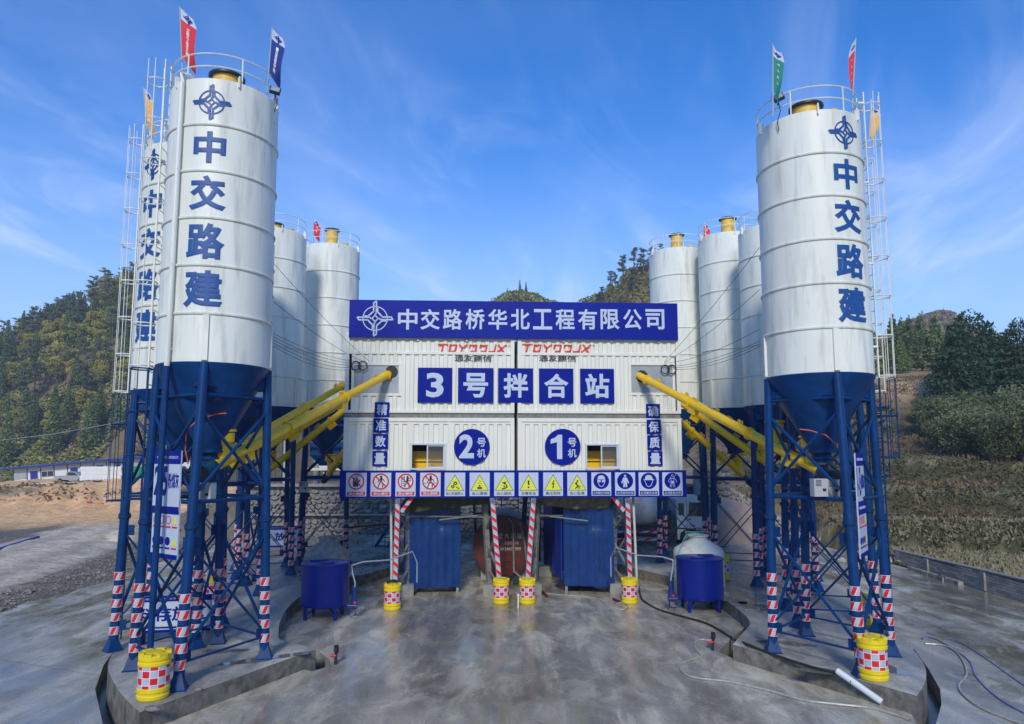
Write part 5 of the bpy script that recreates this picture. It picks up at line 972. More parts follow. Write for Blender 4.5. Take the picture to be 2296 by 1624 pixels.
for qx, Yd, lab in ((876, 27.4, 'white plastic downpipe left of the leftmost taped leg'), (1419, 27.4, 'white plastic downpipe right of the rightmost taped leg')):
    a = at(qx, 1118, Yd); tag(MB().tube((a.x, Yd, 4.2), (a.x + .1, Yd, .2), .05, n=12).build('downpipe', POLY), lab, 'pipe')

# ---------------------------------------------------------------- loose things on the ground
def hose(qs, r_, m_, lab, nm='hose', zs=None):
    pts = [G(x, y, (zs[i] if zs else 0)) for i, (x, y) in enumerate(qs)]; sm = []
    for i in range(len(pts) - 1):
        p0, p1, p2, p3 = [pts[max(0, min(len(pts) - 1, j))] for j in (i - 1, i, i + 1, i + 2)]
        for k in range(6): u = k / 6; sm.append(.5 * ((2 * p1) + (-p0 + p2) * u + (2 * p0 - 5 * p1 + 4 * p2 - p3) * u * u + (-p0 + 3 * p1 - 3 * p2 + p3) * u ** 3) + Vector((0, 0, r_)))
    sm.append(pts[-1] + Vector((0, 0, r_))); return tag(MB().path(sm, r_, 8).build(nm, m_), lab, 'hose')
hose([(1432, 1318), (1436, 1336), (1444, 1350), (1480, 1370), (1528, 1384), (1588, 1402), (1640, 1432)], .035, BLACK, 'thick black hose from the towers across the wet yard to the right slab')
hose([(1640, 1436), (1672, 1446), (1700, 1458), (1760, 1480), (1830, 1502), (1877, 1512)], .035, BLACK, 'black hose lying along the front of the right slab', zs=[.02, .4, .4, .4, .4, .4])
hose([(1602, 1432), (1592, 1438), (1572, 1436), (1558, 1444), (1562, 1460), (1572, 1474), (1548, 1482), (1526, 1494), (1532, 1510), (1560, 1522), (1640, 1532), (1720, 1550), (1800, 1572), (1870, 1581), (1950, 1590), (2010, 1606), (2040, 1618)], .026, HOSEC, 'pale clear hose snaking over the right foreground')
hose([(2330, 1640), (2200, 1590), (2150, 1545), (2168, 1512), (2150, 1470), (2120, 1450), (2075, 1445)], .024, HOSEC, 'pale hose running off to the right edge of the yard')
hose([(2330, 1618), (2240, 1568), (2190, 1520), (2170, 1480), (2110, 1440), (2075, 1428), (2068, 1434)], .018, mat('bluish_hose', (.16, .2, .42), .35), 'bluish hose beside the pale one at the far right')
hose([(2330, 1560), (2270, 1520), (2200, 1470), (2150, 1440), (2120, 1432)], .016, mat('bluish_hose', (.16, .2, .42), .35), 'thin bluish hose, outermost on the right yard')
hose([(1208, 1330), (1260, 1335), (1320, 1340), (1345, 1346), (1358, 1358), (1378, 1366), (1400, 1368), (1408, 1360), (1395, 1352), (1380, 1356)], .02, HOSEC, 'thin pale hose winding on the ground between the central and right barrels')
a, b_ = G(1877, 1514, .42), G(1978, 1582, 0); tag(MB().tube((a.x, a.y, .52), (b_.x, b_.y, .07), .07, n=20).build('plastic_pipe', mat('white_plastic_pipe', (.66, .7, .7), .4, dirt=(.1, .1, .1), ds=7, dlo=.62, dhi=.66)), 'white plastic pipe leaning from the right slab to the yard', 'pipe')
for (x, y), lab in (((752, 1490), 'black upright valve pipe standing beside the left slab corner'), ((1598, 1458), 'black upright valve pipe with a dripping hose by the right drain')):
    g = G(x, y); root = thing('standpipe', lab, 'standpipe', tuple(g)); MB().tube((0, 0, 0), (.02, 0, .42), .035, n=14).tube((.02, 0, .30), (.02, -.02, .47), .06, n=14).build('pipe', BLACK, root); MB().tube((-.12, 0, .22), (.02, 0, .22), .04, n=12).build('valve', mat('valve_red', (.5, .03, .03), .5), root); MB().tube((.02, -.02, .40), (.02, -.14, .40), .045, n=14).build('outlet', DARK, root)
g = G(1162, 1364); tag(MB().tube((0, 0, 0), (.0, 0, .42), .03, n=12).lathe([(.03, .4), (.05, .42), (.05, .47), (0, .5)], 12).build('plastic_stub', mat('white_plastic', (.7, .7, .68), .4)), 'short white plastic stub between the two central barrels', 'pipe').location = g
def rock(p, s, lab, nm='rock', m_=ROCK, flat=.5, group=None, seed=None):
    rr = random.Random(seed if seed is not None else int(p[0] * 100)); bm = bmesh.new(); bmesh.ops.create_icosphere(bm, subdivisions=2, radius=1)
    for v in bm.verts: k = 1 + .28 * noise.noise(v.co * 1.7 + Vector((rr.uniform(0, 9), 0, 0))); v.co = Vector((v.co.x * k * s, v.co.y * k * s * .6, v.co.z * k * s * flat))
    me = bpy.data.meshes.new(nm); bm.to_mesh(me); bm.free(); me.materials.append(m_); return tag(put(nm, me, None, (p[0], p[1], p[2] + s * flat * .7), rot=(0, 0, rr.uniform(-.4, .8))), lab, 'rock', group)
rock(G(339, 1592, .4) + Vector((.04, -.02, 0)), .16, 'flat grey stone lying against the nearest left barrel', flat=.32); rock(G(445, 1548, .4), .08, 'small grey stone on the left slab beside the leg foot', flat=.45)
g = G(1671, 1395, .0); tag(MB().lathe([(.05, 0), (.16, .05), (.2, .2), (.13, .36), (.05, .42)], 9, tuple(g + Vector((.05, 0, 0)))).build('litter_bag', mat('litter_print', (.25, .3, .08), .5, var=.6, vs=12, dirt=(.6, .55, .4), ds=9)), 'crumpled coloured litter bag stuffed in the right drain', 'litter')

# ---------------------------------------------------------------- sign boards near the legs
def board(qc, Yd, w_, h_, rz, lab, head, rows, nm='notice_board', posts=False, zrot=0):
    c = at(*qc, Yd); root = thing(nm, lab, 'notice board', tuple(c), rz); MB().box((0, 0, 0), (w_, .03, h_)).build('plate', SIGNW, root, smooth=False)
    MB().box((0, -.0185, h_ / 2 - h_ * head / 2), (w_ * .99, .006, h_ * head)).build('header', SIGNB, root, smooth=False); MB().box((0, -.0185, -h_ / 2 + h_ * .04), (w_ * .99, .006, h_ * .08)).build('footer', SIGNB, root, smooth=False)
    char(root, '中交路桥华北工程有限公司', w_ * .8, h_ * .05, SIGNW, 0, h_ / 2 - h_ * head * .5, .01, -.022)
    if rows == 'pict':
        for i in range(4):
            for j in range(2):
                x, z = (-.36 + .24 * i) * w_, h_ * (.16 - .36 * j)
                if j == 0 and i < 3: MB().disc(x, z, w_ * .09, -.022, -.018, 20, w_ * .07).build('pictogram', REDP, root, smooth=False)
                elif i == 3: MB().prism([(x - w_ * .09, z - w_ * .08), (x + w_ * .09, z - w_ * .08), (x, z + w_ * .1)], -.022, -.018).build('pictogram', YELS, root, smooth=False)
                else: MB().disc(x, z, w_ * .09, -.022, -.018, 20).build('pictogram', SIGNB, root, smooth=False)
                MB().box((x, -.019, z - h_ * .12), (w_ * .18, .004, h_ * .03)).build('caption_bar', REDP if (j == 0 or i == 3) else SIGNB, root, smooth=False)
    else:
        for t_, x, z, a, b2 in rows: char(root, t_, a * w_, b2 * h_, SIGNB, x * w_, z * h_, .05, -.018)
    if posts:
        for x in (-w_ * .42, w_ * .42): MB().tube((x, .04, -h_ / 2 - posts), (x, .04, h_ / 2), .025, n=8).build('post', STEEL, root)
    else: MB().box((0, .03, 0), (w_, .03, .05)).build('bracket', BLUE, root, smooth=False)
    return root
board((375, 1078), 16.1, 1.05, 1.36, R(-33), 'upper notice board between the nearest left legs, numbered 2-5', .22, [('2-5', -.22, 0, .5, .5), ('粉煤灰', .26, 0, .4, .26)])
board((371, 1186), 16.1, 1.05, 1.30, R(-33), 'lower notice board with small safety symbols between the nearest left legs', .24, 'pict')
board((1928, 1080), 16.9, .95, 1.36, R(54), 'upper notice board seen nearly edge-on at the right legs, numbered 1-5', .22, [('1-5', -.22, 0, .5, .5), ('粉煤灰', .26, 0, .4, .26)])
board((1934, 1185), 16.9, .95, 1.30, R(54), 'lower notice board with safety symbols, nearly edge-on at the right legs', .24, 'pict')
board((385, 1376), 19.2, 2.0, .95, R(12), 'storage area board standing on posts under the left silos', .16, [('料存放区', 0, 0, .86, .4)], posts=.55); board((436, 1372), 20.3, 1.3, .95, R(12), 'second storage board just behind the first one, only its right edge in view', .16, [('合格', .3, 0, .25, .4)], posts=.55)
board((632, 1203), 34.0, 1.7, 1.0, R(5), 'small storage area board on posts before the rubble wall', .18, [('放区', .1, 0, .6, .4)], posts=.9)

# ---------------------------------------------------------------- rubble retaining wall with its ledge, built stone by stone
STONEM = [mat('rubble_stone_%s' % n_, c_, .9, var=.3, vs=6, bump=.8, bs=9) for n_, c_ in (('grey', (.20, .195, .185)), ('pale', (.36, .345, .31)), ('dark', (.14, .14, .135)), ('ochre', (.45, .29, .14)), ('mid', (.25, .23, .205)))]
def stone_mesh(seed, m_):
    rr = random.Random(seed); bm = bmesh.new(); n = rr.randint(6, 8); ang = sorted(rr.uniform(0, 6.28) * .25 + k * 6.28 / n * .8 + .3 * rr.random() for k in range(n)); a = [( .5 * math.cos(k * 6.28 / n + rr.uniform(-.2, .2)) * rr.uniform(.85, 1.05), .5 * math.sin(k * 6.28 / n + rr.uniform(-.2, .2)) * rr.uniform(.85, 1.05)) for k in range(n)]
    f0 = [bm.verts.new((x, .1, z)) for x, z in a]; f1 = [bm.verts.new((x * .97, -.035, z * .97)) for x, z in a]; f2 = [bm.verts.new((x * .78, -.08 + rr.uniform(-.03, .02), z * .78)) for x, z in a]
    for A, B in ((f0, f1), (f1, f2)):
        for k in range(n): bm.faces.new((A[k], A[(k + 1) % n], B[(k + 1) % n], B[k]))
    bm.faces.new(f2); me = bpy.data.meshes.new('stone'); bm.to_mesh(me); bm.free(); me.materials.append(m_); me.shade_smooth(); me.set_sharp_from_angle(angle=R(50)); return me
STONES = [stone_mesh(s_, STONEM[(0, 1, 0, 4, 2, 0, 4, 3, 0, 1, 2, 4)[s_ % 12]]) for s_ in range(24)]
WY = 44.3
root = thing('rubble_wall', 'grey rubble stone retaining wall running behind the towers and silos', 'wall', (0, WY, 0)); xw0, xw1 = -16.5, 13.0
MORT = mat('wall_mortar', (.27, .26, .235), .95, var=.2, bump=.6)
MB().box(((xw0 + xw1) / 2, .35, 1.5), (xw1 - xw0, .6, 3.7)).build('mortar_core', MORT, root, smooth=False)
MB().box(((xw0 + xw1) / 2, .2, 3.42), (xw1 - xw0 + .2, 1.1, .16)).build('coping', CONC, root, smooth=False); MB().box(((xw0 + xw1) / 2 , -.2, 1.62), (xw1 - xw0 - 1, .36, .1)).build('ledge', CONC, root, smooth=False)
cnt = 0; rest = MB(); rr = random.Random(5); row = 0; z = .2
sp = []
while z < 3.3:
    h_ = rr.uniform(.24, .36); x = xw0 + rr.uniform(0, .3)
    while x < xw1:
        w_ = rr.uniform(.22, .58); k_ = rr.uniform(.72, 1.25); sp.append((x + w_ / 2, z + h_ / 2 + rr.uniform(-.08, .08), w_ * (.8 + .25 * k_), h_ * k_ * 1.05)); x += w_
    z += h_
sp.sort(key=lambda s_: -(1 if -11 < s_[0] < -5.5 or -3 < s_[0] < 3 or 5.5 < s_[0] < 9 else 0) * 10 - rr.random())
for i, (x, z, w_, h_) in enumerate(sp):
    me = STONES[rr.randrange(24)]; rot = rr.choice((0, math.pi)) 
    if i < 290: put('stone', me, root, (x, -.02 + rr.uniform(-.03, .03), z), rot=(0, rr.uniform(-.3, .3) + rot, 0), scale=(w_, 1, h_))
    else: rest.add([(x + v.co.x * w_, -.02 + v.co.y, z + v.co.z * h_) for v in me.vertices], [tuple(p.vertices) for p in me.polygons])
o = rest.build('stones', STONEM[0], root); o['kind'] = 'stuff'
# short stone pier and pale boulder with broken rock at the right end
pier = thing('stone_pier', 'end pier of stacked grey stones right of the mixer truck', 'wall', (at(1598, 1200, 43).x, 42.8, 0)); MB().box((0, .4, 2.2), (1.7, 1.6, 4.4)).build('mortar_core', MORT, pier, smooth=False)
z = .15
while z < 4.3:
    h_ = rr.uniform(.3, .42); x = -.9
    while x < .85: w_ = rr.uniform(.35, .6); put('stone', STONES[rr.randrange(24)], pier, (min(x + w_ / 2, .8), -.42, z + h_ / 2), rot=(0, rr.uniform(-.3, .3), 0), scale=(w_ * 1.05, 1, h_ * 1.1)); x += w_
    z += h_
rb = MB(); c0 = at(1645, 1150, 42); ROCKP = mat('broken_limestone', (.34, .31, .27), .9, var=.3, vs=5, bump=.7)
for i in range(1500):
    a = random.uniform(-4.5, 5.5); b2 = random.uniform(0, 5); hgt = max(0, 3.4 * (1 - abs(a) / 6) * min(1, (b2 + .4) / 2.4)); s_ = random.uniform(.06, .22); me = STONES[i % 24]; q = Matrix.Rotation(random.uniform(0, 6), 3, 'Z') @ Matrix.Rotation(random.uniform(0, 6), 3, 'X')
    rb.add([tuple(Vector((c0.x + a, 41.8 + b2, hgt - .1 + .3 * random.random())) + q @ Vector((v.co.x * s_, v.co.y * 2.5 * s_, v.co.z * s_))) for v in me.vertices], [tuple(p.vertices) for p in me.polygons])
mm = MB(); vs = []; 
for i in range(15):
    for j in range(9): a = -5 + 10.5 * i / 14; b2 = 6 * j / 8 - .6; vs.append((c0.x + a, 41.8 + b2, max(-.3, 3.4 * (1 - abs(a) / 6) * min(1, (b2 + .4) / 2.4)) - .12))
mm.add(vs, [(i * 9 + j, i * 9 + 9 + j, i * 9 + 10 + j, i * 9 + j + 1) for i in range(14) for j in range(8)]).build('rubble_bed', mat('rubble_dust', (.27, .24, .2), .95, var=.2, bump=.7), kind='structure')
o = rb.build('rubble', ROCKP, smooth=False); o['kind'] = 'stuff'; o['label'] = 'heap of broken limestone behind the right silo legs'
rock((at(1640, 1180, 40).x, 40.6, -.2), 2.3, 'big pale pinkish boulder at the foot of the broken rock', 'boulder', mat('pink_boulder', (.36, .27, .21), .9, var=.15, vs=2, bump=.6, bs=4), .75, seed=3)
rock((at(1612, 1230, 38).x, 38.5, 0), .25, 'small loose rock lying left before the pink boulder', 'rock', ROCKP, .6, seed=8); rock((at(1648, 1225, 38).x, 38.5, 0), .35, 'pale lump of rock in front of the pink boulder', 'rock', mat('pink_boulder', (.46, .38, .31), .9), .6, seed=9)

# ---------------------------------------------------------------- aggregate bins, conveyors and stairs behind the wall
root = thing('aggregate_batcher', 'row of blue framed aggregate hoppers with white belt housings behind the wall', 'batching machine', (-8.6, 47.2, 3.1))
for k in range(4):
    x = -3.6 + k * 2.9; MB().lathe([(1.7, 2.9), (1.7, 2.2), (.5, 1.1)], 4, (x, .6, 0), math.pi / 4, 2 * math.pi + math.pi / 4).build('hopper', BLUE, root, smooth=False)
    for y in (-.9, 2.0): MB().box((x - 1.42, y, 1.35), (.34, .34, 2.7)).build('concrete_post', CONC, root, smooth=False)
    MB().prism([(x - .5, 1.5), (x + .5, 1.5), (x + .15, 1.0), (x - .15, 1.0)], -1.0, -.9).build('gate_plate', POLY, root, smooth=False)
for z, m_ in ((.62, BLUE), (1.28, POLY), (.25, BLUE), (2.95, BLUE)): MB().box((.7, -1.15, z), (11.6, .12, .16)).build('side_beam', m_, root, smooth=False)
MB().box((.7, -.4, .8), (11.4, .9, .06)).build('belt', BLACK, root, smooth=False); m_ = MB(); [m_.tube((-5 + k * .8, -.9, .7), (-5 + k * .8, .1, .7), .06, n=8) for k in range(15)]; m_.build('rollers', STEEL, root)
root = thing('storage_shed', 'dim open fronted shed with brown corrugated sheets behind the left silos', 'shed', (at(690, 1090, 56).x - 1.5, 55, 3.1)); BR = mat('brown_sheet', (.10, .085, .065), .7, var=.25, vs=2)
corr(MB(), -7, 7, .0, 5.8, .0, .5, .06).build('wall', BR, root, smooth=False); MB().box((0, 3, 5.9), (15, 7, .15)).build('roof', BR, root, smooth=False); MB().box((0, 6, 2.9), (14, .2, 5.8)).build('rear_wall', BR, root, smooth=False)
for x in (-7, 0, 7): MB().box((x, -.15, 2.9), (.2, .2, 5.8)).build('post', STEEL, root, smooth=False)
def stairs(q0, Yd, wd, n, lab, rz=0, rise=.2, run=.22):
    p = at(*q0, Yd); root = thing('steel_stairs', lab, 'stairs', (p.x, p.y, 0), rz)
    for s_ in (-wd / 2, wd / 2): MB().bar((s_, 0, .2), (s_, n * run, n * rise + .2), .06, .18).build('stringer', BLUE, root, smooth=False); MB().path([(s_, 0, .2), (s_, 0, 1.1), (s_, n * run, n * rise + 1.1), (s_, n * run, n * rise + .2)], .02, 6).build('handrail', BLUE, root)
    tm = MB().box((0, 0, 0), (wd, .2, .03)).mesh('tread', BLUE, False)
    for k in range(n): put('tread', tm, root, (0, run * k + .1, .25 + rise * k))
    return root
stairs((1143, 1200), 35.5, .9, 18, 'blue steel stairs climbing behind the red tank'); stairs((850, 1190), 38, .8, 14, 'dark steel stairs beside the leftmost taped leg, before the wall', -.5)
# concrete mixer truck
root = thing('mixer_truck', 'white concrete mixer truck parked behind the right tower, cab to the right', 'truck', (at(1498, 1235, 39.8).x, 39.8, 0), -.06); TW = mat('truck_white_paint', (.62, .65, .63), .3, coat=.3, dirt=(.4, .38, .34), ds=2)
cab = MB(); prof = [(.35, .75), (2.15, .75), (2.2, 1.6), (2.1, 2.1), (1.95, 2.95), (1.7, 3.05), (.4, 3.05), (.3, 2.9)]; cab.prism(prof, -1.2, 1.2); co_ = cab.build('cab', TW, root, smooth=False)
GD = GLASSD
MB().prism([(.95, 2.0), (1.75, 2.0), (1.65, 2.72), (1.0, 2.75)], -1.215, -1.203).build('side_window', GD, co_, smooth=False); MB().prism([(.42, 2.05), (.72, 2.05), (.72, 2.7), (.42, 2.7)], -1.215, -1.203).build('side_window', GD, co_, smooth=False); MB().add([(2.12, -1.05, 2.08), (2.12, 1.05, 2.08), (1.985, 1.0, 2.85), (1.985, -1.0, 2.85)], [(0, 1, 2, 3)]).build('windscreen', GD, co_, smooth=False)
MB().prism([(.85, .95), (.87, .95), (.87, 2.85), (.85, 2.85)], -1.21, -1.203).build('door_gap', BLACK, co_, smooth=False); MB().box((1.0, -1.23, 1.85), (.16, .04, .05)).build('door_handle', BLACK, co_, smooth=False); MB().box((2.25, 0, .75), (.25, 2.4, .5)).build('bumper', TW, root, smooth=False)
MB().box((2.2, -.8, 1.1), (.1, .5, .3)).build('headlight', GLASSD, root, smooth=False); MB().box((2.15, -1.4, 2.2), (.1, .2, .5)).build('mirror', BLACK, root, smooth=False)
MD = Matrix.Rotation(R(-90 + 10), 3, 'Y'); MB().lathe([(.3, 0), (.9, .3), (1.25, 1.5), (1.25, 2.5), (.6, 4.6), (.5, 4.8)], 40, (-.1, 0, 2.25), M=MD).build('drum', TW, root)
MB().box((-2.3, 0, .95), (5.4, .9, .3)).build('chassis', DARK, root, smooth=False); MB().box((-.2, -.6, 1.7), (.5, 1.2, 1.2)).build('drum_gearbox', DARK, root, smooth=False)
for i, x in enumerate((1.2, -2.6, -3.9)):
    for y in (-1.05, 1.05): wh = MB().lathe([(.25, -.15), (.47, -.15), (.52, -.1), (.52, .1), (.47, .15), (.25, .15)], 28, (x, y, .52), M=Matrix.Rotation(R(90), 3, 'X')).build('wheel', BLACK, root); MB().lathe([(0, -.1), (.2, -.12), (.27, -.08), (.27, .1), (0, .1)], 20, (x, y, .52), M=Matrix.Rotation(R(90), 3, 'X')).build('hub', DUSTY, wh)
MB().prism([(.45, .75), (.5, 1.1), (.75, 1.28), (1.55, 1.28), (1.9, 1.0), (1.95, .75), (1.8, .75), (1.6, 1.1), (.8, 1.1), (.6, .75)], -1.26, -1.2).build('wheel_arch', DARK, root, smooth=False)
for z in (.75, 1.15): MB().box((-1.9, -1.22, z), (3.0, .03, .13)).build('guard_rail', DIAG2, root, smooth=False)
for x in (.95, 1.25): put('lettering', text_mesh('中交路建', .34, .09, SIGNB, .02), co_, (x + .2, -1.207, 1.5 - (x - .95) * .5))

# ---------------------------------------------------------------- brick boundary wall on the right
bw = thing('brick_wall', 'low grey brick boundary wall running along the right edge of the yard', 'wall', (0, 0, 0)); A_, B_ = Vector(G(2005, 1262)), Vector((18.1, 18.5, 0)); dv_ = (B_ - A_); Lw = dv_.length; dn = dv_.normalized(); ang_ = math.atan2(dn.y, dn.x); nrm = Vector((dn.y, -dn.x, 0)); H1 = .95
if nrm.x > 0: nrm = -nrm
hw = lambda s_: .60 + .02 * s_
mb = MB(); n_ = 20
MB().add([tuple(A_ + dn * Lw * i / n_ + o_ + Vector((0, 0, z_))) for i in range(n_ + 1) for o_, z_ in ((Vector((0, 0, 0)), -.3), (Vector((0, 0, 0)), hw(Lw * i / n_)), (-nrm * .2, hw(Lw * i / n_)), (-nrm * .2, -.3))], [(i * 4 + j, i * 4 + (j + 1) % 4, i * 4 + 4 + (j + 1) % 4, i * 4 + 4 + j) for i in range(n_) for j in range(4)] + [(0, 1, 2, 3)]).build('mortar_core', mat('brick_mortar', (.12, .11, .10), .95), bw, smooth=False)
BRK = [mat('grey_brick_%s' % k, c_, .9, var=.15, vs=4, bump=.3) for k, c_ in (('a', (.46, .40, .34)), ('b', (.36, .31, .265)), ('c', (.55, .48, .41)))]; bms = [MB().box((0, 0, 0), (.385, .10, .086)).mesh('brick', m_, False) for m_ in BRK]
rest = MB(); cnt = 0; bl = []
for r_ in range(11):
    s_ = .2 + (.2 if r_ % 2 else 0); z = .05 + r_ * .102
    while s_ < Lw - .1:
        if z < hw(s_) - .04: bl.append((s_, z))
        s_ += .405
bl.sort(key=lambda t_: 0 if 1.5 < t_[0] < 9.5 and t_[1] > .0 else 1)
q = Matrix.Rotation(ang_, 3, 'Z'); bl2 = [b2 for b2 in bl if 3.0 < b2[0] < 11.5]; bl1 = [b2 for b2 in bl if not 3.0 < b2[0] < 11.5]
for i, (s_, z) in enumerate(bl2 + bl1):
    p = A_ + dn * s_ + nrm * (-.035 + random.uniform(-.004, .008)) + Vector((0, 0, z))
    if i < 290: put('brick', bms[rr.randrange(3)], bw, tuple(p), rot=(0, 0, ang_))
    else: rest.box(p, (.385, .10, .086), q)
rest.build('bricks', BRK[0], bw, smooth=False)['kind'] = 'stuff'
cp = MB()
for i in range(20): a, c = A_ + dn * Lw * i / 20, A_ + dn * Lw * (i + 1) / 20 - dn * .01; cp.bar(a - nrm * .1 + Vector((0, 0, hw(Lw * i / 20) + .03)), c - nrm * .1 + Vector((0, 0, hw(Lw * (i + 1) / 20) + .03)), .27, .055)
cp.build('coping', CONC, bw, smooth=False)
for s_ in (3.1, 7.2, 11.3): MB().box(A_ + dn * s_ + nrm * .04 + Vector((0, 0, hw(s_) / 2)), (.3, .14, hw(s_) - .05), q).build('pier', CONC, bw, smooth=False)
rb = MB()
for i in range(260):
    p = A_ + Vector((random.gauss(-.9, .7), random.gauss(.6, .5), 0)); s_ = random.uniform(.1, .22); hh = max(0, .45 - .35 * (p - A_ - Vector((-.9, .6, 0))).length) * random.random()
    rb.box((p.x, p.y, hh + .04), (s_, s_ * .5, .06), Matrix.Rotation(random.uniform(0, 3), 3, 'Z') @ Matrix.Rotation(random.uniform(-.5, .5), 3, 'X'))
o = rb.build('brick_rubble', BRK[2], smooth=False); o['kind'] = 'stuff'; o['label'] = 'loose bricks heaped at the far end of the brick wall'
for (x, y), n_, lab in (((2085, 1292), 7, 'row of blocks lying along the foot of the brick wall, farther one'), ((2135, 1307), 4, 'row of blocks lying along the foot of the brick wall, nearer one')):
    g = G(x, y); root = thing('block_row', lab, 'blocks', tuple(g), ang_)
    for k in range(n_): MB().box(((k - n_ / 2) * .42, random.uniform(-.03, .03), .08), (.38, .2, .16), Matrix.Rotation(random.uniform(-.1, .1), 3, 'Z')).build('block', CONC, root, smooth=False)

# ---------------------------------------------------------------- far left: row house, pick-up, stacks, a man
ra, rb_ = at(30, 1087, 122), at(640, 1030, 136); dvr = rb_ - ra; rl_ = dvr.length; root = thing('row_house', 'long white site cabin row with blue roof on the earth terrace, far left', 'building', tuple(ra)); qr = Matrix((dvr.normalized(), Vector((0, 0, 1)).cross(dvr.normalized()).normalized(), dvr.normalized().cross(Vector((0, 0, 1)).cross(dvr.normalized()).normalized()))).transposed(); root.rotation_euler = qr.to_euler()
CABW = mat('cabin_white_panel', (.82, .82, .76), .6, var=.05); DB = mat('cabin_door_blue', (.015, .03, .3), .4); RB = mat('cabin_roof_blue', (.006, .06, .36), .4, var=.1, vs=.5)
MB().box((rl_ / 2, 3, 1.3), (rl_, 5.6, 2.8)).build('wall', CABW, root, smooth=False); MB().prism([(-1.5, 2.75), (rl_ + .8, 2.75), (rl_ + .8, 3.12), (-1.5, 3.02)], -1.1, 6.8).build('roof', RB, root, smooth=False)
nb = 22; pit = rl_ / nb
for k in range(nb + 1): MB().box((k * pit, .17, 1.35), (.12, .06, 2.6)).build('panel_joint', DARK, root, smooth=False)
for k in range(nb):
    x = (k + .5) * pit
    if k in (1, 4, 6, 8, 10, 13, 16, 19): MB().box((x, .16, 1.0), (1.1, .1, 2.05)).build('door', DB, root, smooth=False)
    elif k not in (3, 12):
        wo = MB().box((x, .165, 1.35), (1.8, .08, 1.0)).build('window', WFRAME, root, smooth=False)
        for s_ in (-.45, .45): MB().box((x + s_, .11, 1.35), (.8, .03, .85)).build('pane', GLASSD if (k % 3) else mat('pale_pane', (.45, .45, .4), .3), wo, smooth=False)
def on_ter(q_, Yd): p = at(*q_, Yd); return Vector((p.x, Yd, hz(p.x, Yd)))
g = hit(163, 1083, 80); root = thing('pickup', 'silver pick-up truck parked before the white cabins', 'pickup', tuple(g), .1); root.scale = (.75,) * 3; SV = mat('silver_paint', (.45, .45, .42), .3, .3)
MB().prism([(-2.4, .5), (2.4, .5), (2.45, 1.0), (1.4, 1.15), (.7, 1.75), (-.6, 1.8), (-.75, 1.1), (-2.4, 1.1)], -.85, .85).build('body', SV, root, smooth=False); MB().prism([(.6, 1.2), (1.1, 1.2), (.6, 1.65), (-.4, 1.68), (-.45, 1.2)], -.87, -.855).build('window', GLASSD, root, smooth=False)
for x in (-1.5, 1.5):
    for y in (-.8, .8): MB().lathe([(0, -.1), (.38, -.1), (.38, .1), (0, .1)], 20, (x, y, .38), M=Matrix.Rotation(R(90), 3, 'X')).build('wheel', BLACK, root)
g = hit(392, 1058, 80); root = thing('white_van', 'white car nose at the right end of the cabins, mostly behind the legs', 'car', tuple(g), .1); MB().prism([(-2.2, .4), (2.2, .4), (2.2, 1.2), (1.5, 1.4), (1.0, 1.9), (-2.1, 1.9)], -.85, .85).build('body', TW, root, smooth=False); MB().prism([(.2, 1.3), (1.2, 1.3), (.9, 1.75), (.2, 1.78)], -.87, -.855).build('window', GLASSD, root, smooth=False)
for x in (-1.4, 1.4): MB().lathe([(0, -.1), (.36, -.1), (.36, .1), (0, .1)], 20, (x, -.85, .36), M=Matrix.Rotation(R(90), 3, 'X')).build('wheel', BLACK, root)
g = hit(232, 1079, 80); root = thing('panel_stack', 'stack of white wall panels with olive ends before the cabins', 'stack', tuple(g), .15); pm = MB().box((0, 0, 0), (4.4, 1.6, .13)).mesh('panel', CABW, False); pe = MB().box((0, 0, 0), (1.3, 1.65, .12)).mesh('panel', mat('olive_board', (.16, .15, .05), .7), False)
for k in range(11): put('panel', pm, root, (random.uniform(-.1, .1), 0, .1 + .15 * k)); put('panel', pe, root, (2.9 + random.uniform(-.08, .08), 0, .1 + .15 * k), label='olive board end' if k == 0 else None)
for x, y, m_, lab in ((298, 1075, mat('blue_drum', (.01, .05, .2), .5), 'blue waste bin left of the green one before the cabins'), (312, 1073, mat('green_bin', (.02, .32, .12), .5), 'bright green waste bin before the cabins'), (336, 1071, mat('teal_bin', (.01, .07, .14), .5), 'dark blue waste bin right of the green one')):
    g = hit(x, y, 80); root = thing('waste_bin', lab, 'bin', tuple(g), group='bins before the cabins'); MB().lathe([(0, 0), (.5, 0), (.66, 1.0), (.7, 1.05)], 16).build('body', m_, root); MB().lathe([(.7, 1.05), (.55, 1.2), (0, 1.25)], 16).build('lid', m_, root)
for x, y, dx, c_, lab in ((70, 1090, 70, POLY, 'long white boards lying on the terrace edge at far left'), (150, 1084, 50, STEEL, 'grey steel sections lying before the pick-up')):
    a = hit(x, y, 80); b2 = hit(x + dx, y - 5, 80); m_ = MB(); [m_.bar(a + Vector((k * .4, k * .25, .05 * (k % 3))), b2 + Vector((k * .3, k * .3, .05)), .25, .06) for k in range(7)]; tag(m_.build('stacked_boards', c_, smooth=False), lab, 'boards')
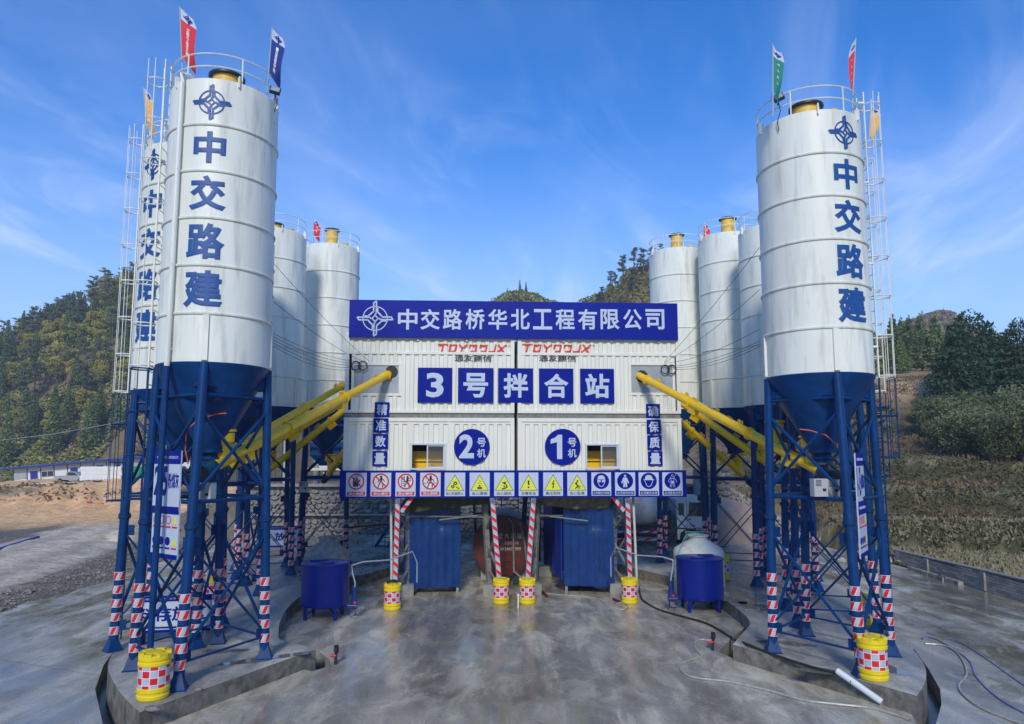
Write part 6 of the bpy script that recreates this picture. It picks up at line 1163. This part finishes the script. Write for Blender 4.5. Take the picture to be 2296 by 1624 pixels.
# man standing hands on hips on the terrace edge
def skin_obj(name, edges, m_, parent, sub=1):
    bm = bmesh.new(); lay = bm.verts.layers.skin.verify(); vd = {}
    def gv(p, r_):
        k = tuple(round(c, 3) for c in p)
        if k not in vd: v = bm.verts.new(p); v[lay].radius = (r_, r_); vd[k] = v; v[lay].use_root = len(vd) == 1
        return vd[k]
    for ch in edges:
        for (p0, r0), (p1, r1) in zip(ch[:-1], ch[1:]): bm.edges.new((gv(p0, r0), gv(p1, r1)))
    me = bpy.data.meshes.new(name); bm.to_mesh(me); bm.free(); o = put(name, me); o.modifiers.new('s', 'SKIN'); d = o.modifiers.new('d', 'SUBSURF'); d.levels = sub; d.render_levels = sub
    bpy.context.view_layer.update(); m2 = bpy.data.meshes.new_from_object(o.evaluated_get(bpy.context.evaluated_depsgraph_get())); bpy.data.objects.remove(o); m2.materials.clear(); m2.materials.append(m_); m2.shade_smooth(); return put(name, m2, parent)
g = hit(262, 1065, 70)
pr_ = thing('person', 'man in a dark brown jacket standing hands on hips on the terrace edge', 'person', tuple(g))
skin_obj('body', [[((0, 0, .93), .15), ((0, 0, 1.2), .16), ((0, 0, 1.42), .15), ((0, 0, 1.52), .06), ((0, 0, 1.64), .095), ((0, 0, 1.74), .08)], [((0, 0, .93), .15), ((.1, 0, .85), .10), ((.12, .0, .48), .07), ((.13, .02, .09), .045), ((.14, -.12, .04), .04)], [((0, 0, .93), .15), ((-.1, 0, .85), .10), ((-.12, .0, .48), .07), ((-.13, .02, .09), .045), ((-.14, -.12, .04), .04)]], mat('trousers_dark', (.04, .03, .03), .8), pr_)
skin_obj('jacket', [[((0, 0, .88), .19), ((0, 0, 1.2), .19), ((0, 0, 1.42), .17), ((.2, 0, 1.44), .085), ((.44, .05, 1.2), .065), ((.2, -.08, 1.0), .05)], [((0, 0, 1.42), .17), ((-.2, 0, 1.44), .085), ((-.44, .05, 1.2), .065), ((-.2, -.08, 1.0), .05)]], mat('jacket_brown', (.07, .045, .04), .8, var=.4, vs=8), pr_)
skin_obj('head', [[((0, 0, 1.5), .055), ((0, -.01, 1.6), .08), ((0, -.015, 1.7), .085)]], mat('skin_tone', (.42, .25, .17), .6), pr_); skin_obj('hair', [[((0, .03, 1.68), .085), ((0, .01, 1.75), .08)]], mat('hair_black', (.01, .01, .01), .6), pr_)
a, c = at(-10, 1228, 40), at(85, 1208, 46); a.z, c.z = hz(a.x, 40) + .05, hz(c.x, 46) + .05; tag(MB().tube(tuple(a), tuple(c), .11, n=10).build('rolled_sheet', mat('roll_blue', (.01, .05, .3), .5)), 'long blue roll lying on the gravel at the left edge', 'roll')
for k, (x, y) in enumerate(((225, 1022), (240, 1012), (200, 1018))):
    p = hit(x, y + 112, 62) + Vector((0, 0, .1)); tag(MB().box((0, 0, 0), (.45, .3, .14), Matrix.Rotation(.4 * k, 3, 'Z')).build('litter', mat(('litter_orange', 'litter_white', 'litter_red')[k], ((.7, .16, .03), (.6, .6, .55), (.6, .1, .05))[k], .7), None, tuple(p)), ('orange plastic litter on the earth bank', 'white plastic litter on the earth bank', 'small red litter on the earth bank')[k], 'litter')
# power line across the left hill
p1, p2, p3 = at(-40, 992, 130), at(262, 948, 140), at(430, 905, 150); tag(MB().path([p1, (p1 + p2) / 2 - Vector((0, 0, .4)), p2, p3], .06, 5).build('power_line', STEEL), 'pale overhead wire crossing the wooded hill at left', 'wire')
# farmhouse on the right slope
fa, fb = at(1975, 868, 86), at(2075, 862, 86); root = thing('farmhouse', 'old timber farmhouse with grey tiled roof among trees on the right slope', 'house', ((fa.x + fb.x) / 2, 86, hz((fa.x + fb.x) / 2, 86)), -.03); wd = (fb.x - fa.x) + 3; zt = at(2020, 888, 86).z - hz((fa.x + fb.x) / 2, 86)
TIM = mat('weathered_timber', (.42, .18, .06), .8, var=.3, vs=2); TILE = mat('grey_roof_tile', (.13, .12, .11), .85, var=.25, vs=4)
MB().box((0, 2, (zt - 1) / 2), (wd - 1.6, 4, zt + 1)).build('wall', TIM, root, smooth=False)
for k in range(5): MB().box((-wd / 2 + 1 + k * (wd - 2) / 4, -.08, zt / 2 - .5), (.25, .2, zt + 1)).build('post', mat('dark_timber', (.05, .03, .02), .8), root, smooth=False)
for k in range(3): MB().box((-wd / 3 + k * wd / 3, -.03, zt * .5), (1.0, .12, 1.1)).build('window', BLACK, root, smooth=False)
rf = MB().prism([(-wd / 2, 0), (wd / 2, 0), (wd / 2, .12), (-wd / 2, .12)], 0, 4.2).build('roof', TILE, root, (0, -1.0, zt), smooth=False); rf.rotation_euler = (R(32), 0, 0)
m_ = MB(); [m_.tube((-wd / 2 + .1 + k * .3, -.02, .14), (-wd / 2 + .1 + k * .3, 4.2, .14), .07, n=5) for k in range(int(wd / .3))]; o = m_.build('tile_rows', TILE, rf); o['kind'] = 'stuff'

# ---------------------------------------------------------------- vegetation
def leaf_mat(name, a, b_, trans=.0):
    m = bpy.data.materials.new(name); m.use_nodes = True; t = m.node_tree; b = t.nodes['Principled BSDF']; b.inputs['Roughness'].default_value = .7; b.inputs['Specular IOR Level'].default_value = .25
    oi = t.nodes.new('ShaderNodeObjectInfo'); ge = t.nodes.new('ShaderNodeNewGeometry'); n = t.nodes.new('ShaderNodeTexNoise'); n.inputs['Scale'].default_value = .55; n.inputs['Detail'].default_value = 4
    co = t.nodes.new('ShaderNodeTexCoord'); t.links.new(co.outputs['Object'], n.inputs['Vector'])
    f = math_node(t, 'ADD', math_node(t, 'MULTIPLY', ge.outputs['Random Per Island'], .55), math_node(t, 'MULTIPLY', n.outputs['Fac'], .55))
    mx = t.nodes.new('ShaderNodeMix'); mx.data_type = 'RGBA'; t.links.new(f, mx.inputs[0]); mx.inputs[6].default_value = (*a, 1); mx.inputs[7].default_value = (*b_, 1)
    sc = t.nodes.new('ShaderNodeVectorMath'); sc.operation = 'SCALE'; t.links.new(mx.outputs[2], sc.inputs[0]); t.links.new(math_node(t, 'ADD', math_node(t, 'MULTIPLY', oi.outputs['Random'], .5), .75), sc.inputs['Scale'])
    t.links.new(sc.outputs[0], b.inputs['Base Color']); return m
LF = {'cedar': leaf_mat('cedar_leaf', (.045, .09, .028), (.22, .27, .07)), 'pine': leaf_mat('pine_needle', (.06, .09, .04), (.21, .24, .09)), 'yellow': leaf_mat('yellow_green_leaf', (.24, .23, .03), (.56, .49, .08)),
      'broad': leaf_mat('broad_leaf', (.11, .125, .035), (.36, .34, .10)), 'dark': leaf_mat('dark_conifer_leaf', (.012, .035, .016), (.05, .10, .035)), 'bamboo': leaf_mat('bamboo_leaf', (.05, .075, .03), (.19, .21, .09)), 'dry': leaf_mat('dry_leaf', (.15, .10, .05), (.34, .25, .13)), 'palm': leaf_mat('palm_leaf', (.07, .11, .075), (.20, .27, .17)), 'weed': leaf_mat('weed_leaf', (.045, .05, .018), (.15, .13, .055)), 'brown': leaf_mat('brown_grass', (.11, .075, .035), (.27, .19, .10)), 'straw': leaf_mat('straw', (.2, .17, .09), (.45, .40, .24))}
BARK = mat('tree_bark', (.14, .105, .08), .9, var=.3, bump=.5)
def leaves(P, size, rng, stretch=1.6, droop=0., tri=False):
    """numpy: one small bent card per point"""
    n = len(P); size = np.broadcast_to(size, (n,)); th = rng.uniform(0, 2 * np.pi, n); ph = rng.uniform(-.9, .9, n) - droop
    U = np.stack([np.cos(th) * np.cos(ph), np.sin(th) * np.cos(ph), np.sin(ph)], 1); W = rng.normal(size=(n, 3)); W = np.cross(U, W); W /= np.linalg.norm(W, axis=1, keepdims=True) + 1e-9
    s = size[:, None] * .5; a = P - U * s * stretch; b_ = P + W * s * .8; c = P + U * s * stretch; d = P - W * s * .8
    V = np.stack([a, b_, c, d], 1).reshape(-1, 3); Fq = np.arange(4 * n).reshape(-1, 4); return V, Fq
def np_mesh(name, V, Fq, m_):
    me = bpy.data.meshes.new(name); me.vertices.add(len(V)); me.vertices.foreach_set('co', V.astype(np.float32).ravel()); me.loops.add(Fq.size); me.loops.foreach_set('vertex_index', Fq.ravel().astype(np.int32)); me.polygons.add(len(Fq)); me.polygons.foreach_set('loop_start', np.arange(0, Fq.size, 4, dtype=np.int32)); me.update(calc_edges=True); me.materials.append(m_); return me
def crown_cone(n, h0, h1, rad, rng, power=1.0, lay=9, ragged=.35):
    z = h0 + (h1 - h0) * (1 - np.sqrt(rng.uniform(0, 1, n))) ; t = (z - h0) / (h1 - h0); az = rng.uniform(0, 2 * np.pi, n)
    lim = rad * (1 - t) ** power * (1 + ragged * (np.sin(az * 3 + z * 2.1) * .5 + np.sin(az * 7 - z * 3.3) * .35)) * (.72 + .28 * np.abs(np.sin(t * lay * np.pi)))
    r = lim * np.sqrt(rng.uniform(.25, 1, n)) + .05; return np.stack([r * np.cos(az), r * np.sin(az), z - .25 * r], 1)
def crown_blobs(n, h0, h1, rad, rng, nb=14, br=.42, flat=.7):
    c = []; 
    for i in range(nb): t = rng.uniform(0, 1); a = rng.uniform(0, 6.28); rr_ = rad * rng.uniform(.1, .8) * math.sqrt(max(.1, 1 - (t - .4) ** 2 * 1.8)); c.append((rr_ * math.cos(a), rr_ * math.sin(a), h0 + (h1 - h0) * (.12 + .8 * t), rad * br * rng.uniform(.6, 1.15)))
    c = np.array(c); k = rng.integers(0, nb, n); d = rng.normal(size=(n, 3)); d /= np.linalg.norm(d, axis=1, keepdims=True); rr_ = rng.uniform(.45, 1, n) ** .5; P = c[k, :3] + d * (c[k, 3] * rr_)[:, None] * np.array([1, 1, flat]); return P, c
def make_tree(kind, seed):
    rng = np.random.default_rng(seed); tr = MB(); 
    if kind == 'cedar': h = 13.; P = crown_cone(2600, 1.8, h, 2.3, rng, .85, 11); sz = .34; tr.tube((0, 0, 0), (0, 0, h * .9), .2, .04, 8); m_ = LF['cedar']; V, Fq = leaves(P, sz * rng.uniform(.6, 1.4, len(P)), rng, 1.7, .4)
    elif kind == 'pine':
        h = 13.; tr.path([(0, 0, 0), (.15, 0, h * .4), (-.1, .1, h * .75), (.05, 0, h)], .15, 7); pts = []
        for i in range(26):
            z = h * rng.uniform(.5, 1.0); a = rng.uniform(0, 6.28); ln = rng.uniform(.9, 2.6) * (1.25 - .6 * z / h); e = Vector((ln * math.cos(a), ln * math.sin(a), z + ln * .22)); tr.tube((0, 0, z - .2), tuple(e), .05, .015, 5)
            for q_ in range(3): k = rng.uniform(.6, 1.1); cc = np.array([e.x * k, e.y * k, z + ln * .22 * k + .1]); pts.append(cc + rng.normal(size=(26, 3)) * np.array([.34, .34, .16]))
        P = np.concatenate(pts); V, Fq = leaves(P, .25 * rng.uniform(.6, 1.3, len(P)), rng, 1.8); m_ = LF['pine']
    elif kind in ('yellow', 'broad'):
        h = 8.; P, c = crown_blobs(3000, 1.6, h, 3.0, rng, 18); tr.tube((0, 0, 0), (0, 0, h * .6), .18, .07, 8)
        for q_ in c[:9]: tr.tube((0, 0, h * .3), tuple(q_[:3]), .07, .02, 5)
        V, Fq = leaves(P, .30 * rng.uniform(.6, 1.4, len(P)), rng, 1.2); m_ = LF[kind]
    elif kind == 'dark': h = 15.; P = crown_cone(18000, .6, h, 6.6, rng, .55, 14, .2); tr.tube((0, 0, 0), (0, 0, h * .95), .35, .05, 10); V, Fq = leaves(P, .26 * rng.uniform(.6, 1.5, len(P)), rng, 1.8, .5); m_ = LF['dark']
    elif kind == 'bamboo':
        h = 7.5; pts = []
        for i in range(34):
            a = rng.uniform(0, 6.28); b0 = rng.uniform(0, 1.5); x0, y0 = b0 * math.cos(a), b0 * math.sin(a); hh = h * rng.uniform(.7, 1.05); le = rng.uniform(.8, 2.6); st = [(x0 + le * (k / 6) ** 2 * math.cos(a), y0 + le * (k / 6) ** 2 * math.sin(a), hh * (k / 6) * (1 - .12 * (k / 6) ** 2)) for k in range(7)]; tr.path(st, .03, 4)
            for k in range(2, 7): pts.append(np.array(st[k]) + rng.normal(size=(42, 3)) * np.array([.5, .5, .42]))
        P = np.concatenate(pts); V, Fq = leaves(P, .22 * rng.uniform(.6, 1.4, len(P)), rng, 2.0, .35); m_ = LF['bamboo']
    elif kind == 'bush': P, c = crown_blobs(900, .0, 1.6, 1.3, rng, 8, .5); V, Fq = leaves(P, .22 * rng.uniform(.6, 1.4, len(P)), rng, 1.3); m_ = LF['broad']; tr.tube((0, 0, 0), (0, 0, .8), .05)
    elif kind == 'palm':
        h = 3.6; tr.tube((0, 0, 0), (0, 0, h), .2, .16, 10); pts = []; V = []; Fq = []
        for i in range(26):
            a = rng.uniform(0, 6.28); el = rng.uniform(-.5, 1.2); L_f = 1.5; pr = None
            for k in range(15):
                sp_ = (k - 7) / 7 * 1.1; dirv = np.array([math.cos(a + sp_ * .9) * math.cos(el), math.sin(a + sp_ * .9) * math.cos(el), math.sin(el) - .1 * abs(sp_)]); b0 = np.array([math.cos(a) * .7 * math.cos(el), math.sin(a) * .7 * math.cos(el), h + .7 * math.sin(el)]); w_ = np.cross(dirv, [0, 0, 1.]) * .035; o = len(V); V += [b0 - w_, b0 + w_, b0 + dirv * .85 + w_ * .4 - [0, 0, .2], b0 + dirv * .85 - w_ * .4 - [0, 0, .2]]; Fq.append([o, o + 1, o + 2, o + 3])
        V = np.array(V); Fq = np.array(Fq); m_ = LF['palm']
    return tr.mesh('trunk', BARK), np_mesh('crown', V, Fq, m_)
VAR = {k: [make_tree(k, 100 + 7 * i + len(k)) for i in range(n)] for k, n in (('cedar', 4), ('pine', 4), ('yellow', 3), ('broad', 3), ('dark', 1), ('bamboo', 3), ('bush', 3), ('palm', 1))}
TC = {'n': 0}
def plant(kind, x, y, s, lab, group=None, nm=None, z=None, rz=None, sxy=1.):
    tr, cr = random.choice(VAR[kind]); cat = {'bush': 'bush', 'bamboo': 'bamboo', 'palm': 'palm'}.get(kind, 'tree')
    r_ = thing(nm or {'cedar': 'cedar_tree', 'pine': 'pine_tree', 'yellow': 'broadleaf_tree', 'broad': 'broadleaf_tree', 'dark': 'conifer_tree', 'bamboo': 'bamboo_clump', 'bush': 'bush', 'palm': 'palm_tree'}[kind], lab, cat, (x, y, (hz(x, y) if z is None else z) - .15), random.uniform(0, 6.28) if rz is None else rz, group); r_.scale = (s * sxy, s * sxy, s)
    put('trunk', tr, r_); put('crown', cr, r_); return r_
rt = random.Random(21)
def left_pos(qx, Y_): x = (qx / 2.2422 - 512) / F * Y_; return x
# near big cedars low on the left hill, told apart by place
for k, (qx, Y_, s) in enumerate(((20, 150, 1.25), (75, 158, 1.05), (122, 152, 1.3), (152, 160, 1.0), (205, 152, 1.25), (222, 157, 1.1), (262, 156, .9), (55, 162, 1.1))):
    plant('cedar', left_pos(qx, Y_ + 6), Y_ + 6, s * .85, 'tall dark cedar low on the left hill, %s from the left edge' % ('first', 'third', 'fourth', 'fifth', 'sixth', 'seventh', 'eighth', 'second')[k], 'cedars low on the left hill')
K = 0
while K < 175:
    qx = rt.uniform(-20, 345); t_ = rt.random(); Y_ = 164 + 44 * t_ ** .8; kind = rt.choices(['cedar', 'pine', 'yellow', 'broad'], [.3, .2 + .35 * (t_ > .8), .3 if t_ < .85 else .05, .2])[0]; s = rt.uniform(.55, .9) * (1 if kind in ('cedar', 'pine') else 1.1)
    x = left_pos(qx, Y_); 
    plant(kind, x, Y_, s, {'cedar': 'dark green conical cedar in the wood on the left hill', 'pine': 'airy pine in the wood on the left hill', 'yellow': 'yellowish green broad tree in the wood on the left hill', 'broad': 'dull green broad tree in the wood on the left hill'}[kind], {'cedar': 'cedars of the left wood', 'pine': 'pines of the left wood', 'yellow': 'yellowish trees of the left wood', 'broad': 'green trees of the left wood'}[kind]); K += 1
for k in range(26):                                # pines on the skyline
    qx = rt.uniform(0, 300); Y_ = rt.uniform(196, 206); plant('pine', left_pos(qx, Y_), Y_, rt.uniform(.6, .85), 'tall thin pine on the skyline of the left hill', 'skyline pines of the left hill')
# hill behind the banner
for k in range(60):
    qx = rt.uniform(1255, 1500); Y_ = rt.uniform(150, 180); kind = rt.choice(['pine', 'broad', 'yellow', 'broad', 'pine']); s_ = rt.uniform(.32, .58) * (1.15 if qx > 1370 else .8)
    plant(kind, left_pos(qx, Y_), Y_, s_, {'pine': 'airy pine on the hill right of the banner top', 'broad': 'green tree on the hill right of the banner top', 'yellow': 'yellowish tree on the hill right of the banner top'}[kind], {'pine': 'pines above the banner', 'broad': 'green trees above the banner', 'yellow': 'yellowish trees above the banner'}[kind])
plant('pine', left_pos(1348, 168), 168, .72, 'single taller pine standing out on the hill line right of the banner')
for qx, s_, l_ in ((1166, .42, 'left one of two tiny pointed trees on the knoll above the banner'), (1180, .4, 'right one of two tiny pointed trees on the knoll above the banner'), (1137, .25, 'smallest pointed tree left on the knoll above the banner')): plant('cedar', left_pos(qx, 218), 218, s_, l_, sxy=.7)
# right: far hill trees, sunlit cedars, the big dark tree, bamboo, palm
for k in range(26):
    qx = rt.uniform(1975, 2296); Y_ = rt.uniform(255, 300); plant(rt.choice(['broad', 'pine']), left_pos(qx, Y_), Y_, rt.uniform(.15, .3), 'small tree on the far hill at right', 'trees on the far right hill')
for k, (qx, Y_, s) in enumerate(((1945, 118, .8), (1968, 112, .75), (2013, 112, .95), (2033, 116, .95), (2050, 110, .9), (2075, 114, 1.0), (2108, 112, .95), (2120, 120, .8), (2140, 116, .8), (2030, 106, .6))): plant('cedar', left_pos(qx, Y_), Y_, s * .78, 'sunlit cedar before the far right hill, %s from the left' % ('first', 'second', 'fourth', 'sixth', 'seventh', 'eighth', 'ninth', 'tenth', 'last', 'fifth, smallest')[k], 'cedars of the right row', sxy=1.25)
plant('dark', left_pos(2190, 68), 68, .86, 'big dark green conifer dominating the right slope', sxy=1.1, z=hz(left_pos(2190, 68), 68) - 3.4)
plant('dark', left_pos(2300, 66), 66, .66, 'dark conifer cut by the right edge of the picture', z=hz(left_pos(2300, 66), 66) - 1.5)
for k in range(26):
    qx = rt.uniform(2070, 2330); Y_ = rt.uniform(54, 68) - (qx - 2035) * .03; plant('bamboo', left_pos(qx, Y_), Y_, rt.uniform(.30, .46) + (qx - 2035) * .0006, 'feathery grey green bamboo clump on the right slope', 'bamboo clumps on the right slope')
for k in range(30):
    qx = rt.uniform(1590, 1950); Y_ = rt.uniform(66, 84); plant(rt.choice(['bush', 'broad']), left_pos(qx, Y_), Y_, rt.uniform(.4, .8), 'green shrub on the right slope behind the silos', 'shrubs on the right slope')
plant('palm', left_pos(2105, 47), 54, .9, 'fan palm with drooping leaves on the right slope')
# undergrowth nobody could count
def scatter(name, n, xr, yr, size, m_, hgt, lab, dens=None, stretch=1.5, droop=-.2, seed=0, polar=True):
    rng = np.random.default_rng(seed); Yp = rng.uniform(*yr, n); qx = rng.uniform(*xr, n); Xp = (qx / 2.2422 - 512) / F * Yp if polar else qx
    k = np.ones(n, bool) if dens is None else dens(Xp, Yp, rng); Xp, Yp = Xp[k], Yp[k]; Zp = height(Xp, Yp) + rng.uniform(0, 1, len(Xp)) * hgt; P = np.stack([Xp, Yp, Zp], 1)
    V, Fq = leaves(P, size * rng.uniform(.5, 1.5, len(P)), rng, stretch, droop); o = put(name, np_mesh(name, V, Fq, m_)); o['kind'] = 'stuff'; o['label'] = lab; return o
clump = lambda sc, th, sd: (lambda x, y, rng: vnoise(x, y, sc, sd) + .25 * (vnoise(x, y, sc / 3, sd + 1) - .5) > th)
scatter('undergrowth', 90000, (-40, 620), (140, 205), .62, LF['broad'], 1.6, 'dense scrub covering the left hill', clump(7, .36, 31), seed=1)
scatter('undergrowth', 45000, (-40, 480), (138, 175), .5, LF['dry'], 1.2, 'dry brown scrub low on the left hill', clump(5, .5, 35), seed=2)
scatter('undergrowth', 60000, (345, 1260), (125, 215), .75, LF['broad'], 1.6, 'scrub on the hill behind the left silos', clump(8, .40, 50), seed=20)
scatter('undergrowth', 40000, (-600, -40), (140, 205), .9, LF['broad'], 1.6, 'scrub on the hill beyond the left edge', clump(8, .36, 51), seed=21)
scatter('undergrowth', 26000, (1740, 1990), (100, 260), .7, LF['broad'], 1.2, 'scrub on the hill behind the right silos', clump(8, .38, 52), seed=22)
scatter('undergrowth', 26000, (600, 1260), (60, 215), .5, LF['dry'], .8, 'dry scrub on the hill behind the towers', clump(6, .42, 37), seed=3)
scatter('undergrowth', 50000, (1100, 1760), (120, 222), .62, LF['broad'], 1.5, 'scrub covering the hill behind the banner', clump(7, .4, 38), seed=4)
scatter('undergrowth', 20000, (1100, 1760), (120, 222), .6, LF['dry'], 1.2, 'dry brown scrub on the hill behind the banner', clump(6, .5, 39), seed=14)
scatter('undergrowth', 14000, (1880, 2330), (150, 305), .8, LF['broad'], 1.0, 'low green scrub on the far right hill', clump(9, .56, 40), seed=5)
scatter('undergrowth', 30000, (1880, 2330), (150, 305), .8, LF['dry'], .8, 'low brown scrub on the far right hill', clump(9, .3, 47), seed=15)
scatter('dry_grass', 30000, (1560, 2330), (41, 90), .13, LF['brown'], .35, 'dry brown grass on the right terraces', clump(3, .52, 41), stretch=2.2, droop=-.9, seed=6)
scatter('ground_cover', 22000, (1560, 2330), (41, 86), .13, LF['weed'], .2, 'green ground cover on the right terraces', clump(5, .52, 43), seed=7)
scatter('stubble', 26000, (18.8, 40), (24, 40), .12, LF['straw'], .14, 'pale cut stubble in the field beyond the brick wall', None, stretch=2.6, droop=-1.0, seed=8, polar=False)
scatter('stubble_weeds', 12000, (18.8, 40), (24, 42), .13, LF['weed'], .12, 'green weeds among the stubble', clump(3, .5, 44), seed=9, polar=False)
scatter('terrace_face', 70000, (18.5, 60), (34, 58), .14, LF['weed'], .25, 'dark weeds on the terrace faces', lambda x, y, rng: ((lambda s_: ((s_ > 39.8) & (s_ < 41.3)) | ((s_ > 46.3) & (s_ < 47.7)) | ((s_ > 53.2) & (s_ < 55.1)))(y + .45 * (x - 21) + 2.2 * (vnoise(x, y, 11, 71) - .5))) & (vnoise(x, y, 2, 45) > .2), seed=10, polar=False)
scatter('bank_weeds', 900, (-60, -24), (70, 82), .35, LF['dry'], .4, 'dry weeds along the middle of the earth bank', clump(4, .6, 46), seed=11, polar=False)
# gravel on the near slope and loose stones by the yard edge
rng = np.random.default_rng(3); n = 9000; gx = -17.0 - rng.gamma(1.6, 3.0, n); gy = rng.uniform(22, 62, n); kk = np.abs((gx + 24.9) + (gy - 34) * .265) > 3.6; gx = gx[kk]; gy = gy[kk]; n = len(gx); gs = rng.uniform(.02, .075, n) * (1 + (rng.uniform(0, 1, n) > .97) * 1.6); gz = height(gx, gy)
base = np.array([(1, 0, 0), (0, 1, 0), (-1, 0, 0), (0, -1, 0), (0, 0, .7), (0, 0, -.7)]); V = (base[None] * rng.uniform(.6, 1.3, (n, 6, 1)) * gs[:, None, None]); cth, sth = np.cos(gx * 9), np.sin(gx * 9); V = np.stack([V[..., 0] * cth[:, None] - V[..., 1] * sth[:, None], V[..., 0] * sth[:, None] + V[..., 1] * cth[:, None], V[..., 2]], -1) + np.stack([gx, gy, gz + gs * .3], 1)[:, None]
fc = np.array([(0, 1, 4), (1, 2, 4), (2, 3, 4), (3, 0, 4), (1, 0, 5), (2, 1, 5), (3, 2, 5), (0, 3, 5)]); Fq = (fc[None] + (np.arange(n) * 6)[:, None, None]).reshape(-1, 3)
me = bpy.data.meshes.new('gravel'); me.from_pydata(V.reshape(-1, 3).tolist(), [], Fq.tolist()); me.update(); me.materials.append(mat('gravel_stone', (.23, .20, .165), .9, var=.4, vs=3)); o = put('gravel', me); o['kind'] = 'stuff'; o['label'] = 'loose gravel on the slope beside the left yard edge'

# thin daylight haze over the valley
hm = bpy.data.materials.new('valley_haze'); hm.use_nodes = True; hn = hm.node_tree; hn.nodes.clear()
ho = hn.nodes.new('ShaderNodeOutputMaterial'); pv = hn.nodes.new('ShaderNodeVolumePrincipled'); pv.inputs['Color'].default_value = (.86, .92, 1, 1); pv.inputs['Density'].default_value = .0008; pv.inputs['Anisotropy'].default_value = .2
hn.links.new(pv.outputs[0], ho.inputs['Volume']); hzb = MB().box((-50, 240, 52), (1180, 1340, 112)).build('haze', hm, kind='stuff', smooth=False); hzb['label'] = 'thin pale haze in the valley air'
